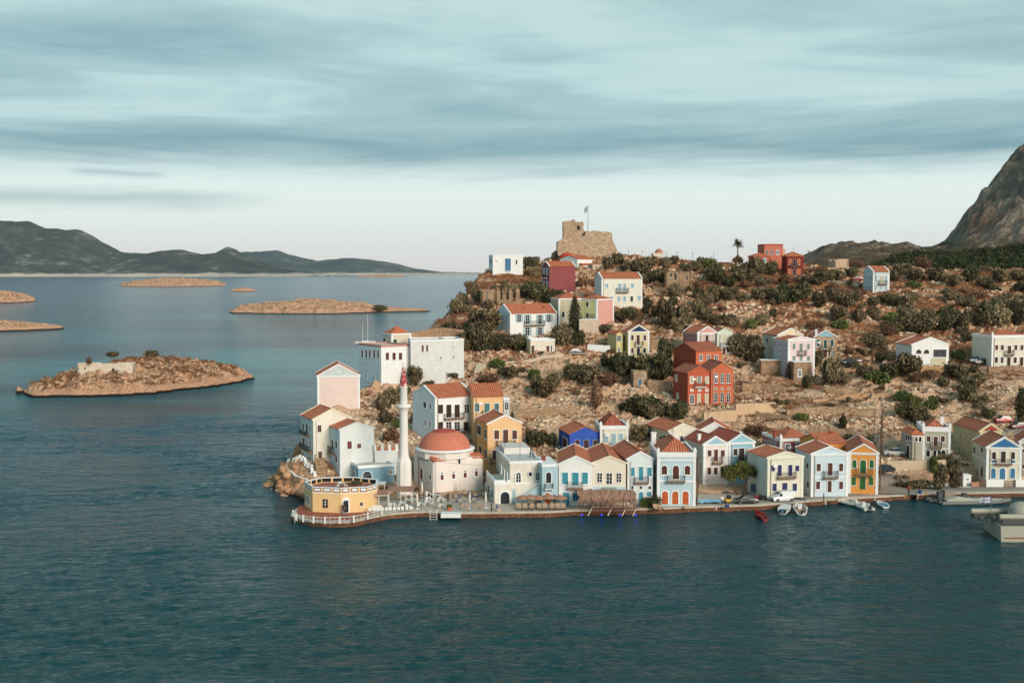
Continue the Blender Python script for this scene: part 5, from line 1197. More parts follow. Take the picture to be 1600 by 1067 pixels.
rubble_wall('small terrace in front of the red ochre houses', [(1100, 657, 241), (1152, 653, 242)], 1.7, pl('twall', 214, 180, 146, .4), 1.5, 'terrace_wall', None, .1)
rubble_wall('lower stone terrace above the pink twin house', [(1118, 672, 236), (1156, 669, 236.5)], 1.3, STONE3, 1.5, 'terrace_wall')
rubble_wall('long rubble terrace wall above the cobalt house', [(796, 650, 244), (840, 646, 245), (905, 641, 247)], 1.3, STONE3, 1.0)
rubble_wall('slanting rubble wall left of the cobalt house', [(822, 672, 234), (838, 690, 227)], 1.0, STONE3, .6)
rubble_wall('rubble wall between ochre houses and the cobalt house', [(800, 640, 248), (805, 668, 236)], 1.0, STONE3, .7)
rubble_wall('stone wall behind the white fortress', [(642, 527, 301), (690, 520, 306), (724, 522, 305)], 1.3, STONE3, .7)
rubble_wall('stone wall beside the yellow villa', [(1016, 545, 292), (1043, 547, 291)], 2.4, STONE3, .8)
rubble_wall('white wall edge below the salmon house', [(918, 545, 290), (953, 547, 289)], 1.1, TRIM, .8, 'garden_wall', None, .03)
rubble_wall('low yellow wall in front of the white bungalow', [(1418, 578, 275), (1490, 580, 274)], 1.0, pl('ywall', 206, 164, 116, .3), .5, 'garden_wall', None, .03)
rubble_wall('rubble wall low on the slope behind the rose red house', [(1160, 690, 228), (1186, 700, 224)], 1.0, STONE3, .8)
rubble_wall('broken wall on the slope left of the power poles', [(1262, 678, 233), (1320, 682, 231), (1352, 690, 229)], 1.6, STONE3, .9)
rubble_wall('long broken wall halfway up behind the orange house', [(1230, 650, 244), (1290, 645, 246), (1370, 650, 244)], 1.4, STONE3, .9)
rubble_wall('stone wall above the stone basement', [(1160, 606, 263), (1190, 606, 263), (1226, 612, 260)], 1.1, STONE3, .7)
rubble_wall('rubble wall beside the small stone outhouse', [(1012, 606, 262), (1050, 610, 261)], 1.8, STONE3, .6)
rubble_wall('stone wall on the dark green slope right of the pale blue house', [(1480, 476, 334), (1520, 474, 335)], 1.2, STONE3, .8)
rubble_wall('long low wall on the hillside above the white mansion', [(1540, 512, 311), (1612, 508, 313)], 1.2, STONE3, .8)
rubble_wall('white roadside wall left of the villa gate', [(1541, 763, 206.9), (1568, 763, 206.9)], 1.5, WHITE, .35, 'garden_wall', TRIM, .01)
rubble_wall('white roadside wall right of the villa gate', [(1587, 763, 206.9), (1650, 763, 206.9)], 1.5, WHITE, .35, 'garden_wall', TRIM, .01)
rubble_wall('low pink stone wall between the kiosk and the villa railing', [(1518, 763, 206.9), (1530, 763, 206.9)], 1.2, stone('pinkst', S(206, 160, 134), S(176, 128, 104), 2.5, .6), .35, 'garden_wall', None, .02)
for nm_, x0_, x1_, lb_ in (('garden_railing', 1531, 1540, 'thin iron railing beside the villa ramp'), ('garden_gate', 1569, 1586, 'rusty iron gate of the blue pediment villa')):
    a_ = atY(x0_, 763, 206.8); b_ = atY(x1_, 763, 206.8); rr_ = empty(nm_, a_, 0, lb_, nm_.split('_')[1]); L__ = b_.x-a_.x; m = MB()
    for i in range(12): m.box(L__*i/11-.02, L__*i/11+.02, -.02, .02, -.1, 1.45)
    for z in (.15, .8, 1.4): m.box(0, L__, -.03, .03, z-.03, z+.03)
    m.build('bars', flat('rusty_iron', S(126, 84, 68), .8), rr_)
rubble_wall('white kerb wall along the harbour road', [(1452, 763, 206.8), (1517, 763, 206.8)], .3, WHITE, .6, 'kerb_wall', None, .01)
rubble_wall('white stone parapet along the rocky shore path', [(450, 722, 217), (447, 733, 212), (459, 748, 206), (492, 760, 202)], .6, STONE3, .4, 'parapet', TRIM, .02)
simple_block('kiosk', 'small white kiosk by the harbour road beside the villa fence', 'kiosk', 1505, 762, 1517, 1503, 743, 1.6, WHITE, Y=207.8, th=4, F='p 747 750 1512 4 grey', cap=TRIM, top=.12)
# ---------------------------------------------------------------- plants
def leaves(lumps, n_, s, flat_=.85, seed=0, out=.8, asp=1.6):
    """leaf-sized quads over and inside the given lumps (cx, cy, cz, rx, ry, rz)"""
    r = np.random.RandomState(seed); L_ = np.array(lumps, float); vol = (L_[:, 3]*L_[:, 4]*L_[:, 5])**(.67); idx = r.choice(len(L_), n_, p=vol/vol.sum())
    d = r.normal(size=(n_, 3)); d /= np.linalg.norm(d, axis=1)[:, None]
    rad = 1-.55*r.rand(n_)**1.8; rad *= 1+.2*r.normal(size=n_)
    c = L_[idx, :3]+d*L_[idx, 3:]*rad[:, None]
    nn = d*out+r.normal(size=(n_, 3))*.55; nn /= np.linalg.norm(nn, axis=1)[:, None]
    t = np.cross(nn, r.normal(size=(n_, 3))); t /= np.linalg.norm(t, axis=1)[:, None]; b = np.cross(nn, t)
    sz = s*(.6+.8*r.rand(n_))[:, None]
    v = np.stack([c-t*sz*asp/2-b*sz*.2, c-b*sz*.5+t*sz*.1, c+t*sz*asp/2+b*sz*.1, c+b*sz*.5-t*sz*.1], 1).reshape(-1, 3)
    return v, np.arange(4*n_).reshape(-1, 4)
def leaf_mesh(name, v, f, m):
    me = bpy.data.meshes.new(name); me.vertices.add(len(v)); me.vertices.foreach_set('co', v.astype(np.float32).ravel())
    me.loops.add(f.size); me.loops.foreach_set('vertex_index', f.astype(np.int32).ravel()); me.polygons.add(len(f)); me.polygons.foreach_set('loop_start', np.arange(0, f.size, 4, dtype=np.int32))
    me.update(calc_edges=True); me.materials.append(m); return me
def lumps_for(shape, seed):
    r = random.Random(seed); out = []
    if shape == 'round':
        out = [(0, 0, .5, .62, .62, .5)]+[(r.uniform(-.6, .6), r.uniform(-.6, .6), r.uniform(.3, .8), r.uniform(.25, .45), r.uniform(.25, .45), r.uniform(.18, .34)) for _ in range(9)]
    elif shape == 'wide':
        out = [(r.uniform(-.85, .85), r.uniform(-.6, .6), r.uniform(.2, .6), r.uniform(.3, .5), r.uniform(.3, .5), r.uniform(.2, .38)) for _ in range(11)]
    elif shape == 'tall':
        out = [(r.uniform(-.4, .4), r.uniform(-.4, .4), .25+.085*i, r.uniform(.28, .5), r.uniform(.28, .5), r.uniform(.2, .3)) for i in range(9)]
    return out
PROTO = {}
for kd in 'dobg':
    for i, sh in enumerate(('round', 'wide', 'round', 'tall')):
        v, f = leaves(lumps_for(sh, ord(kd)*7+i), 2600, .125 if kd != 'b' else .09, seed=i+ord(kd), asp=1.4)
        v[:, 2] = np.maximum(v[:, 2], -.05)
        st = MB(); rr = random.Random(i)
        for q in range(5): st.tube((rr.uniform(-.08, .08), rr.uniform(-.08, .08), -.15), (rr.uniform(-.5, .5), rr.uniform(-.5, .5), rr.uniform(.35, .7)), .035, .012, 4, False)
        PROTO[kd, i] = (leaf_mesh('foliage', v, f, LEAF[kd]), st.mesh('stem', BARK))
SN = ['butter yellow cliff house', 'pale grey cliff house', 'slate blue annex', 'turquoise shuttered house', 'cream taverna house', 'white porthole house', 'light blue mansion', 'navy shuttered house', 'pale blue quay house', 'bright orange house', 'blue pediment villa', 'taupe villa', 'taupe wing', 'tall beige house',
      'grey edge house', 'big white balcony house', 'teal shuttered orange house', 'blue glazed bay', 'ochre tower house', 'cobalt blue house', 'light blue shuttered cream house', 'beige arched house', 'blank white gable house', 'pink twin house', 'sky blue twin house', 'rose red house', 'low orange house',
      'shell pink house', 'white fortress', 'fortress long wall', 'fortress wing', 'fortress pavilion', 'white cube house', 'maroon house', 'lemon cream house', 'blue shuttered white house', 'olive yellow wing', 'salmon pink house', 'navy pediment villa', 'yellow side wing', 'mauve house', 'mint house',
      'upper red house', 'lower red house', 'right red house', 'cream back house', 'lavender house', 'blue gabled stone house', 'white bungalow', 'large white mansion', 'pale blue hillside house', 'dark red ridge house', 'tall brick red house', 'lower brick red wing', 'cream outbuilding']
LM = []
for h, nm in zip(HOUSES, SN):
    zt_ = h['P'].z+h['h']+h['rise']; top = proj(h['P'].x, h['P'].y, zt_)[1]; LM.append(((h['L']+h['R'])/2, (top+h['by'])/2, (h['R']-h['L'])/2, (h['by']-top)/2, nm))
LM += [(697, 725, 55, 50, 'domed mosque'), (631, 680, 10, 95, 'minaret'), (524, 775, 52, 25, 'octagonal yellow hall'), (815, 742, 40, 45, 'arcaded house'), (918, 380, 50, 25, 'castle'), (902, 412, 27, 18, 'red domed church'), (1059, 433, 21, 10, 'roofless hillside ruin'), (1454, 462, 21, 8, 'broken doorway ruin')]
ORD = ['nearest', 'second nearest', 'third nearest', 'fourth nearest', 'fifth nearest', 'sixth nearest', 'seventh nearest', 'eighth nearest', 'ninth nearest', 'tenth nearest', 'eleventh nearest', 'twelfth nearest']+['%dth nearest' % i for i in range(13, 60)]
KN = {'d': 'dark green', 'o': 'grey olive', 'b': 'dry brown', 'g': 'fresh green', 'p': 'palm green'}
SHR = []
def shrub(px, py, wpx, hpx, kd, P=None, v=None):
    P = P or hit(px, py)
    if P is None: return
    sc = P.y/FOC; w_ = wpx*sc/2; hh_ = hpx*sc
    SHR.append((px, py, kd, P, w_, hh_, v))
def clear(px, py, P, m_=1.5):
    for h in HOUSES:
        d = P-h['P']; u = d.x*h['e'][0]+d.y*h['e'][1]; q = d.x*h['b'][0]+d.y*h['b'][1]
        if -m_ < u < h['W']+m_ and -m_ < q < h['D']+m_: return False
    return True
# the shrubs one can pick out in the photograph: foot x, foot y, width, height, kind
for t in '''745 548 46 40 o;757 519 52 36 o;722 548 40 30 o;790 545 50 22 d;768 548 40 20 d;812 548 30 26 d;880 540 44 34 d;904 540 26 24 d;893 518 20 14 d;736 462 26 20 o;748 470 30 18 o;712 490 34 24 o;722 478 26 22 o;792 470 34 26 o;812 463 28 20 o;838 470 50 30 d;862 475 40 24 d;
972 588 48 40 d;1000 590 46 44 d;1028 588 50 48 d;1040 570 34 38 d;955 575 26 26 d;1002 648 62 34 d;1030 652 50 30 d;1062 655 44 28 d;990 640 40 20 o;848 620 54 30 o;834 598 28 22 g;866 606 34 24 o;930 640 28 38 b;912 600 56 30 o;896 590 40 24 o;948 604 40 26 b;
776 575 26 16 g;790 588 24 18 g;760 600 40 16 b;800 592 34 20 o;648 602 30 30 o;612 632 44 26 o;596 640 30 24 o;630 625 30 22 o;683 598 19 12 d;706 590 17 12 d;668 606 20 12 d;688 596 14 10 b;838 697 44 28 d;862 697 22 20 d;600 662 26 24 d;612 690 34 26 b;650 660 20 20 b;620 668 18 16 g;
1160 560 44 38 d;1180 566 36 40 d;1148 540 26 20 o;1296 602 46 44 o;1272 575 30 26 o;1285 560 24 20 o;1262 606 22 22 d;1242 470 48 34 d;1222 472 34 26 d;1256 462 28 20 o;1190 470 34 20 o;1204 430 24 24 d;1180 428 40 26 d;1160 440 34 22 o;1040 508 46 40 o;1066 508 38 34 o;1090 490 30 22 o;1060 520 24 24 d;
1056 462 34 20 d;1052 476 18 14 d;1100 480 30 22 o;1120 470 34 24 o;1140 470 30 20 d;1118 440 36 24 d;1138 448 28 20 d;1100 500 30 20 o;1122 510 32 18 o;1174 514 26 16 g;1146 512 20 16 o;1080 425 26 20 d;1095 420 22 18 d;1120 430 18 18 d;1000 430 40 26 o;1020 440 36 24 o;985 425 30 22 o;1010 415 26 16 o;
980 440 26 20 d;995 470 24 22 o;1012 490 22 24 d;985 500 34 22 d;970 500 30 20 d;1040 420 26 18 o;965 412 24 16 o;950 420 24 18 d;870 405 26 14 o;850 425 36 16 o;835 432 30 16 o;890 445 20 14 b;906 450 18 16 b;1440 520 50 30 d;1475 518 46 40 d;1500 512 40 32 d;1420 505 40 30 d;1400 520 34 28 o;
1460 500 30 22 d;1530 510 40 30 o;1560 512 50 36 d;1590 510 40 36 d;1545 490 40 24 d;1575 480 36 22 o;1510 480 34 20 d;1485 470 30 18 o;1420 480 34 22 o;1395 478 30 20 d;1340 470 30 18 b;1325 480 40 24 o;1300 470 30 20 o;1280 480 36 24 d;1310 500 36 22 d;1340 505 30 22 o;1365 500 30 22 o;
1420 588 56 34 d;1392 590 34 24 d;1455 592 26 18 b;1500 590 44 28 d;1520 600 34 22 d;1498 562 26 16 g;1512 628 34 30 d;1530 640 30 26 d;1545 655 22 18 d;1516 610 30 20 d;1412 655 30 30 d;1440 665 40 30 d;1456 640 26 20 g;1410 628 30 18 g;1432 632 22 18 d;1598 668 14 26 d;1584 560 22 18 d;
1345 694 40 18 d;1317 672 21 22 d;1192 682 32 26 b;1172 676 24 18 b;1000 690 30 28 o;1235 590 20 24 o;1205 640 26 12 b;1222 632 20 12 d;1374 600 40 22 g;1350 588 34 20 d;1335 580 26 16 o;1300 640 24 16 b;1260 700 16 10 b;1400 755 30 14 d;1420 760 46 14 d;1440 762 40 14 d;1470 765 32 40 d;1490 762 30 44 o;1458 740 22 26 g;
1478 730 26 22 o;1300 455 26 16 b;1270 444 26 16 o;1310 438 24 14 d;1332 432 24 16 d;1395 440 30 18 o;1430 440 34 20 d;1460 440 30 20 o;1490 445 34 20 d;1515 440 30 22 d;1540 450 30 20 o;1570 440 34 24 d;1595 455 24 20 d;1410 430 30 18 d;1366 478 24 14 o'''.replace('\n', '').split(';'):
    a = t.split(); 
    if len(a) == 5:
        kd_ = a[4]
        if kd_ == 'd' and float(a[0])*7 % 10 < 4 and not (940 < float(a[0]) < 1100 and 540 < float(a[1]) < 600): kd_ = 'o'
        shrub(float(a[0]), float(a[1]), float(a[2])*.9, float(a[3])*.92, kd_)
rs = random.Random(3); tries = 0
while len(SHR) < 285 and tries < 4000:
    tries += 1
    px = rs.uniform(700, 1640); py = rs.choice((rs.uniform(412, 520), rs.uniform(412, 690), rs.uniform(412, 470)))
    P = hit(px, py)
    if P is None or P.z < 4 or not clear(px, py, P, 1.0): continue
    if any(abs(px-l[0]) < l[2]+4 and -l[3]*1 < py-l[1] < l[3]+8 for l in LM): continue
    if any(abs(px-s[0]) < (s[4]*2/P.y*FOC)*.45 and abs(py-s[1]) < 9 for s in SHR): continue
    if py > 610 and rs.random() < .55: continue
    q = rs.random(); kd = 'o' if q < .46 else 'd' if q < .58 else 'b' if q < .93 else 'g'
    w_ = rs.uniform(9, 26)*(1 if py < 560 else .9); shrub(px, py, w_, w_*rs.uniform(.5, .8), kd, P)
items = []
for (px, py, kd, P, w_, hh_, v_) in SHR:
    best = None
    for lx, ly, lw, lh, nm in LM:
        dx = max(0, abs(px-lx)-lw); dy = max(0, abs(py-hh_/P.y*FOC/2-ly)-lh); d = math.hypot(dx, dy)
        if best is None or d < best[0]: best = (d, dx >= dy, px > lx, py > ly, nm)
    rel = ('right of' if best[2] else 'left of') if best[1] else ('below' if best[3] else 'above')
    items.append((kd, rel, best[4], best[0]))
cnt = {}
for i in sorted(range(len(items)), key=lambda i: items[i][3]):
    k_ = items[i][:3]; cnt[k_] = cnt.get(k_, 0)+1; items[i] = items[i]+(cnt[k_],)
rs = random.Random(5)
for (px, py, kd, P, w_, hh_, v_), it in zip(SHR, items):
    vi = rs.choice((0, 2, 0, 1)) if w_*2 < hh_*1.9 else rs.choice((0, 1, 2, 1))
    if hh_ > w_*2.1: vi = 3
    fm, sm = PROTO[kd, vi]
    big_ = hh_ > 3.2
    only = sum(1 for q in items if q[:3] == it[:3]) == 1
    lab = '%s %s %s the %s' % (KN[kd], 'bush', it[1], it[2]) if only else '%s %s %s %s the %s' % (ORD[it[4]-1], KN[kd], 'bush', it[1], it[2])
    r = empty('bush', (P.x, P.y, P.z-.15), rs.uniform(0, 6.28), lab, 'bush', 'bushes scattered over the dry hillside')
    r.scale = (w_/.9, w_/.9*rs.uniform(.85, 1.1), hh_/1.0)
    a = bpy.data.objects.new('foliage', fm); COL.objects.link(a); a.parent = r
    b = bpy.data.objects.new('stem', sm); COL.objects.link(b); b.parent = r

# trees with trunks
def tree(name, label, cat, P, trunk, lumps, n_, s, kd, seed=1, asp=1.6):
    r = empty(name, P, 0, label, cat); m = MB()
    for a, b, r0, r1 in trunk: m.tube(a, b, r0, r1, 7)
    m.build('trunk', BARK, r); v, f = leaves(lumps, n_, s, seed=seed, asp=asp)
    o = bpy.data.objects.new('crown', leaf_mesh('crown', v, f, LEAF[kd])); COL.objects.link(o); o.parent = r; return r
P = atZ(1160, 775, QZ); P.y += 1.2
tree('olive_tree', 'spreading olive tree leaning over the black car on the quay', 'tree', P,
     [((-.6, 0, -.3), (-1.4, 0, 2.3), .28, .18), ((.4, .2, -.3), (.9, 0, 2.4), .26, .18), ((-1.4, 0, 2.3), (-2.2, .2, 4), .16, .06), ((-1.4, 0, 2.3), (-.4, .2, 4.2), .14, .06), ((.9, 0, 2.4), (1.8, .1, 4.2), .15, .06), ((.9, 0, 2.4), (.2, -.3, 4.4), .12, .05)],
     [(-2.2, 0, 3.6, 1.3, 1.2, .9), (-2.6, .3, 4.5, .9, 1, .6), (-1.1, -.3, 4.6, 1.3, 1.2, .8), (.2, 0, 5.1, 1.3, 1.3, .7), (1.3, .2, 4.4, 1.2, 1.2, .8), (2.2, 0, 3.8, .8, .9, .6), (.1, -.4, 3.5, .9, .9, .6), (-1.9, -.4, 2.9, .7, .8, .4)], 6500, .17, 'p', 3)
P = hit(897.5, 521) or ground_at(897.5, 521); P.y -= 1.5
tree('cypress', 'tall dark cypress in front of the olive yellow wing', 'tree', P, [((0, 0, -.8), (0, 0, 9.6), .2, .05)],
     [(0, 0, .9+.85*i, w_, w_, .95) for i, w_ in enumerate((.9, 1.35, 1.6, 1.75, 1.8, 1.75, 1.6, 1.45, 1.2, .9, .55))], 6500, .17, 'd', 5)
P = hit(1364, 568) or ground_at(1364, 568)
tree('pine_tree', 'big dark tree with a bare trunk beside the parked dark cars', 'tree', P, [((0, 0, -.5), (-.4, 0, 4.5), .3, .16), ((-.4, 0, 4.2), (-1.6, 0, 6), .12, .05), ((-.4, 0, 4.2), (1.2, 0, 6), .12, .05)],
     [(-1.6, 0, 5.6, 1.6, 1.5, 1), (0, 0, 6.6, 1.8, 1.6, 1.1), (1.5, 0, 5.6, 1.6, 1.5, 1.1), (2.2, 0, 3.8, 1.3, 1.3, 1.2), (.2, .3, 5, 1.6, 1.4, .8)], 4200, .24, 'o', 8)
P = ground_at(1594, 662)
tree('conifer', 'dark narrow tree at the right edge above the grey house', 'tree', P, [((0, 0, -.5), (0, 0, 7), .2, .06)], [(.3, 0, 1.2+i*.95, w_, w_, .9) for i, w_ in enumerate((.9, 1.3, 1.5, 1.6, 1.4, 1.2, .9))], 3600, .2, 'd', 9)
def palm(label, P, ht, fl, nf, seed, kd='p', name='palm_tree'):
    rr = random.Random(seed); r = empty(name, P, 0, label, 'palm'); MB().tube((0, 0, -.4), (0, 0, ht), .24, .18, 8).build('trunk', BARK, r)
    v = []; f = []
    for i in range(nf):
        az = rr.uniform(0, 6.28); el = rr.uniform(-.5, 1.25); L_ = fl*rr.uniform(.8, 1.1); d = Vector((math.cos(az), math.sin(az), 0)); sd = Vector((-d.y, d.x, 0)); prev = None
        for j in range(9):
            t = j/8; p = Vector((0, 0, ht))+d*L_*t*math.cos(el)+Vector((0, 0, L_*(t*math.sin(el)-.55*t*t*math.cos(max(0, el)))))
            if prev is not None:
                for sg in (-1, 1):
                    for q in (0, .5):
                        c = prev.lerp(p, q); w_ = .30*fl*math.sin(math.pi*min(1, t+.12))*.9; tip = c+sd*sg*w_+d*w_*.5+Vector((0, 0, -w_*.4)); e = (p-prev)*.35
                        b = len(v); v += [c, c+e, tip]; f.append((b, b+1, b+2))
            prev = p
    me = bpy.data.meshes.new('fronds'); me.from_pydata([tuple(q) for q in v], [], f); me.materials.append(LEAF[kd]); o = bpy.data.objects.new('fronds', me); COL.objects.link(o); o.parent = r
    return r
pm = palm('lone palm tree standing against the sky on the ridge', atY(1152.5, 413, 400), 7.2, 3.1, 44, 4)
v, f = leaves([(0, 0, .9, 2.0, 1.6, 1.3), (-.9, 0, 1.6, .9, .9, .8), (1, 0, 1.7, .9, .9, .8), (0, 0, 2.4, .8, .8, .6)], 1500, .26, seed=77); o = bpy.data.objects.new('dead_frond_skirt', leaf_mesh('skirt', v, f, LEAF['b'])); COL.objects.link(o); o.parent = pm
P = hit(1430, 650) or ground_at(1430, 650); palm('bushy palm among dark shrubs right of the power poles', P, 2.2, 3.6, 46, 9)
P = atZ(1015, 792, QZ); P.y += .8; palm('potted palm beside the porthole house door', P, 1.0, 1.3, 26, 12, 'g', 'potted_palm')
for (px, py, lab, lm) in ((176, 553, 'round shrub on top of the near island behind the ruin', (0, 0, .8, 2.1, 1.4, 1.0)), (237, 554, 'largest shrub standing on the crest of the near island', (0, 0, 1.1, 2.5, 1.6, 1.5)), (139, 563, 'small dry shrub left of the ruin on the near island', (0, 0, .7, .8, .8, 1.0)), (98, 590, 'wide dry brush at the left end of the island ruin', (0, 0, .5, 3.0, 1.6, 1.1)), (348, 580, 'dry bush at the right end of the near island', (0, 0, .4, 1.8, 1.2, .9))):
    Yv = 412 if py < 560 else (380 if px < 140 else 425); P = atY(px, py, Yv); P.z = max(near_isl(P.x, P.y)-.2, P.z-.9 if py < 566 else -9)
    r = empty('bush', P, 0, lab, 'bush'); v, f = leaves([lm, (lm[3]*.5, 0, lm[2]*1.2, lm[3]*.5, .8, lm[5]*.6), (-lm[3]*.5, .2, lm[2], lm[3]*.5, .8, lm[5]*.6)], 1500, .26, seed=int(px)); o = bpy.data.objects.new('foliage', leaf_mesh('foliage', v, f, LEAF['o' if py < 560 else 'b'])); COL.objects.link(o); o.parent = r
P = atY(593, 487, 1085); P.z = 3
r = empty('bush', P, 0, 'dark clump of trees on the low end of the middle island', 'bush'); v, f = leaves([(0, 0, 1.5, 7, 4, 3.4)], 1200, .7, seed=8); o = bpy.data.objects.new('foliage', leaf_mesh('foliage', v, f, LEAF['d'])); COL.objects.link(o); o.parent = r

# ---------------------------------------------------------------- ground cover and rubble: one mass each
def scatter_brush():
    r = np.random.RandomState(17); V = []; N_ = 16000; kept = 0
    xs = r.uniform(-50, 215, N_*3); ys = r.uniform(206, 430, N_*3); dens = fbm(xs/9, ys/9, 4, 301); pts = []
    for x, y, d in zip(xs, ys, dens):
        if len(pts) >= N_: break
        if d < .44: continue
        if y < Yq(x)+13 or x < np.interp(y, CY, CX)+5: continue
        if not clear(0, 0, Vector((x, y, 0)), .4): continue
        pts.append((x, y, hz(x, y)))
    P = np.array(pts); n_ = len(P); q = 13
    c = np.repeat(P, q, 0)+np.stack([r.normal(0, .42, n_*q), r.normal(0, .42, n_*q), r.uniform(0.0, .5, n_*q)], 1)
    nn = r.normal(size=(n_*q, 3))+np.array([0, -.3, .8]); nn /= np.linalg.norm(nn, axis=1)[:, None]; t = np.cross(nn, r.normal(size=(n_*q, 3))); t /= np.linalg.norm(t, axis=1)[:, None]; b = np.cross(nn, t); s = (.12+.12*r.rand(n_*q))[:, None]
    v = np.stack([c-t*s, c-b*s*.6, c+t*s, c+b*s*.6], 1).reshape(-1, 3)
    me = leaf_mesh('dry_brush', v, np.arange(len(v)).reshape(-1, 4), leafmat('brush', S(104, 62, 42), S(140, 92, 60), S(118, 104, 68)))
    o = bpy.data.objects.new('dry_brush', me); COL.objects.link(o); o['kind'] = 'stuff'
scatter_brush()
def island_brush():
    r = np.random.RandomState(3); P = []
    while len(P) < 1500:
        x = r.uniform(-160, -85); y = r.uniform(345, 470); z = near_isl(x, y)
        if z > 2.2 and vn(np.array([x/7.0]), np.array([y/9.0]), 6)[0] > .42: P.append((x, y, z))
    P = np.array(P); q = 12; n_ = len(P)*q; c = np.repeat(P, q, 0)+np.stack([r.normal(0, .6, n_), r.normal(0, .6, n_), r.uniform(0, .6, n_)], 1)
    nn = r.normal(size=(n_, 3)); nn /= np.linalg.norm(nn, axis=1)[:, None]; t = np.cross(nn, r.normal(size=(n_, 3))); t /= np.linalg.norm(t, axis=1)[:, None]; b = np.cross(nn, t); s = (.2+.16*r.rand(n_))[:, None]
    v = np.stack([c-t*s, c-b*s*.6, c+t*s, c+b*s*.6], 1).reshape(-1, 3); o = bpy.data.objects.new('island_brush', leaf_mesh('island_brush', v, np.arange(len(v)).reshape(-1, 4), MATS['leaf_brush'])); COL.objects.link(o); o['kind'] = 'stuff'
island_brush()
def rock_proto(r):
    ph = (1+5**.5)/2; v = np.array([(-1, ph, 0), (1, ph, 0), (-1, -ph, 0), (1, -ph, 0), (0, -1, ph), (0, 1, ph), (0, -1, -ph), (0, 1, -ph), (ph, 0, -1), (ph, 0, 1), (-ph, 0, -1), (-ph, 0, 1)])/1.9
    f = np.array([(0, 11, 5), (0, 5, 1), (0, 1, 7), (0, 7, 10), (0, 10, 11), (1, 5, 9), (5, 11, 4), (11, 10, 2), (10, 7, 6), (7, 1, 8), (3, 9, 4), (3, 4, 2), (3, 2, 6), (3, 6, 8), (3, 8, 9), (4, 9, 5), (2, 4, 11), (6, 2, 10), (8, 6, 7), (9, 8, 1)])
    return v, f
def scatter_rocks(name, pts, m, seed):
    r = np.random.RandomState(seed); v0, f0 = rock_proto(r); n_ = len(pts); P = np.array([p[:3] for p in pts]); S_ = np.array([p[3] for p in pts])
    V = v0[None]*(1+.28*r.normal(size=(n_, 12, 1)))*S_[:, None, None]*np.stack([1+.4*r.rand(n_), .8+.4*r.rand(n_), .5+.4*r.rand(n_)], 1)[:, None]
    a = r.rand(n_)*6.28; c, s = np.cos(a)[:, None], np.sin(a)[:, None]; V = np.stack([V[..., 0]*c-V[..., 1]*s, V[..., 0]*s+V[..., 1]*c, V[..., 2]], -1)+P[:, None]
    F = (f0[None]+12*np.arange(n_)[:, None, None]).reshape(-1, 3)
    me = bpy.data.meshes.new(name); me.vertices.add(n_*12); me.vertices.foreach_set('co', V.astype(np.float32).ravel()); me.loops.add(F.size); me.loops.foreach_set('vertex_index', F.astype(np.int32).ravel())
    me.polygons.add(len(F)); me.polygons.foreach_set('loop_start', np.arange(0, F.size, 3, dtype=np.int32)); me.update(calc_edges=True); me.materials.append(m)
    o = bpy.data.objects.new(name, me); COL.objects.link(o); o['kind'] = 'stuff'; return o
def rockmat(nm, a, b, c):
    m, k, p = base_mat(nm); g = k.add('ShaderNodeNewGeometry')
    k.ln(k.mix(k.noise(g.outputs['Position'], 3, 4), k.ramp(g.outputs['Random Per Island'], [(0, a), (.5, b), (1, c)]), c), p.inputs['Base Color']); p.inputs['Roughness'].default_value = 1; p.inputs['Specular IOR Level'].default_value = .1
    k.ln(k.bump(k.noise(g.outputs['Position'], 6, 4), .6, .1), p.inputs['Normal']); return m
RK = rockmat('limestone_rubble', S(168, 134, 104), S(206, 174, 142), S(232, 210, 182))
r = np.random.RandomState(5); pts = []
xs = r.uniform(-48, 212, 150000); ys = r.uniform(205, 420, 150000); dn = fbm(xs/7, ys/5, 4, 77); dn2 = fbm(xs/28, ys/28, 3, 78)
for x, y, d, d2, q in zip(xs, ys, dn, dn2, r.rand(150000)):
    if len(pts) > 24000: break
    band_ = 1.0 if y < 262 else .40
    if d < .60-.09*band_-.14*(d2-.5) or q > (.75 if y < 262 else .45): continue
    if y < Yq(x)+12 or x < np.interp(y, CY, CX)+3 or not clear(0, 0, Vector((x, y, 0)), .3): continue
    s_ = (.11+.5*r.rand()**4)*(1.25 if y > 300 else 1); pts.append((x, y, hz(x, y)+s_*.1, s_))
scatter_rocks('limestone_rubble', pts, RK, 9)
pts = []
for i in range(520):      # boulders along the rocky shore of the headland
    y = r.uniform(203, 300); x = np.interp(y, CY, CX)+r.uniform(-.8, 4.5); z = hz(x, y)
    if z > -2: pts.append((x, y, max(z, -.2), .35+1.0*r.rand()**2))
for i in range(60):
    px = r.uniform(436, 478); py = 765+(px-436)*.25+r.uniform(-6, 4); q = atZ(px, py, 0); pts.append((q.x, q.y, r.uniform(-.2, .8), .4+.9*r.rand()))
scatter_rocks('shore_rocks', pts, rockmat('shore_rock', S(150, 100, 68), S(186, 134, 94), S(206, 160, 122)), 11)
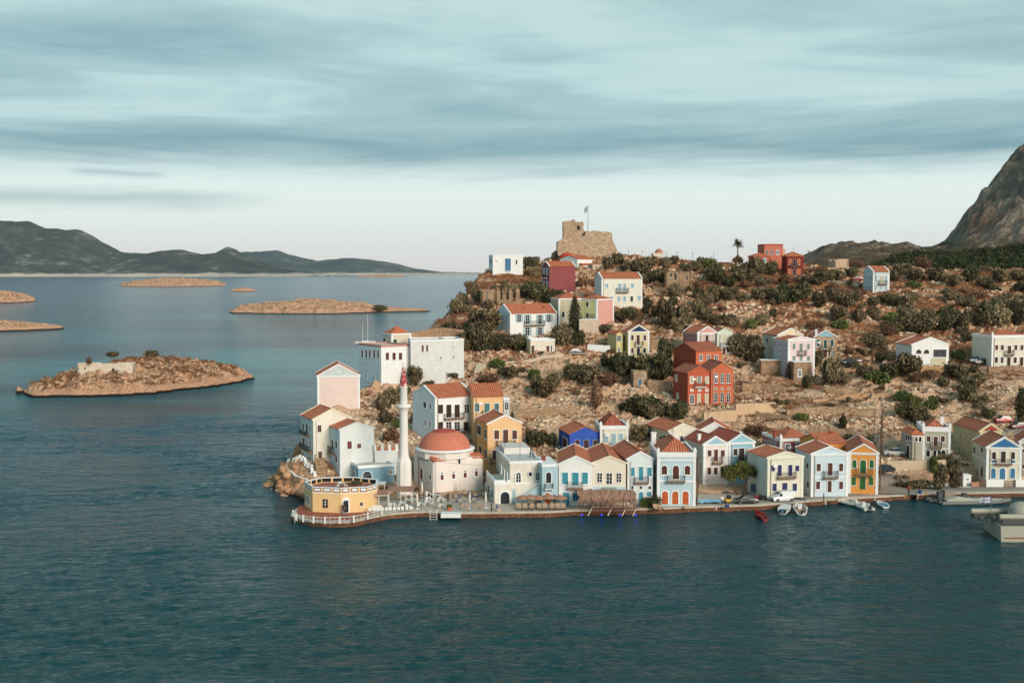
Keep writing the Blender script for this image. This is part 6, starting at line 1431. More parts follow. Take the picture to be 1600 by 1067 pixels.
# the pine wood on the low ground behind the ridge: one far-off mass
def wood_():
    r = np.random.RandomState(23); L_ = []
    for i in range(60000):
        if len(L_) >= 620: break
        j, k_ = r.randint(0, CRX.shape[0]), r.randint(0, CRX.shape[1]); x, y, z = CRX[j, k_], CRY[j, k_], CRZ[j, k_]; px, py = proj(x, y, z)
        lim = 436-(px-1400)*.0-5; top = np.interp(px, [1330, 1420, 1480, 1560, 1640, 1760], [428, 402, 398, 392, 384, 376])
        if not (1330 < px < 1800 and y < 690 and top < py < 440): continue
        if r.rand() > np.interp(px, [1330, 1440, 1480], [.15, .6, 1]): continue
        s_ = r.uniform(1.6, 3.4); L_.append((x, y, z+s_*.5, s_, s_, s_*.8))
    v, f = leaves(L_, 62000, .75, seed=2, asp=1.3); me = leaf_mesh('pine_wood', v, f, leafmat('wood', S(36, 44, 28), S(52, 58, 34), S(76, 78, 46))); o = bpy.data.objects.new('pine_wood', me); COL.objects.link(o); o['kind'] = 'stuff'
wood_()
# ---------------------------------------------------------------- café on the quay
def Q(px, py): return atZ(px, py, QZ+.01)
LT = flat('light_wood', S(206, 184, 156), .7); DW = flat('dark_wood', S(110, 70, 50), .7); BLU = flat('blue_cloth', S(44, 76, 132), .8); PALE = flat('pale_blue_paint', S(196, 212, 216), .6); WP = flat('white_paint', S(224, 222, 216), .5)
METAL = flat('dull_metal', S(120, 118, 112), .45, .4); POLE = wood('pole', S(104, 76, 58)); CANV = flat('canvas', S(222, 214, 198), .85); CREAMC = flat('cream_cushion', S(168, 140, 114), .9); BLACK = flat('black_rubber', (.012, .012, .014, 1), .6); REDP = flat('red_paint', S(168, 48, 40), .45)
def chair_proto(nm, m, mseat, label):
    r = empty(nm, (0, 0, -50), 0, label, 'chair')
    MB().box(-.22, .22, -.22, .22, .42, .47).build('seat', mseat, r); MB().hexa([(-.21, .2, .47), (.21, .2, .47), (.21, .24, .47), (-.21, .24, .47), (-.21, .27, .9), (.21, .27, .9), (.21, .31, .9), (-.21, .31, .9)]).build('backrest', mseat, r)
    for x in (-.19, .19):
        for y in (-.19, .19): MB().box(x-.025, x+.025, y-.025, y+.025, 0, .42).build('leg', m, r)
    return r
def table_proto(nm, m, top, label, rr=.42, rnd=False):
    r = empty(nm, (0, 0, -50), 0, label, 'table'); t = MB()
    if rnd: t.lathe([(rr, .7), (rr, .74)], 16)
    else: t.box(-rr, rr, -rr*.85, rr*.85, .7, .75)
    t.build('tabletop', top, r); MB().tube((0, 0, .03), (0, 0, .7), .04).build('pedestal', m, r); MB().lathe([(.24, 0), (.22, .03)], 10).build('foot', m, r); return r
used = {}
def place(proto, P, rz, label, group):
    if proto.name not in used:
        used[proto.name] = 1; proto.location = P; proto.rotation_euler = (0, 0, rz); proto['label'] = label; proto['group'] = group; return proto
    return dup(proto, P, rz, label, group)
ch_w = chair_proto('cafe_chair', LT, WP, 'x'); ch_b = chair_proto('cafe_chair', LT, BLU, 'x'); ch_d = chair_proto('director_chair', LT, CREAMC, 'x')
tb_w = table_proto('cafe_table', METAL, PALE, 'x'); tb_l = table_proto('cafe_table', METAL, LT, 'x')
rs = random.Random(11)
TW = ['first', 'second', 'third', 'fourth', 'fifth', 'sixth', 'seventh', 'eighth', 'ninth', 'tenth', 'eleventh', 'twelfth', 'thirteenth', 'fourteenth']
rowsT = [(627, 780), (637, 787), (645, 777), (668, 776), (668, 783), (668, 790), (684, 779), (688, 785), (690, 794), (646, 785), (655, 792), (628, 792), (612, 793), (637, 797)]
for i, (px, py) in enumerate(rowsT):
    P = Q(px, py); kx = TW[sorted(rowsT).index((px, py))]; place(tb_w, P, rs.uniform(-.3, .3), 'pale topped cafe table before the mosque, %s from the left' % kx, 'pale cafe tables')
    for a in (0, 1, 2) if i % 2 else (0, 2):
        t = a*2.1+rs.uniform(-.4, .4); p = P+Vector((math.cos(t)*.75, math.sin(t)*.75, 0)); place(ch_w, p, t-math.pi/2+math.pi, 'white cafe chair %s the pale cafe table that is %s from the left' % (('right of', 'behind', 'left of')[a] if i % 2 else ('right of', '', 'left of')[a], kx), 'white cafe chairs')
for kx, (px, py) in zip(TW, ((713, 781), (719, 788), (728, 776), (741, 785), (743, 779), (756, 777))):
    P = Q(px, py); place(tb_l, P, rs.uniform(-.3, .3), 'light wooden cafe table with blue chairs, %s from the left' % kx, 'wooden cafe tables')
    for a in (0, 1):
        t = a*3.1+rs.uniform(-.5, .5); p = P+Vector((math.cos(t)*.75, math.sin(t)*.75, 0)); place(ch_b, p, t-math.pi/2+math.pi, 'royal blue chair on the %s of the %s wooden table from the left' % (('right', 'left')[a], kx), 'blue cafe chairs')
for kx, (px, py) in zip(TW, ((692, 779), (701, 778), (704, 781), (723, 796), (730, 796), (741, 796), (748, 795), (753, 796))):
    place(ch_d, Q(px, py), rs.uniform(-.3, .3), 'beige canvas armchair below the mosque, %s from the left' % kx, 'beige quay armchairs')
for i in range(11): place(ch_w, Q(578+i*6.4, 802-i*.25), rs.uniform(-.2, .2), '%s white chair from the left in the row behind the quay railing' % TW[i], 'white railing chairs')
r = ch_b.copy(); COL.objects.link(r); r.location = Q(778, 797); r['label'] = 'single royal blue box seat under the arch of the arcaded house'; r['group'] = 'blue cafe chairs'
for c in ch_b.children: d = c.copy(); COL.objects.link(d); d.parent = r
def parasol(nm, label, P, ht=2.5, closed=True, mt=CANV):
    r = empty(nm, P, 0, label, 'parasol'); MB().tube((0, 0, 0), (0, 0, ht), .035).build('pole', WP if closed else DW, r); MB().lathe([(.32, 0), (.3, .08), (.06, .1)], 12).build('base', WP, r)
    if closed: MB().lathe([(.09, ht-1.75), (.2, ht-1.6), (.17, ht-.8), (.08, ht-.1), (.02, ht+.05)], 10).build('canopy', mt, r)
    else:
        MB().lathe([(1.28, ht-.5), (1.25, ht-.42), (.8, ht-.15), (.35, ht+.02), (.02, ht+.12)], 16).build('canopy', STRAW, r)
    return r
mm, k, p = base_mat('straw'); g = k.add('ShaderNodeNewGeometry').outputs['Position']; nz = k.noise(k.mapv(g, (6, 6, 1.5)), 1.0, 4, .7)
k.ln(k.ramp(nz, [(.3, S(112, 78, 60)), (.5, S(162, 120, 98)), (.7, S(194, 156, 132))]), p.inputs['Base Color']); p.inputs['Roughness'].default_value = .95; k.ln(k.bump(nz, 1.0, .12), p.inputs['Normal']); STRAW = mm
for lab, px, py, h_ in (('closed white parasol beside the utility pole on the cafe quay', 652, 795, 2.7), ('closed white parasol between the pale tables nearest the mosque corner', 659.5, 776, 2.6), ('closed cream parasol standing at the foot of the mosque wall', 720, 772, 2.6), ('closed white parasol among the beige armchairs at the quay edge', 734, 794, 2.7),
                         ('closed white parasol right of the beige armchairs below the arcaded house', 759, 793, 2.7), ('closed cream parasol beside the mosque corner', 677, 784, 2.8), ('closed white parasol behind the blue seats', 759, 773, 2.3)):
    parasol('closed_parasol', lab, Q(px, py), h_)
for i, (px, w_) in enumerate(((817, 1), (829, 1), (841, .9), (857, 1), (875, 1))):
    parasol('straw_parasol', ('first', 'second', 'third', 'fourth', 'fifth')[i]+' straw parasol from the left above the row of loungers', Q(px, 791.5), 1.9+.1*(i % 2), False)
def lounger(P, rz, lab):
    r = empty('lounge_chair', P, rz, lab, 'lounge chair'); MB().box(-.36, .36, -.5, .3, .3, .4).build('seat', CREAMC, r); MB().hexa([(-.36, .3, .35), (.36, .3, .35), (.36, .4, .35), (-.36, .4, .35), (-.36, .6, .95), (.36, .6, .95), (.36, .7, .95), (-.36, .7, .95)]).build('backrest', CREAMC, r)
    for x in (-.34, .34): MB().box(x-.04, x+.04, -.5, .6, 0, .3).build('leg', DW, r)
    return r
for i, px in enumerate((811, 820.5, 831, 843, 851.5, 863, 872, 880.5)): lounger(Q(px, 796), rs.uniform(-.1, .1), 'x')['label'] = ('first', 'second', 'third', 'fourth', 'fifth', 'sixth', 'seventh', 'eighth')[i]+' low cream lounge chair from the left on the quay under the straw parasols'
# thatched taverna
P = Q(905, 800); P.y += .3; T = empty('taverna_canopy', P, 0, 'long sagging thatched canopy over dark tables at the water edge', 'canopy'); W = 9.2
th_ = MB(); nx = 24
top = []; 
for j, (y, z) in enumerate(((-.3, 2.0), (.4, 2.35), (1.6, 2.65), (3.4, 2.85), (4.6, 2.85))):
    top.append([(W*i/nx+(.25*random.uniform(-1, 1) if i in (0, nx) else 0), y+random.uniform(-.12, .12), z+random.uniform(-.12, .12)-.25*abs(i/nx-.45)) for i in range(nx+1)])
vs = [p for rw in top for p in rw]; fs = [(a*(nx+1)+i, a*(nx+1)+i+1, (a+1)*(nx+1)+i+1, (a+1)*(nx+1)+i) for a in range(4) for i in range(nx)]
off = len(vs); vs += [(x, y, z-.22) for x, y, z in vs]; fs += [tuple(q+off for q in f)[::-1] for f in fs]; th_.add(vs, fs)
rf = th_.build('thatch', STRAW, T)
fr = MB()
for i in range(170):
    x = random.uniform(-.1, W+.1); y = random.uniform(-.45, .1); l_ = random.uniform(.35, 1.25); z = 2.1+random.uniform(-.1, .2); dx = random.uniform(-.25, .25)
    fr.add([(x, y, z), (x+.07, y, z), (x+.05+dx, y-.12, z-l_), (x+dx, y-.1, z-l_)], [(0, 1, 2, 3)])
fr.build('fringe', STRAW, T)
for i in range(6):
    for y in (-.2, 3.2): MB().tube((.3+i*(W-.6)/5, y, -.1), (.3+i*(W-.6)/5, y, 2.5), .06).build('post', DW, T)
P = Q(926, 801.5); R = empty('taverna_railing', P, 0, 'low dark red railing along the water in front of the thatched canopy', 'railing'); m = MB(); L_ = 7.2
for z in (.35, .62, .9): m.box(0, L_, -.03, .03, z-.04, z+.04)
for i in range(25): m.box(L_*i/24-.025, L_*i/24+.025, -.02, .02, 0, .9)
m.build('rail', wood('railred', S(120, 56, 50)), R)
for i in range(7): place(tb_l if i else tb_l, Vector((P.x+.6+i*.95, P.y+1.2, P.z)), 0, '%s wooden table from the left under the thatched canopy' % TW[i], 'taverna tables')
for i in range(9): place(ch_d, Vector((P.x+.2+i*.8, P.y+2.2, P.z)), rs.uniform(-.4, .4), '%s shaded chair from the left under the thatched canopy' % TW[i], 'taverna chairs')
for i, (dx, L2) in enumerate(((-.3, 1.5), (2.9, 1.5), (5.2, 1.5), (6.9, 1.5))): MB().tube((P.x-.5+dx, P.y-.6, P.z-.3), (P.x+.2+dx, P.y+.2, P.z+.8), .09, .07).build('leaning_log', LT, None, label=('first', 'second', 'third', 'last')[i]+' pale leaning log from the left against the taverna railing', cat='log')
# pergola and railings beside the hall
P = Q(576, 797); T = empty('pergola', P, .05, 'white framed pergola with a reed roof between the yellow hall and cafe', 'pergola')
MB().hexa([(0, 0, 2.45), (3.2, 0, 2.45), (3.2, 3.2, 2.7), (0, 3.2, 2.7), (0, 0, 2.53), (3.2, 0, 2.53), (3.2, 3.2, 2.78), (0, 3.2, 2.78)]).build('reed_roof', STRAW, T)
for x in (.05, 1.6, 3.15):
    for y in (.05, 3.1): MB().tube((x, y, 0), (x, y, 2.5), .05).build('post', WP, T)
m = MB(); m.box(0, 3.2, -.03, .03, 2.35, 2.45); m.box(0, 2.2, -.03, .03, .0, .8); m.build('front_panel', WP, T)
P = Q(607, 790); T = empty('reed_awning', P, .1, 'flat reed awning on thin posts right of the pergola', 'awning'); MB().hexa([(-.2, 0, 2.4), (4.2, -.3, 2.3), (4.4, 2.6, 2.7), (.2, 2.8, 2.7), (-.2, 0, 2.46), (4.2, -.3, 2.36), (4.4, 2.6, 2.76), (.2, 2.8, 2.76)]).build('reed_roof', STRAW, T)
for x in (0, 2, 4):
    for y in (.0, 2.5): MB().tube((x, y, 0), (x, y, 2.5), .04).build('post', WP, T)
def rail_run(lab, pts, cat='railing', h_=.95, name='white_railing'):
    W_ = [Q(*p) for p in pts]; r = empty(name, W_[0], 0, lab, cat); P0 = W_[0]
    for a, b in zip(W_, W_[1:]):
        a = a-P0; b = b-P0; m = MB(); m.tube(a+Vector((0, 0, h_)), b+Vector((0, 0, h_)), .05, None, 4); m.tube(a+Vector((0, 0, h_*.5)), b+Vector((0, 0, h_*.5)), .025, None, 4)
        k = max(2, int((b-a).length/.62))
        for i in range(k): q = a.lerp(b, i/k); m.box(q.x-.02, q.x+.02, q.y-.02, q.y+.02, 0, h_)
        m.build('rail_section', WP, r); MB().box(a.x-.13, a.x+.13, a.y-.13, a.y+.13, 0, h_+.15).build('post', WP, r)
    return r
rail_run('white railing around the quay tip in front of the yellow hall', [(458, 807), (463, 813), (474, 815), (490, 817), (508, 818), (531, 817.5), (553, 816), (575, 811), (595, 806)])
rail_run('short white railing along the cafe edge right of the yellow hall', [(597, 805), (621, 803)])
m = MB(); P = Q(672, 803)
r = empty('swim_ladder', P, 0, 'white bathing ladder hanging into the water below the cafe', 'ladder')
for x in (0, 1.1): MB().path([(x, .5, .1), (x, .4, .75), (x, -.25, .75), (x, -.3, -1.2)], .045).build('side_rail', WP, r)
for z in (-.8, -.4, 0, .35): MB().tube((0, -.28, z), (1.1, -.28, z), .035).build('rung', WP, r)
r = empty('swim_ladder', Q(458, 808), .9, 'small white bathing ladder at the tip of the quay', 'ladder')
for x in (0, .6): MB().path([(x, .4, 0), (x, .3, .8), (x, -.25, .8), (x, -.4, -1.2)], .04).build('side_rail', WP, r)
# planter box and jetty block at cafe edge
P = Q(689, 803); r = empty('mooring_platform', P, 0, 'white washed concrete platform at the edge of the cafe quay', 'platform'); MB().box(0, 3.2, -.5, 1.2, -.5, .14).build('block', WHITE, r)
r = empty('flower_tub', Q(702, 797), 0, 'orange flower tub on the white platform at the cafe edge', 'planter'); MB().lathe([(.3, 0), (.42, .5)], 12).build('tub', flat('orange_tub', S(210, 110, 60), .7), r); v, f = leaves([(0, 0, .7, .5, .5, .3)], 200, .12, seed=4); o = bpy.data.objects.new('flowers', leaf_mesh('flowers', v, f, LEAF['g'])); COL.objects.link(o); o.parent = r
# utility poles and lamps
def upole(P, ht, lab, arm=True, r0=.13, mt=None, name='utility_pole', lean=0):
    r = empty(name, P, 0, lab, 'pole'); MB().tube((0, 0, -1), (lean, 0, ht), r0, r0*.65).build('shaft', mt or POLE, r)
    if arm:
        MB().box(-.7+lean, .7+lean, -.06, .06, ht-.5, ht-.38).build('crossarm', POLE, r)
        for x in (-.6, 0, .6): MB().tube((x+lean, 0, ht-.38), (x+lean, 0, ht-.2), .05).build('insulator', flat('ceramic', S(200, 196, 190), .4), r)
    return r
def topz(P, px, py): return HC+(ray(px, py)[2]/ray(px, py)[1])*P.y-P.z
for lab, px, py, ty, zq in (('wooden utility pole rising from the cafe beside the minaret', 654, 790, 713, 1), ('brown wooden pole at the right corner of the light blue mansion', 1090, 790, 712, 1), ('tall pole at the right corner of the orange house', 1376.5, 768, 650, 1), ('wooden pole in front of the pines left of the blue pediment villa', 1501, 760, 679, 1)):
    P = Q(px, py); P.y += .6; upole(P, topz(P, px, ty), lab, px != 654 and px != 1090)
P = Q(1085.5, 788); upole(P, 7, 'leaning brace pole beside the mansion corner pole', False, .1, lean=1.1)
for lab, px, py, ty, Yp in (('thin grey pole on the slope behind the orange house', 1365, 700, 640, 224), ('tall dark pole at the far right above the beige house', 1556, 660, 597, 240), ('dark pole in front of the rose red house roof', 1279, 708, 664, 221), ('slim pole left of the lavender house', 1202, 575, 520, 279),
                        ('pole standing on the ridge right of the dark red house', 1263, 432, 391, 374), ('brown pole between the red house roofs and the mauve house', 1095, 548, 511, 281), ('slim pole on the car terrace below the cypress', 872, 556, 516, 288), ('pole on the slope of the dark bushes under the ruin', 735, 480, 440, 334),
                        ('short pole beside the blank white gable', 1144, 690, 658, 232), ('pole at the right end of the church', 916, 450, 418, 356), ('thin pole right of the cream outbuilding', 888, 556, 516, 287.5), ('pale pole far right below the crag', 1454, 432, 393, 410), ('pole left of the bungalow shrubs', 1353, 575, 560, 277)):
    P = atY(px, py, Yp); upole(P, topz(P, px, ty), lab, px in (1556, 1263), .1)
r = upole(atY(1378, 705, 222), 8.4, 'second pole of the transformer pair behind the orange house', True); 
t = empty('pole_transformer', atY(1369, 690, 221.7), 0, 'grey electric transformer slung between two poles behind the orange house', 'transformer'); MB().box(-.55, .55, -.4, .4, 0, 1.3).build('tank', METAL, t); MB().box(-1.2, 1.3, -.1, .1, -.15, 0).build('shelf', METAL, t)
for i in range(5): MB().box(-.5+i*.22, -.44+i*.22, -.5, -.4, .1, 1.2).build('fin', METAL, t)
def lamp(P, ht, lab):
    r = empty('street_lamp', P, 0, lab, 'street lamp'); MB().tube((0, 0, -.3), (0, 0, ht), .055, .04).build('post', IRON, r); MB().lathe([(.12, ht), (.2, ht+.3), (.05, ht+.42)], 8).build('lantern', flat('lantern', S(60, 58, 54), .4), r)
for lab, px, py, Yp in (('iron lamp on the tip of the rocky shore path', 444, 728, 215), ('iron lamp by the bend of the white parapet', 451.5, 735, 211), ('iron lamp beside the white covered chairs', 484, 745, 206.5), ('iron lamp below the stairs of the grey house', 510, 750, 204.5)):
    P = atY(px, py, Yp); lamp(P, 3.2, lab)
for i, px in enumerate((982, 1003, 1041, 1058, 1082, 1115)):
    P = atY(px, 407+i*.8, 402); lamp(P, 3.0, 'iron lamp standing on the ridge, number %s from the castle' % ('one', 'two', 'three', 'four', 'five', 'six')[i]); 
def wire(a, b, sag, lab):
    m = MB(); pts = [a.lerp(b, t/10)-Vector((0, 0, sag*4*(t/10)*(1-t/10))) for t in range(11)]; m.path(pts, .022, 4); m.build('overhead_wire', IRON, None, label=lab, cat='wire')
a = Q(1090, 790); a.y += .6; b = Q(1376.5, 768); b.y += .6; wire(a+Vector((0, 0, 8.0)), b+Vector((0, 0, 9.5)), .9, 'thin wire strung past the navy shuttered house between two quay poles')
c = Q(1501, 760); c.y += .6; wire(b+Vector((0, 0, 10.5)), c+Vector((0, 0, 8.3)), .8, 'thin wire from the orange house pole to the pine tree pole'); d_ = Q(1640, 755); wire(c+Vector((0, 0, 8.3)), d_+Vector((0, 5, 9)), .5, 'thin wire from the pine tree pole out of the picture')
e_ = Q(654, 790); e_.y += .6; wire(e_+Vector((0, 0, 7.8)), Q(845, 790)+Vector((0, 3, 6.5)), .6, 'thin wire crossing the front of the mosque')
# stairs on the left, white covered chairs
P = atY(505, 741, 206); r = empty('stone_stairs', P, math.radians(15), 'stone stairs climbing to the door of the butter yellow house', 'staircase')
m = MB()
for i in range(9): m.box(-1.0, .9, .35*i, .35*(i+1)+.02, -1.5, .28*(i+1))
m.build('steps', STONE1, r); MB().prism([(-0.2, -1), (3.2, -1), (3.2, 3.2), (2.9, 3.2), (-.2, .7)], 0, .25, lambda u, d, z: (-1.25+d, u, z)).build('stair_wall', STONE1, r)
for i in range(11):
    px = 459+i*3.2+(i % 3); py = 727+i*2.2+(i % 2)*2; P = atY(px, py, 213-i*.75); P.z = max(P.z, hz(P.x, P.y)); r = empty('covered_chair', P, rs.uniform(-.4, .4), 'white cloth covered chair stack on the rocky path, %s from the left' % TW[i], 'covered chairs', 'white covered chair stacks')
    MB().loft([[(-.36, -.3, 0), (.32, -.34, 0), (.34, .3, 0), (-.32, .36, 0)], [(-.26, -.28, .45), (.28, -.26, .5), (.26, .28, .55), (-.26, .26, .5)], [(-.24, .05, .55), (.22, .1, .6), (.2, .28, .95), (-.2, .28, .9)]], False).build('cloth_cover', WP, r)
r = empty('slate_canopy', atY(573, 776, 199.5), 0, 'small white awning roof behind the yellow hall', 'awning'); MB().box(-.5, 3.2, 0, 2.4, 2.2, 2.3).build('roof_sheet', WP, r)
for x in (-.4, 3.1): MB().tube((x, .1, -.5), (x, .1, 2.2), .05).build('post', WP, r)
# garden bits on the hall terrace
P = Vector((-28.3, 189, QZ+3.3)); place(tb_w, P, 0, 'white table with chairs on the terrace of the yellow hall', 'terrace furniture')
for t in (0, 2, 4): place(ch_w, P+Vector((math.cos(t)*.8, math.sin(t)*.8, 0)), t+1.57, {0: 'white terrace chair right of the table on the yellow hall roof', 2: 'white terrace chair behind the table on the yellow hall roof', 4: 'white terrace chair nearest the front on the yellow hall roof'}[t], 'terrace chairs')
r = empty('potted_shrub', (-26.2, 190.6, QZ+3.25), 0, 'dark potted shrubs on the roof terrace of the yellow hall', 'plant'); v, f = leaves([(0, 0, .5, 1.1, .5, .45)], 500, .14, seed=9); o = bpy.data.objects.new('foliage', leaf_mesh('foliage', v, f, LEAF['d'])); COL.objects.link(o); o.parent = r
MB().box(-.9, .9, -.25, .25, 0, .3).build('trough', flat('trough', S(120, 80, 60), .8), r)
for lab, px, py, sz, kd in (('big green pot plants beside the taverna canopy', 1022, 794, 1.5, 'd'), ('leafy plants against the porthole house', 1008, 793, 1.1, 'g'), ('olive shrub between the blue annex and the mosque', 628, 757, 1.2, 'g'), ('potted shrub at the mosque corner of the cafe', 651, 770, .6, 'd'), ('low hedge left of the pergola pillars', 600, 770, .8, 'o')):
    P = Q(px, py) if py > 775 else atY(px, py, 201.5); r = empty('potted_plant', P, 0, lab, 'plant'); v, f = leaves([(0, 0, sz*.8, sz*.9, sz*.6, sz*.7)], 900, .16, seed=int(px)); o = bpy.data.objects.new('foliage', leaf_mesh('foliage', v, f, LEAF[kd])); COL.objects.link(o); o.parent = r
    MB().lathe([(.22, 0), (.3, .4)], 10).build('pot', flat('clay', S(170, 100, 74), .8), r)
# ---------------------------------------------------------------- vehicles
def wheel(mb_parent, x, y, r=.31):
    w_ = MB().tube((x, y-.1, r), (x, y+.1, r), r, None, 14).build('wheel', BLACK, mb_parent); MB().tube((x, y-.115, r), (x, y+.115, r), r*.55, None, 10).build('rim', METAL, w_)
def car(P, rz, paint, lab, van=False, name='parked_car', k=1.0):
    r = empty(name, P, rz, lab, 'van' if van else 'car'); L_, W2 = 3.9, .82
    def sec(x, z0, z1, w0, w1, sh=.1): return [(x, -w0, z0), (x, w0, z0), (x, w0, (z0+z1)/2), (x, w1, z1), (x, -w1, z1), (x, -w0, (z0+z1)/2)]
    body = MB().loft([sec(-1.95, .35, .72, .70, .62), sec(-1.85, .22, .85, .80, .72), sec(-1.2, .20, .92, .84, .76), sec(0, .2, .95, .84, .78), sec(1.1, .2, .94, .84, .76), sec(1.85, .22, .84, .8, .68), sec(1.97, .34, .66, .70, .6)], False)
    body.build('body', paint, r)
    if van:
        MB().loft([[(x, -w0, .9), (x, w0, .9), (x, w1, z), (x, -w1, z)] for x, w0, w1, z in ((-1.3, .74, .7, .98), (-.75, .78, .66, 1.5), (-.45, .8, .72, 1.78), (1.85, .8, .74, 1.8), (1.92, .78, .7, 1.7))], False).build('cargo_box', paint, r)
        MB().hexa([(-1.27, -.62, .98), (-1.27, .62, .98), (-1.24, .62, .98), (-1.24, -.62, .98), (-.80, -.6, 1.47), (-.80, .6, 1.47), (-.76, .6, 1.5), (-.76, -.6, 1.5)]).build('windscreen', GLASS, r)
        for s_ in (-1, 1): MB().prism([(-1.1, 1.0), (-.35, 1.0), (-.35, 1.45), (-.72, 1.45)], .735*s_, .80*s_, lambda u, d, z: (u, d, z)).build('side_window', GLASS, r)
    else:
        c = [(-1.05, .74, .70, .93), (-.45, .72, .58, 1.40), (.75, .72, .58, 1.43), (1.5, .72, .62, .93)]
        MB().loft([[(x, -w0*.98, .9), (x, w0*.98, .9), (x, w1, z), (x, -w1, z)] for x, w0, w1, z in c], False).build('cabin', GLASS, r)
        MB().hexa([(-.46, -.56, 1.38), (.78, -.56, 1.41), (.78, .56, 1.41), (-.46, .56, 1.38), (-.4, -.54, 1.44), (.72, -.54, 1.47), (.72, .54, 1.47), (-.4, .54, 1.44)]).build('roof', paint, r)
    for x in (-1.2, 1.25):
        for y in (-.78, .78): wheel(r, x, y)
    for y in (-.55, .55):
        MB().box(-1.99, -1.9, y-.14, y+.14, .6, .72).build('headlight', WP, r); MB().box(1.9, 1.99, y-.12, y+.12, .62, .74).build('taillight', REDP, r)
    MB().box(-2.0, -1.9, -.7, .7, .3, .42).build('bumper', BLACK, r)
    return r
def paint(nm, c, rough=.25): return flat('paint_'+nm, c, rough, 0, .6)
car(Q(1168, 788.5)+Vector((0, 1.2, 0)), math.radians(4), paint('black', (.02, .02, .024, 1)), 'black hatchback parked under the olive tree on the quay')
car(Q(1225, 784.5)+Vector((0, 1.0, 0)), math.radians(10), paint('white', S(226, 226, 222)), 'white delivery van parked before the navy shuttered house', True, 'delivery_van')
for lab, px, py, Yp, rz, c in (('dark estate car on the white terrace below the cypress', 897, 553, 289, 10, (.03, .035, .035, 1)), ('dark car parked beside the big dark tree on the slope', 1325, 574, 279, 20, (.03, .03, .04, 1)), ('grey green car parked right of the dark slope car', 1340, 572, 281, 14, S(90, 110, 104)), ('red car parked on the road behind the tall beige house', 1568, 667, 240, 4, S(170, 50, 40)),
                        ('silver car parked beside the taupe wing wall', 1397, 713, 220, -10, S(190, 192, 190)), ('small white car between bungalow and large white mansion', 1523, 566, 281, 60, S(200, 204, 208)), ('dark pickup partly hidden by the large white mansion', 1534, 570, 279, 6, (.03, .035, .03, 1)), ('tiny red car beside the pale blue hillside house', 1340, 438, 365, 0, S(150, 50, 44)),
                        ('dark car in the shade at the foot of the transformer poles', 1383, 738, 211, 30, (.03, .03, .03, 1)), ('dark red car on the upper road at the right edge', 1592, 672, 238, 10, S(110, 40, 40))):
    P = atY(px, py, Yp); P.z = max(P.z, hz(P.x, P.y)+.02); car(P, math.radians(rz), paint(lab[:9], c), lab)
MB().loft([[(-2.4, 0, 0), (2.4, -.5, 0), (2.6, 4.2, 0), (-2, 4.0, 0)], [(-2.4, 0, .1), (2.4, -.5, .1), (2.6, 4.2, .1), (-2, 4.0, .1)]], False).build('parking_terrace', pl('conc', 212, 204, 192, .2), None, atY(905, 556, 287)+Vector((0, 0, .5)), label='pale concrete parking terrace under the dark estate car', cat='terrace')
# motorbikes and handcart
def bike(P, rz, lab, c):
    r = empty('motorbike', P, rz, lab, 'motorbike')
    for x in (-.6, .6): MB().tube((x, -.05, .3), (x, .05, .3), .3, None, 14).build('wheel', BLACK, r)
    MB().loft([[(-.55, -.1, .5), (-.55, .1, .5), (-.5, .08, .75), (-.5, -.08, .75)], [(0, -.16, .3), (0, .16, .3), (0, .12, .8), (0, -.12, .8)], [(.7, -.12, .55), (.7, .12, .55), (.72, .1, .78), (.72, -.1, .78)]], False).build('body', c, r)
    MB().box(-.05, .7, -.12, .12, .76, .84).build('seat', BLACK, r); MB().tube((-.5, -.3, 1.0), (-.5, .3, 1.0), .025).build('handlebar', BLACK, r); return r
bike(Q(1187, 783)+Vector((0, 1.3, 0)), math.radians(-15), 'red motorbike leaning between black car and navy shuttered house', REDP)
bike(Q(1194, 784)+Vector((0, 1.5, 0)), math.radians(-20), 'dark motorbike right beside the red motorbike', paint('dark', (.04, .03, .03, 1)))
bike(atY(884, 552, 289), .4, 'black motorbike beside the dark estate car', BLACK)
bike(atY(845, 555, 288)+Vector((0, 0, .2)), .2, 'dark motorbike parked at the cream outbuilding', BLACK)
r = empty('info_panel', Q(1180, 775)+Vector((0, 1, 0)), -.3, 'dark blue propped board behind the motorbikes', 'board'); MB().hexa([(-.55, 0, .5), (.55, 0, .5), (.55, .06, .5), (-.55, .06, .5), (-.6, .3, 1.9), (.35, .3, 1.9), (.35, .36, 1.9), (-.6, .36, 1.9)]).build('panel', flat('slate_panel', S(58, 66, 84), .6), r); MB().tube((0, .1, 0), (0, .1, .7), .04).build('stand', IRON, r)
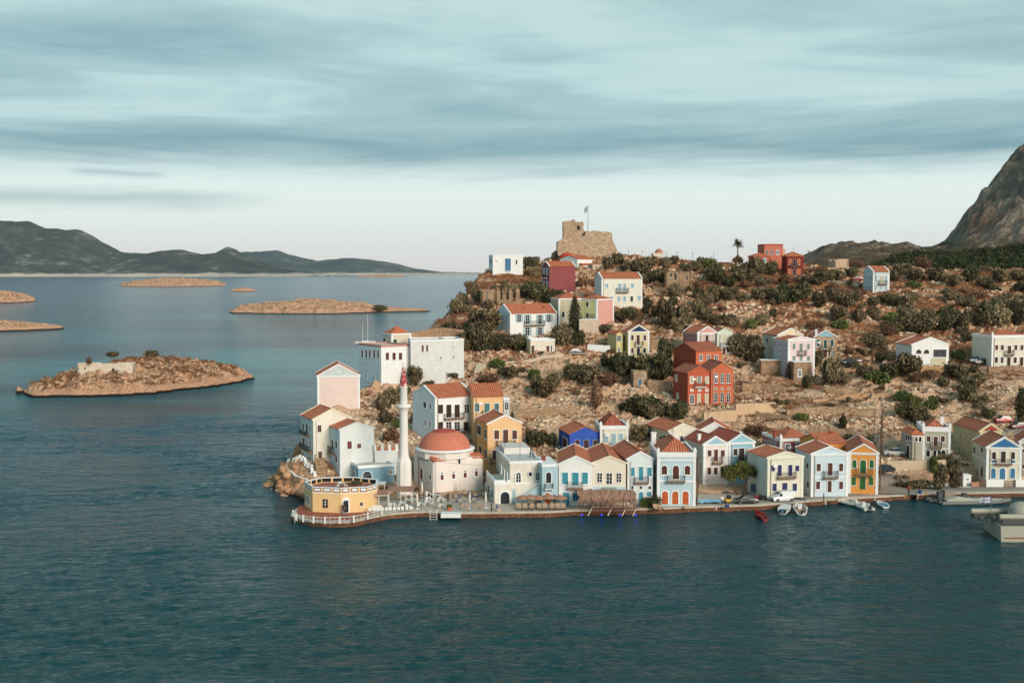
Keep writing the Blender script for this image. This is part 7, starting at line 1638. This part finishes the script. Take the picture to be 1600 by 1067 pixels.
# blue tarpaulin
P = Q(1091, 788)+Vector((0, .3, 0)); r = empty('tarpaulin', P, 0, 'crumpled light blue tarpaulin spread beside the mansion', 'tarpaulin'); nx, ny = 26, 12; X, Y = np.meshgrid(np.linspace(0, 4.2, nx), np.linspace(0, 2.4, ny)); Z = .25+.35*fbm(X*1.6, Y*1.8, 4, 5)-.35*((X/4.2-.5)**2+(Y/2.4-.5)**2); X = X+.25*(fbm(Y, X, 3, 9)-.5)
tm, k, p_ = base_mat('tarp'); g = k.add('ShaderNodeNewGeometry').outputs['Position']; k.ln(k.mix(k.ramp(k.noise(g, 1.2, 3), [(.45, 0.0), (.6, 1.0)]), S(120, 176, 210), S(170, 204, 216)), p_.inputs['Base Color']); p_.inputs['Roughness'].default_value = .5
o = grid_mesh('sheet', X, Y, Z, tm, None, False); o.parent = r
for lab, px, py in (('small yellow digger parked right of the tarpaulin', 1138, 787),):
    P = Q(px, py)+Vector((0, .6, 0)); r = empty('mini_digger', P, .3, lab, 'digger'); YP = paint('yellow', S(216, 160, 60)); MB().box(-.5, .5, -.4, .4, .25, .75).build('chassis', YP, r); MB().box(-.1, .45, -.35, .35, .75, 1.35).build('cab', GLASS, r); MB().tube((-.5, 0, .6), (-1.1, 0, 1.2), .07).build('arm', YP, r)
    for x in (-.35, .35):
        for y in (-.4, .4): wheel(r, x, y, .22)
# bollards and yellow mooring posts
for i, (px, py, c) in enumerate(((1414, 777, 'yellow'), (1447, 773, 'yellow'), (1367, 781, 'white'), (1119, 796, 'white'), (1290, 788, 'white'))):
    P = Q(px, py); r = empty('bollard', P, 0, ('yellow bollard near the left end of the harbour road', 'yellow bollard just left of the grey inflatables', 'small white bollard above the blue rowboat', 'small white bollard below the tarpaulin', 'small white bollard below the pale blue quay house')[i], 'bollard'); MB().lathe([(.12, 0), (.1, .35), (.17, .4), (.15, .5)], 10).build('bollard_post', paint(c, S(214, 160, 50) if c == 'yellow' else S(220, 220, 216)), r)
rubble_wall('long white kerb running below the orange and pale blue houses', [(1143, 787, 39.1*FOC/(787-423)+2.0), (1160, 786.5, 39.1*FOC/(786.5-423)+2.0)], .25, WHITE, .3, 'kerb_wall', None, .0)
# ---------------------------------------------------------------- boats
def hull(r, L_, B_, H_, mt, inner, sheer=.25, tran=.75, nm='hull'):
    secs = []; ins = []
    for t in (0, .12, .3, .5, .7, .85, .95, 1.0):
        x = L_*(t-.5); b = B_/2*(tran+(1-tran)*min(1, t*3) if t < .4 else max(.03, (1-((t-.4)/.6)**2.2))); z = H_+sheer*t*t
        secs.append([(x, -b, z), (x, -b*.85, H_*.35), (x, -b*.3, -.18), (x, b*.3, -.18), (x, b*.85, H_*.35), (x, b, z), (x, b*.84, z), (x, b*.7, H_*.45), (x, -b*.7, H_*.45), (x, -b*.84, z)])
    k = 10; vs = [p for s_ in secs for p in s_]; fs = [(a*k+i, a*k+(i+1) % k, (a+1)*k+(i+1) % k, (a+1)*k+i) for a in range(len(secs)-1) for i in range(k)]
    m = MB(); m.add(vs, fs); m.add(secs[0], [list(range(k))[::-1]]); h_ = m.build(nm, mt, r)
    fl = MB(); fl.add([(x, y*.68/.7, H_*.47) for s_ in secs[:-1] for x, y, z in (s_[7], s_[8])], [(2*a, 2*a+1, 2*a+3, 2*a+2) for a in range(len(secs)-2)]); fl.build('deck', inner, r)
    for t in (.3, .6): x = L_*(t-.5); MB().box(x-.14, x+.14, -B_*.38, B_*.38, H_*.7, H_*.78).build('bench', inner, r)
    return h_
def outboard(r, x, y, z, c=None): MB().box(x-.45, x-.1, y-.16, y+.16, z-.05, z+.5).build('outboard_motor', c or BLACK, r); 
def boat(P, rz, lab, L_=4.4, B_=1.8, H_=.6, mt=None, inner=None, motors=(0,), name='motorboat', cat='boat'):
    r = empty(name, P, rz, lab, cat); hull(r, L_, B_, H_, mt or WP, inner or CREAMC)
    for y in motors: outboard(r, -L_/2, y, .35)
    return r
def Wt(px, py): return atZ(px, py, 0)
r = boat(Wt(1188, 808), math.radians(97), 'small red rowing boat floating off the quay', 4.8, 1.45, .55, REDP, flat('redin', S(150, 60, 50), .7), (0,), 'rowing_boat')
r = boat(Wt(1230, 802)+Vector((0, 1.6, 0)), math.radians(68), 'white motorboat with a light blue cover left of the canopied boat', 5.2, 2.1, .75, None, flat('blue_in', S(120, 168, 190), .6), (-.35, .35)); MB().box(-1, 1.6, -.8, .8, .62, .95).build('cover', flat('white_cover', S(214, 214, 208), .6), r)
r = boat(Wt(1254, 803)+Vector((0, 1.8, 0)), math.radians(82), 'white motorboat with a dark grey sun canopy moored at the quay', 5.6, 2.4, .85, None, CREAMC, (0,)); m = MB(); m.lathe([(1.25, 0), (1.2, .1), (.9, .2), (.05, .25)], 14, (.7, 0, 2.0), sx=.75, sy=.9); cn = m.build('sun_canopy', flat('canopy_grey', S(74, 78, 84), .8), r)
for x in (.1, 1.3):
    for y in (-.85, .85): MB().tube((x, y, .7), (x, y, 2.05), .03).build('canopy_pole', METAL, r)
MB().box(-.2, .5, -.3, .3, .5, 1.3).build('console', WP, r)
def rib(P, rz, lab, L_=5.2, B_=2.0, tube_m=None, dk=None, name='inflatable_boat', bulky=False):
    r = empty(name, P, rz, lab, 'boat'); tm_ = tube_m or flat('rib_grey', S(196, 196, 190), .6); R_ = .27 if not bulky else .34; b = B_/2-R_
    pts = [(-L_/2, -b, .3), (L_*.15, -b, .32), (L_*.35, -b*.7, .4), (L_*.5, 0, .55), (L_*.35, b*.7, .4), (L_*.15, b, .32), (-L_/2, b, .3)]
    m = MB(); m.path(pts, R_, 10)
    m.build('inflated_tube', tm_, r); MB().loft([[(x, -w_, .12), (x, w_, .12), (x, w_, .3), (x, -w_, .3)] for x, w_ in ((-L_/2+.1, b), (L_*.15, b), (L_*.33, b*.6), (L_*.42, .1))], False).build('deck', dk or tm_, r)
    MB().box(-.3, .3, -.3, .3, .3, 1.1).build('console', tm_, r); outboard(r, -L_/2+.1, 0, .35); return r
rib(Wt(1337, 790.5)+Vector((0, .5, 0)), math.radians(140), 'pale grey inflatable boat moored at an angle to the quay', 5.6)
rib(Wt(1353, 797)+Vector((0, 1.6, 0)), math.radians(100), 'pale grey inflatable with a dark motor right of the angled inflatable', 4.6)
boat(Wt(1382, 793)+Vector((0, 1.3, 0)), math.radians(95), 'small round blue and white rowing boat at the harbour quay', 3.4, 1.7, .5, WP, flat('blue_int', S(70, 140, 190), .6), (), 'rowing_boat')
NG = flat('navy_grey', S(112, 114, 108), .6); NG2 = flat('navy_grey_dark', S(74, 76, 74), .6); NG3 = flat('navy_light', S(166, 162, 146), .5, 0, .3)
r = rib(Wt(1493, 786)+Vector((0, 1.6, 0)), math.radians(2), 'dark grey patrol inflatable with a tall cabin along the harbour wall', 9.0, 2.6, NG2, NG, 'patrol_boat', True); MB().box(-1.6, .2, -.8, .8, .4, 2.1).build('wheelhouse', flat('tan_grey', S(140, 130, 116), .7), r); MB().tube((-1.9, 0, .5), (-1.9, 0, 3.0), .05).build('mast', METAL, r); MB().box(-2.6, -1.7, -.5, .5, .5, 1.7).build('engine_cover', NG2, r)
r = rib(Wt(1532, 791)+Vector((0, 2.6, 0)), math.radians(4), 'long light grey patrol inflatable with a beige deck cover in front', 12.5, 3.0, NG, NG3, 'patrol_boat', True); MB().loft([[(-5.2, -1, .5), (-5.2, 1, .5), (-5.2, .6, .8), (-5.2, -.6, .8)], [(-3, -1.1, .5), (-3, 1.1, .5), (-3, .5, 1.3), (-3, -.5, 1.3)], [(0, -1, .5), (0, 1, .5), (0, .4, .9), (0, -.4, .9)], [(5, -.5, .6), (5, .5, .6), (5, .3, .75), (5, -.3, .75)]], False).build('deck_cover', NG3, r)
MB().box(-2.2, -1.4, -.4, .4, .9, 1.8).build('helm_seat', NG2, r)
# warship stern
P = Wt(1563, 846); a = Wt(1537, 826); r = empty('warship', P, 0, 'grey warship stern with deck gun barrels and a striped flag', 'ship')
ax = P-a; 
def wp(px, py, z): q = atZ(px, py, z); return (q.x-P.x, q.y-P.y, z)
ft = 2.3
hb = [(0, 0), (12, .2), (14, 8), (2, 10), (a.x-P.x, a.y-P.y)]
MB().loft([[(x*.98+.2, y, -1) for x, y in hb], [(x, y, ft) for x, y in hb]], False).build('hull', NG3, r)
MB().loft([[(x+.3, y+.3, ft+.01) for x, y in hb], [(x+.3, y+.3, ft+.06) for x, y in hb]], False).build('deck', NG2, r)
MB().box(.6, 12, -.04, .06, .45, .62).build('rubbing_strake', flat('rust', S(130, 84, 64), .8), r)
for y, x0, z in ((1.5, .4, 1.1), (5.6, -2.2, 1.1)): MB().tube((x0, y, ft+z), (x0+9, y, ft+z), .42, None, 14).build('torpedo_tube', NG3, r); MB().box(x0+.4, x0+8, y-.3, y+.3, ft, ft+z-.3).build('tube_cradle', NG2, r)
MB().lathe([(1.9, 0), (1.9, 1.6), (1.5, 2.5), (.6, 2.9), (.05, 2.95)], 20, (4.6, 3.6, ft)).build('gun_turret', NG3, r)
MB().tube((3.2, 3.3, ft+1.8), (1.2, 3.1, ft+2.1), .12).build('gun_barrel', NG2, r)
for i in range(8): MB().tube((hb[4][0]*(i/7)+.15, hb[4][1]*(i/7)+.15, ft), (hb[4][0]*(i/7)+.15, hb[4][1]*(i/7)+.15, ft+.9), .035).build('stanchion', METAL, r)
for z in (.5, .9): MB().tube((.15, .15, ft+z), (hb[4][0]+.15, hb[4][1]+.15, ft+z), .025).build('guard_wire', METAL, r)
for x, y, s_ in ((-1.2, 4.2, .5), (-.6, 3.0, .45), (.5, 4, .6), (-1.6, 6.5, .4)): MB().lathe([(s_, 0), (s_*.8, s_), (s_*.3, s_*1.4)], 10, (x, y, ft)).build('deck_fitting', NG2, r)
fx, fy = hb[4][0]*.55, hb[4][1]*.55+.2
st_ = empty('ensign_staff', (P.x+fx, P.y+fy, ft), 0, 'flagstaff with blue and white striped ensign at the warship stern', 'flag'); MB().tube((0, 0, 0), (0, 0, 3.6), .05).build('pole', METAL, st_); flag(st_, -.05, 3.5, 1.7, 1.05, -1, .08)
# people
def person(P, rz, lab, top, legs, sit=False):
    r = empty('person', P, rz, lab, 'person'); skin = flat('skin', S(186, 138, 110), .7); m = MB()
    def el(x, y, z, a, b): return [(x+a*math.cos(t), y+b*math.sin(t), z) for t in np.linspace(0, 2*math.pi, 10, endpoint=False)]
    for s_ in (-.09, .09): m.loft([el(s_, .02, .0, .05, .11), el(s_, 0, .09, .045, .05), el(s_, 0, .48, .06, .065), el(s_, 0, .86, .085, .09)])
    m.loft([el(0, 0, .84, .17, .11), el(0, 0, 1.05, .15, .10), el(0, 0, 1.3, .2, .12), el(0, 0, 1.42, .16, .09), el(0, 0, 1.48, .055, .06), el(0, 0, 1.54, .05, .055), el(0, -.01, 1.6, .085, .1), el(0, -.01, 1.69, .09, .11), el(0, 0, 1.76, .05, .07)])
    for s_ in (-1, 1): m.loft([el(s_*.2, 0, 1.38, .05, .055), el(s_*.25, 0, 1.1, .042, .045), el(s_*.26, -.06, .85, .033, .035), el(s_*.26, -.08, .74, .035, .03)])
    m.build('body', skin, r)
    c = MB(); c.loft([el(0, 0, .84, .185, .125), el(0, 0, 1.05, .165, .115), el(0, 0, 1.3, .215, .135), el(0, 0, 1.43, .17, .10)]); 
    for s_ in (-1, 1): c.loft([el(s_*.19, 0, 1.41, .065, .07), el(s_*.24, 0, 1.15, .058, .06)])
    c.build('shirt', top, r); c = MB()
    for s_ in (-.09, .09): c.loft([el(s_, 0, .12, .06, .065), el(s_, 0, .48, .075, .08), el(s_, 0, .9, .1, .11)])
    c.build('trousers', legs, r); MB().lathe([(.1, 1.66), (.1, 1.72), (.06, 1.79), (.01, 1.8)], 10).build('hair', flat('hair', (.02, .015, .012, 1), .8), r)
person(atZ(757.5, 767, QZ), .4, 'person in a blue shirt standing beside the arcaded house', BLU, flat('jean', S(60, 66, 84), .8))
person(Q(536, 803.5)+Vector((0, .4, 0)), 0, 'person in dark clothes standing in the doorway of the yellow hall', flat('darkcloth', S(60, 54, 52), .8), flat('jean', S(60, 66, 84), .8))
person(Q(768, 800), 1.2, 'person in black standing at the quay edge beside the blue box seat', flat('darkcloth', S(60, 54, 52), .8), BLACK)
for i, (px, py, c, lb) in enumerate(((1128, 789, WP, 'person in white walking beside the tarpaulin'), (1287, 786, BLU, 'person in blue walking below the pale blue quay house'), (1420, 773, REDP, 'person in red on the harbour road right of the side road'), (700, 784, flat('darkcloth', S(60, 54, 52), .8), 'person in dark clothes among the cafe tables'), (1478, 768, WP, 'person in a white shirt above the patrol boats'))):
    person(Q(px, py), i*1.3, lb, c, flat('jean', S(60, 66, 84), .8))
for i, (px, py) in enumerate(((1025, 797), (1032, 796))): lounger(Q(px, py), .2, 'x')['label'] = ('left', 'right')[i]+' one of two brown loungers in front of the light blue mansion'
for i, (px, py, w_, h_, c) in enumerate(((1072, 793, .7, .5, 'a'), (1136, 792, .6, .45, 'b'), (1310, 783, .8, .5, 'a'), (1437, 771, .6, .6, 'b'), (780, 799, .7, .45, 'a'))):
    r = empty('fish_crate', Q(px, py), .3*i, ('wooden crate on the quay before the arched orange doors', 'blue crate beside the small digger', 'wooden crate on the quay below the orange and pale blue houses', 'blue crate on the harbour road by the yellow bollards', 'wooden crate at the foot of the arcaded house')[i], 'crate'); cm = LT if c == 'a' else BLU
    for z in range(3): MB().box(-w_/2, w_/2, -.25, -.21, z*h_/3, z*h_/3+h_/4).build('slat', cm, r); MB().box(-w_/2, w_/2, .21, .25, z*h_/3, z*h_/3+h_/4).build('slat', cm, r)
    for x in (-w_/2, w_/2-.04): MB().box(x, x+.04, -.21, .21, 0, h_).build('end_board', cm, r)
    MB().box(-w_/2+.04, w_/2-.04, -.21, .21, .02, .06).build('bottom_board', cm, r)
for lb, a, b in (('mooring rope of the canopied motorboat', Wt(1254, 797), Q(1258, 789)), ('mooring rope of the angled grey inflatable', Wt(1334, 788), Q(1331, 785)), ('mooring rope of the blue and white rowing boat', Wt(1382, 789), Q(1384, 780)), ('mooring rope of the red rowing boat', Wt(1187, 804), Q(1180, 795))):
    a = a+Vector((0, 1.5, .5)); m = MB(); m.path([a.lerp(b, t/6)-Vector((0, 0, .8*(t/6)*(1-t/6))) for t in range(7)], .03, 4); m.build('mooring_rope', LT, None, label=lb, cat='rope')
# island ruin
P = atY(121, 587, 380); P.z = max(near_isl(P.x, P.y), P.z)+.2; r = empty('island_ruin', P, math.radians(14), 'roofless pale plastered ruin with a dark doorway on the near island', 'ruin')
im = pl('islandruin', 214, 200, 180, .5)
L_ = 18.0
def wl(a, b, nm):
    a = Vector((*a, 0)); b = Vector((*b, 0)); m = MB(); k = 14; n2 = (b-a).normalized(); nn = Vector((n2.y, -n2.x, 0)); zt = [3.4-random.random()**2*.5 for i in range(k+1)]
    for i in range(k):
        q0 = a.lerp(b, i/k); q1 = a.lerp(b, (i+1)/k); p = [q0, q1, q1-nn*.5, q0-nn*.5]; m.hexa([(v_.x, v_.y, -2) for v_ in p]+[(v_.x, v_.y, z) for v_, z in zip(p, (zt[i], zt[i+1], zt[i+1], zt[i]))])
    m.build(nm, im, r)
wl((0, 0), (L_, 0), 'front_wall'); wl((L_, 0), (L_, 6), 'end_wall'); wl((L_, 6), (0, 6), 'back_wall'); wl((0, 6), (0, 0), 'end_wall')
MB().box(10.9, 11.7, -.03, .1, .2, 1.7).build('door', DARKIN, r); MB().box(2.2, 2.6, -.03, .1, 1.6, 2.3).build('window', DARKIN, r)
# blue mooring lights under the taverna edge
for i, px in enumerate((909, 940, 969, 993)):
    P = atZ(px, 804, .25); em = MATS.get('blue_light')
    if em is None:
        em, k, p_ = base_mat('blue_light'); p_.inputs['Base Color'].default_value = (.02, .03, .6, 1); p_.inputs['Emission Color'].default_value = (.02, .04, 1, 1); p_.inputs['Emission Strength'].default_value = 2.0; MATS['blue_light'] = em
    MB().lathe([(.02, -.12), (.12, 0), (.02, .12)], 10, sx=1.6).build('edge_lamp', em, None, P+Vector((0, -.15, 0)), label=('first', 'second', 'third', 'fourth')[i]+' small blue lamp from the left on the quay face below the taverna', cat='lamp')

# yacht lying beyond the fortress
P = Wt(571, 537.5); r = empty('sailing_yacht', P, .25, 'white two masted yacht at anchor behind the fortress roof', 'yacht'); hull(r, 11, 3, 1.3, WP, CREAMC)
MB().box(-2, 2, -.8, .8, 1.2, 1.8).build('cabin', WP, r)
for x, z in ((-1.4, 12.5), (1.3, 16.5)): MB().tube((x, 0, 1), (x, 0, z), .13, .08).build('mast', WP, r)
for x, z in ((-1.4, 12), (1.3, 16)):
    for q in (-5, 5): MB().tube((x, 0, z), (x+q*.8, 0, 1.4), .03, None, 4).build('stay', METAL, r)
# roads and paths draped on the slope
def ribbon(name, pts, wd, mt):
    W_ = [hit(*p) or ground_at(*p) for p in pts]; C_ = []
    for a, b in zip(W_, W_[1:]):
        k = max(1, int((b-a).length/1.0)); C_ += [a.lerp(b, i/k) for i in range(k)]
    C_.append(W_[-1]); Z_ = [hz(p.x, p.y) for p in C_]; Z_ = [max(Z_[max(0, i-3):i+4])*.5+sum(Z_[max(0, i-3):i+4])/len(Z_[max(0, i-3):i+4])*.5 for i in range(len(C_))]
    vs = []
    for i, p in enumerate(C_):
        d = C_[min(i+1, len(C_)-1)]-C_[max(i-1, 0)]; d.z = 0; d.normalize(); nn = Vector((d.y, -d.x, 0)); z = max(Z_[i], QZ)+.16; w_ = wd/2*(1+.12*math.sin(i*.9))
        for o_, z_ in ((w_, z-.9), (w_, z), (-w_, z), (-w_, z-.9)): vs.append((p.x+nn.x*o_, p.y+nn.y*o_, z_))
    MB().add(vs, [(i*4+j, i*4+j+1, i*4+j+5, i*4+j+4) for i in range(len(C_)-1) for j in range(3)]).build(name, mt, kind='structure')
ribbon('side_road', [(1402, 773), (1396, 760), (1388, 748), (1378, 738)], 6.5, MATS['plaster_asphalt_p'])
ribbon('upper_road', [(1545, 676), (1575, 673), (1610, 671), (1650, 670)], 4.5, MATS['plaster_asphalt_p'])
ribbon('footpath', [(728, 600), (712, 611), (696, 624), (684, 634)], 2.4, pl('pathstone', 206, 188, 164, .4))
ribbon('footpath', [(880, 556), (840, 562), (800, 566), (752, 572), (735, 590)], 1.6, pl('pathstone', 206, 188, 164, .4))
ribbon('footpath', [(1150, 618), (1200, 622), (1260, 626), (1330, 622), (1400, 618)], 1.5, pl('pathearth', 196, 156, 120, .4))
ribbon('hill_road', [(1262, 436), (1300, 441), (1345, 450)], 3.0, pl('pathstone', 206, 188, 164, .4))
ribbon('car_terrace', [(1308, 582), (1340, 579), (1380, 577), (1412, 580)], 4.0, pl('pathearth', 196, 156, 120, .4))
# loose low rubble walls that climb between the terraces
for i, (a, b) in enumerate((((940, 672), (985, 676)), ((1040, 668), (1080, 672)), ((1180, 655), (1232, 662)), ((1150, 600), (1180, 604)), ((880, 590), (902, 596)), ((1290, 615), (1340, 618)), ((1390, 640), (1450, 648)), ((1470, 668), (1500, 672)), ((1080, 520), (1066, 508)), ((1325, 520), (1380, 526)), ((1150, 500), (1200, 506)), ((1020, 455), (1045, 462)))):
    rubble_wall('%s loose rubble wall %s' % (('low', 'broken')[i % 2], ('below the dark shrubs right of the cobalt house', 'on the slope above the beige arched house', 'climbing above the rose red house', 'beside the shrubs left of the stone basement', 'among shrubs below the dark estate car', 'below the dark cars on the slope', 'on the slope left of the palm', 'above the tall beige house', 'left of the mauve house', 'right of the blue gabled stone house', 'on the dry slope above the lavender house', 'left of the roofless hillside ruin')[i]), [(a[0], a[1], None), (b[0], b[1], None)], .8+.25*(i % 3), STONE3, .7)

# ---------------------------------------------------------------- haze over the whole scene
hm = bpy.data.materials.new('haze'); hm.use_nodes = True; k = NT(hm.node_tree); o_ = k.add('ShaderNodeOutputMaterial'); pv = k.add('ShaderNodeVolumePrincipled')
pv.inputs['Color'].default_value = (.84, .92, .98, 1); pv.inputs['Density'].default_value = 1.7e-5; k.ln(pv.outputs[0], o_.inputs['Volume'])
MB().box(-9500, 9500, -400, 14000, -6, 720).build('haze', hm, kind='stuff')
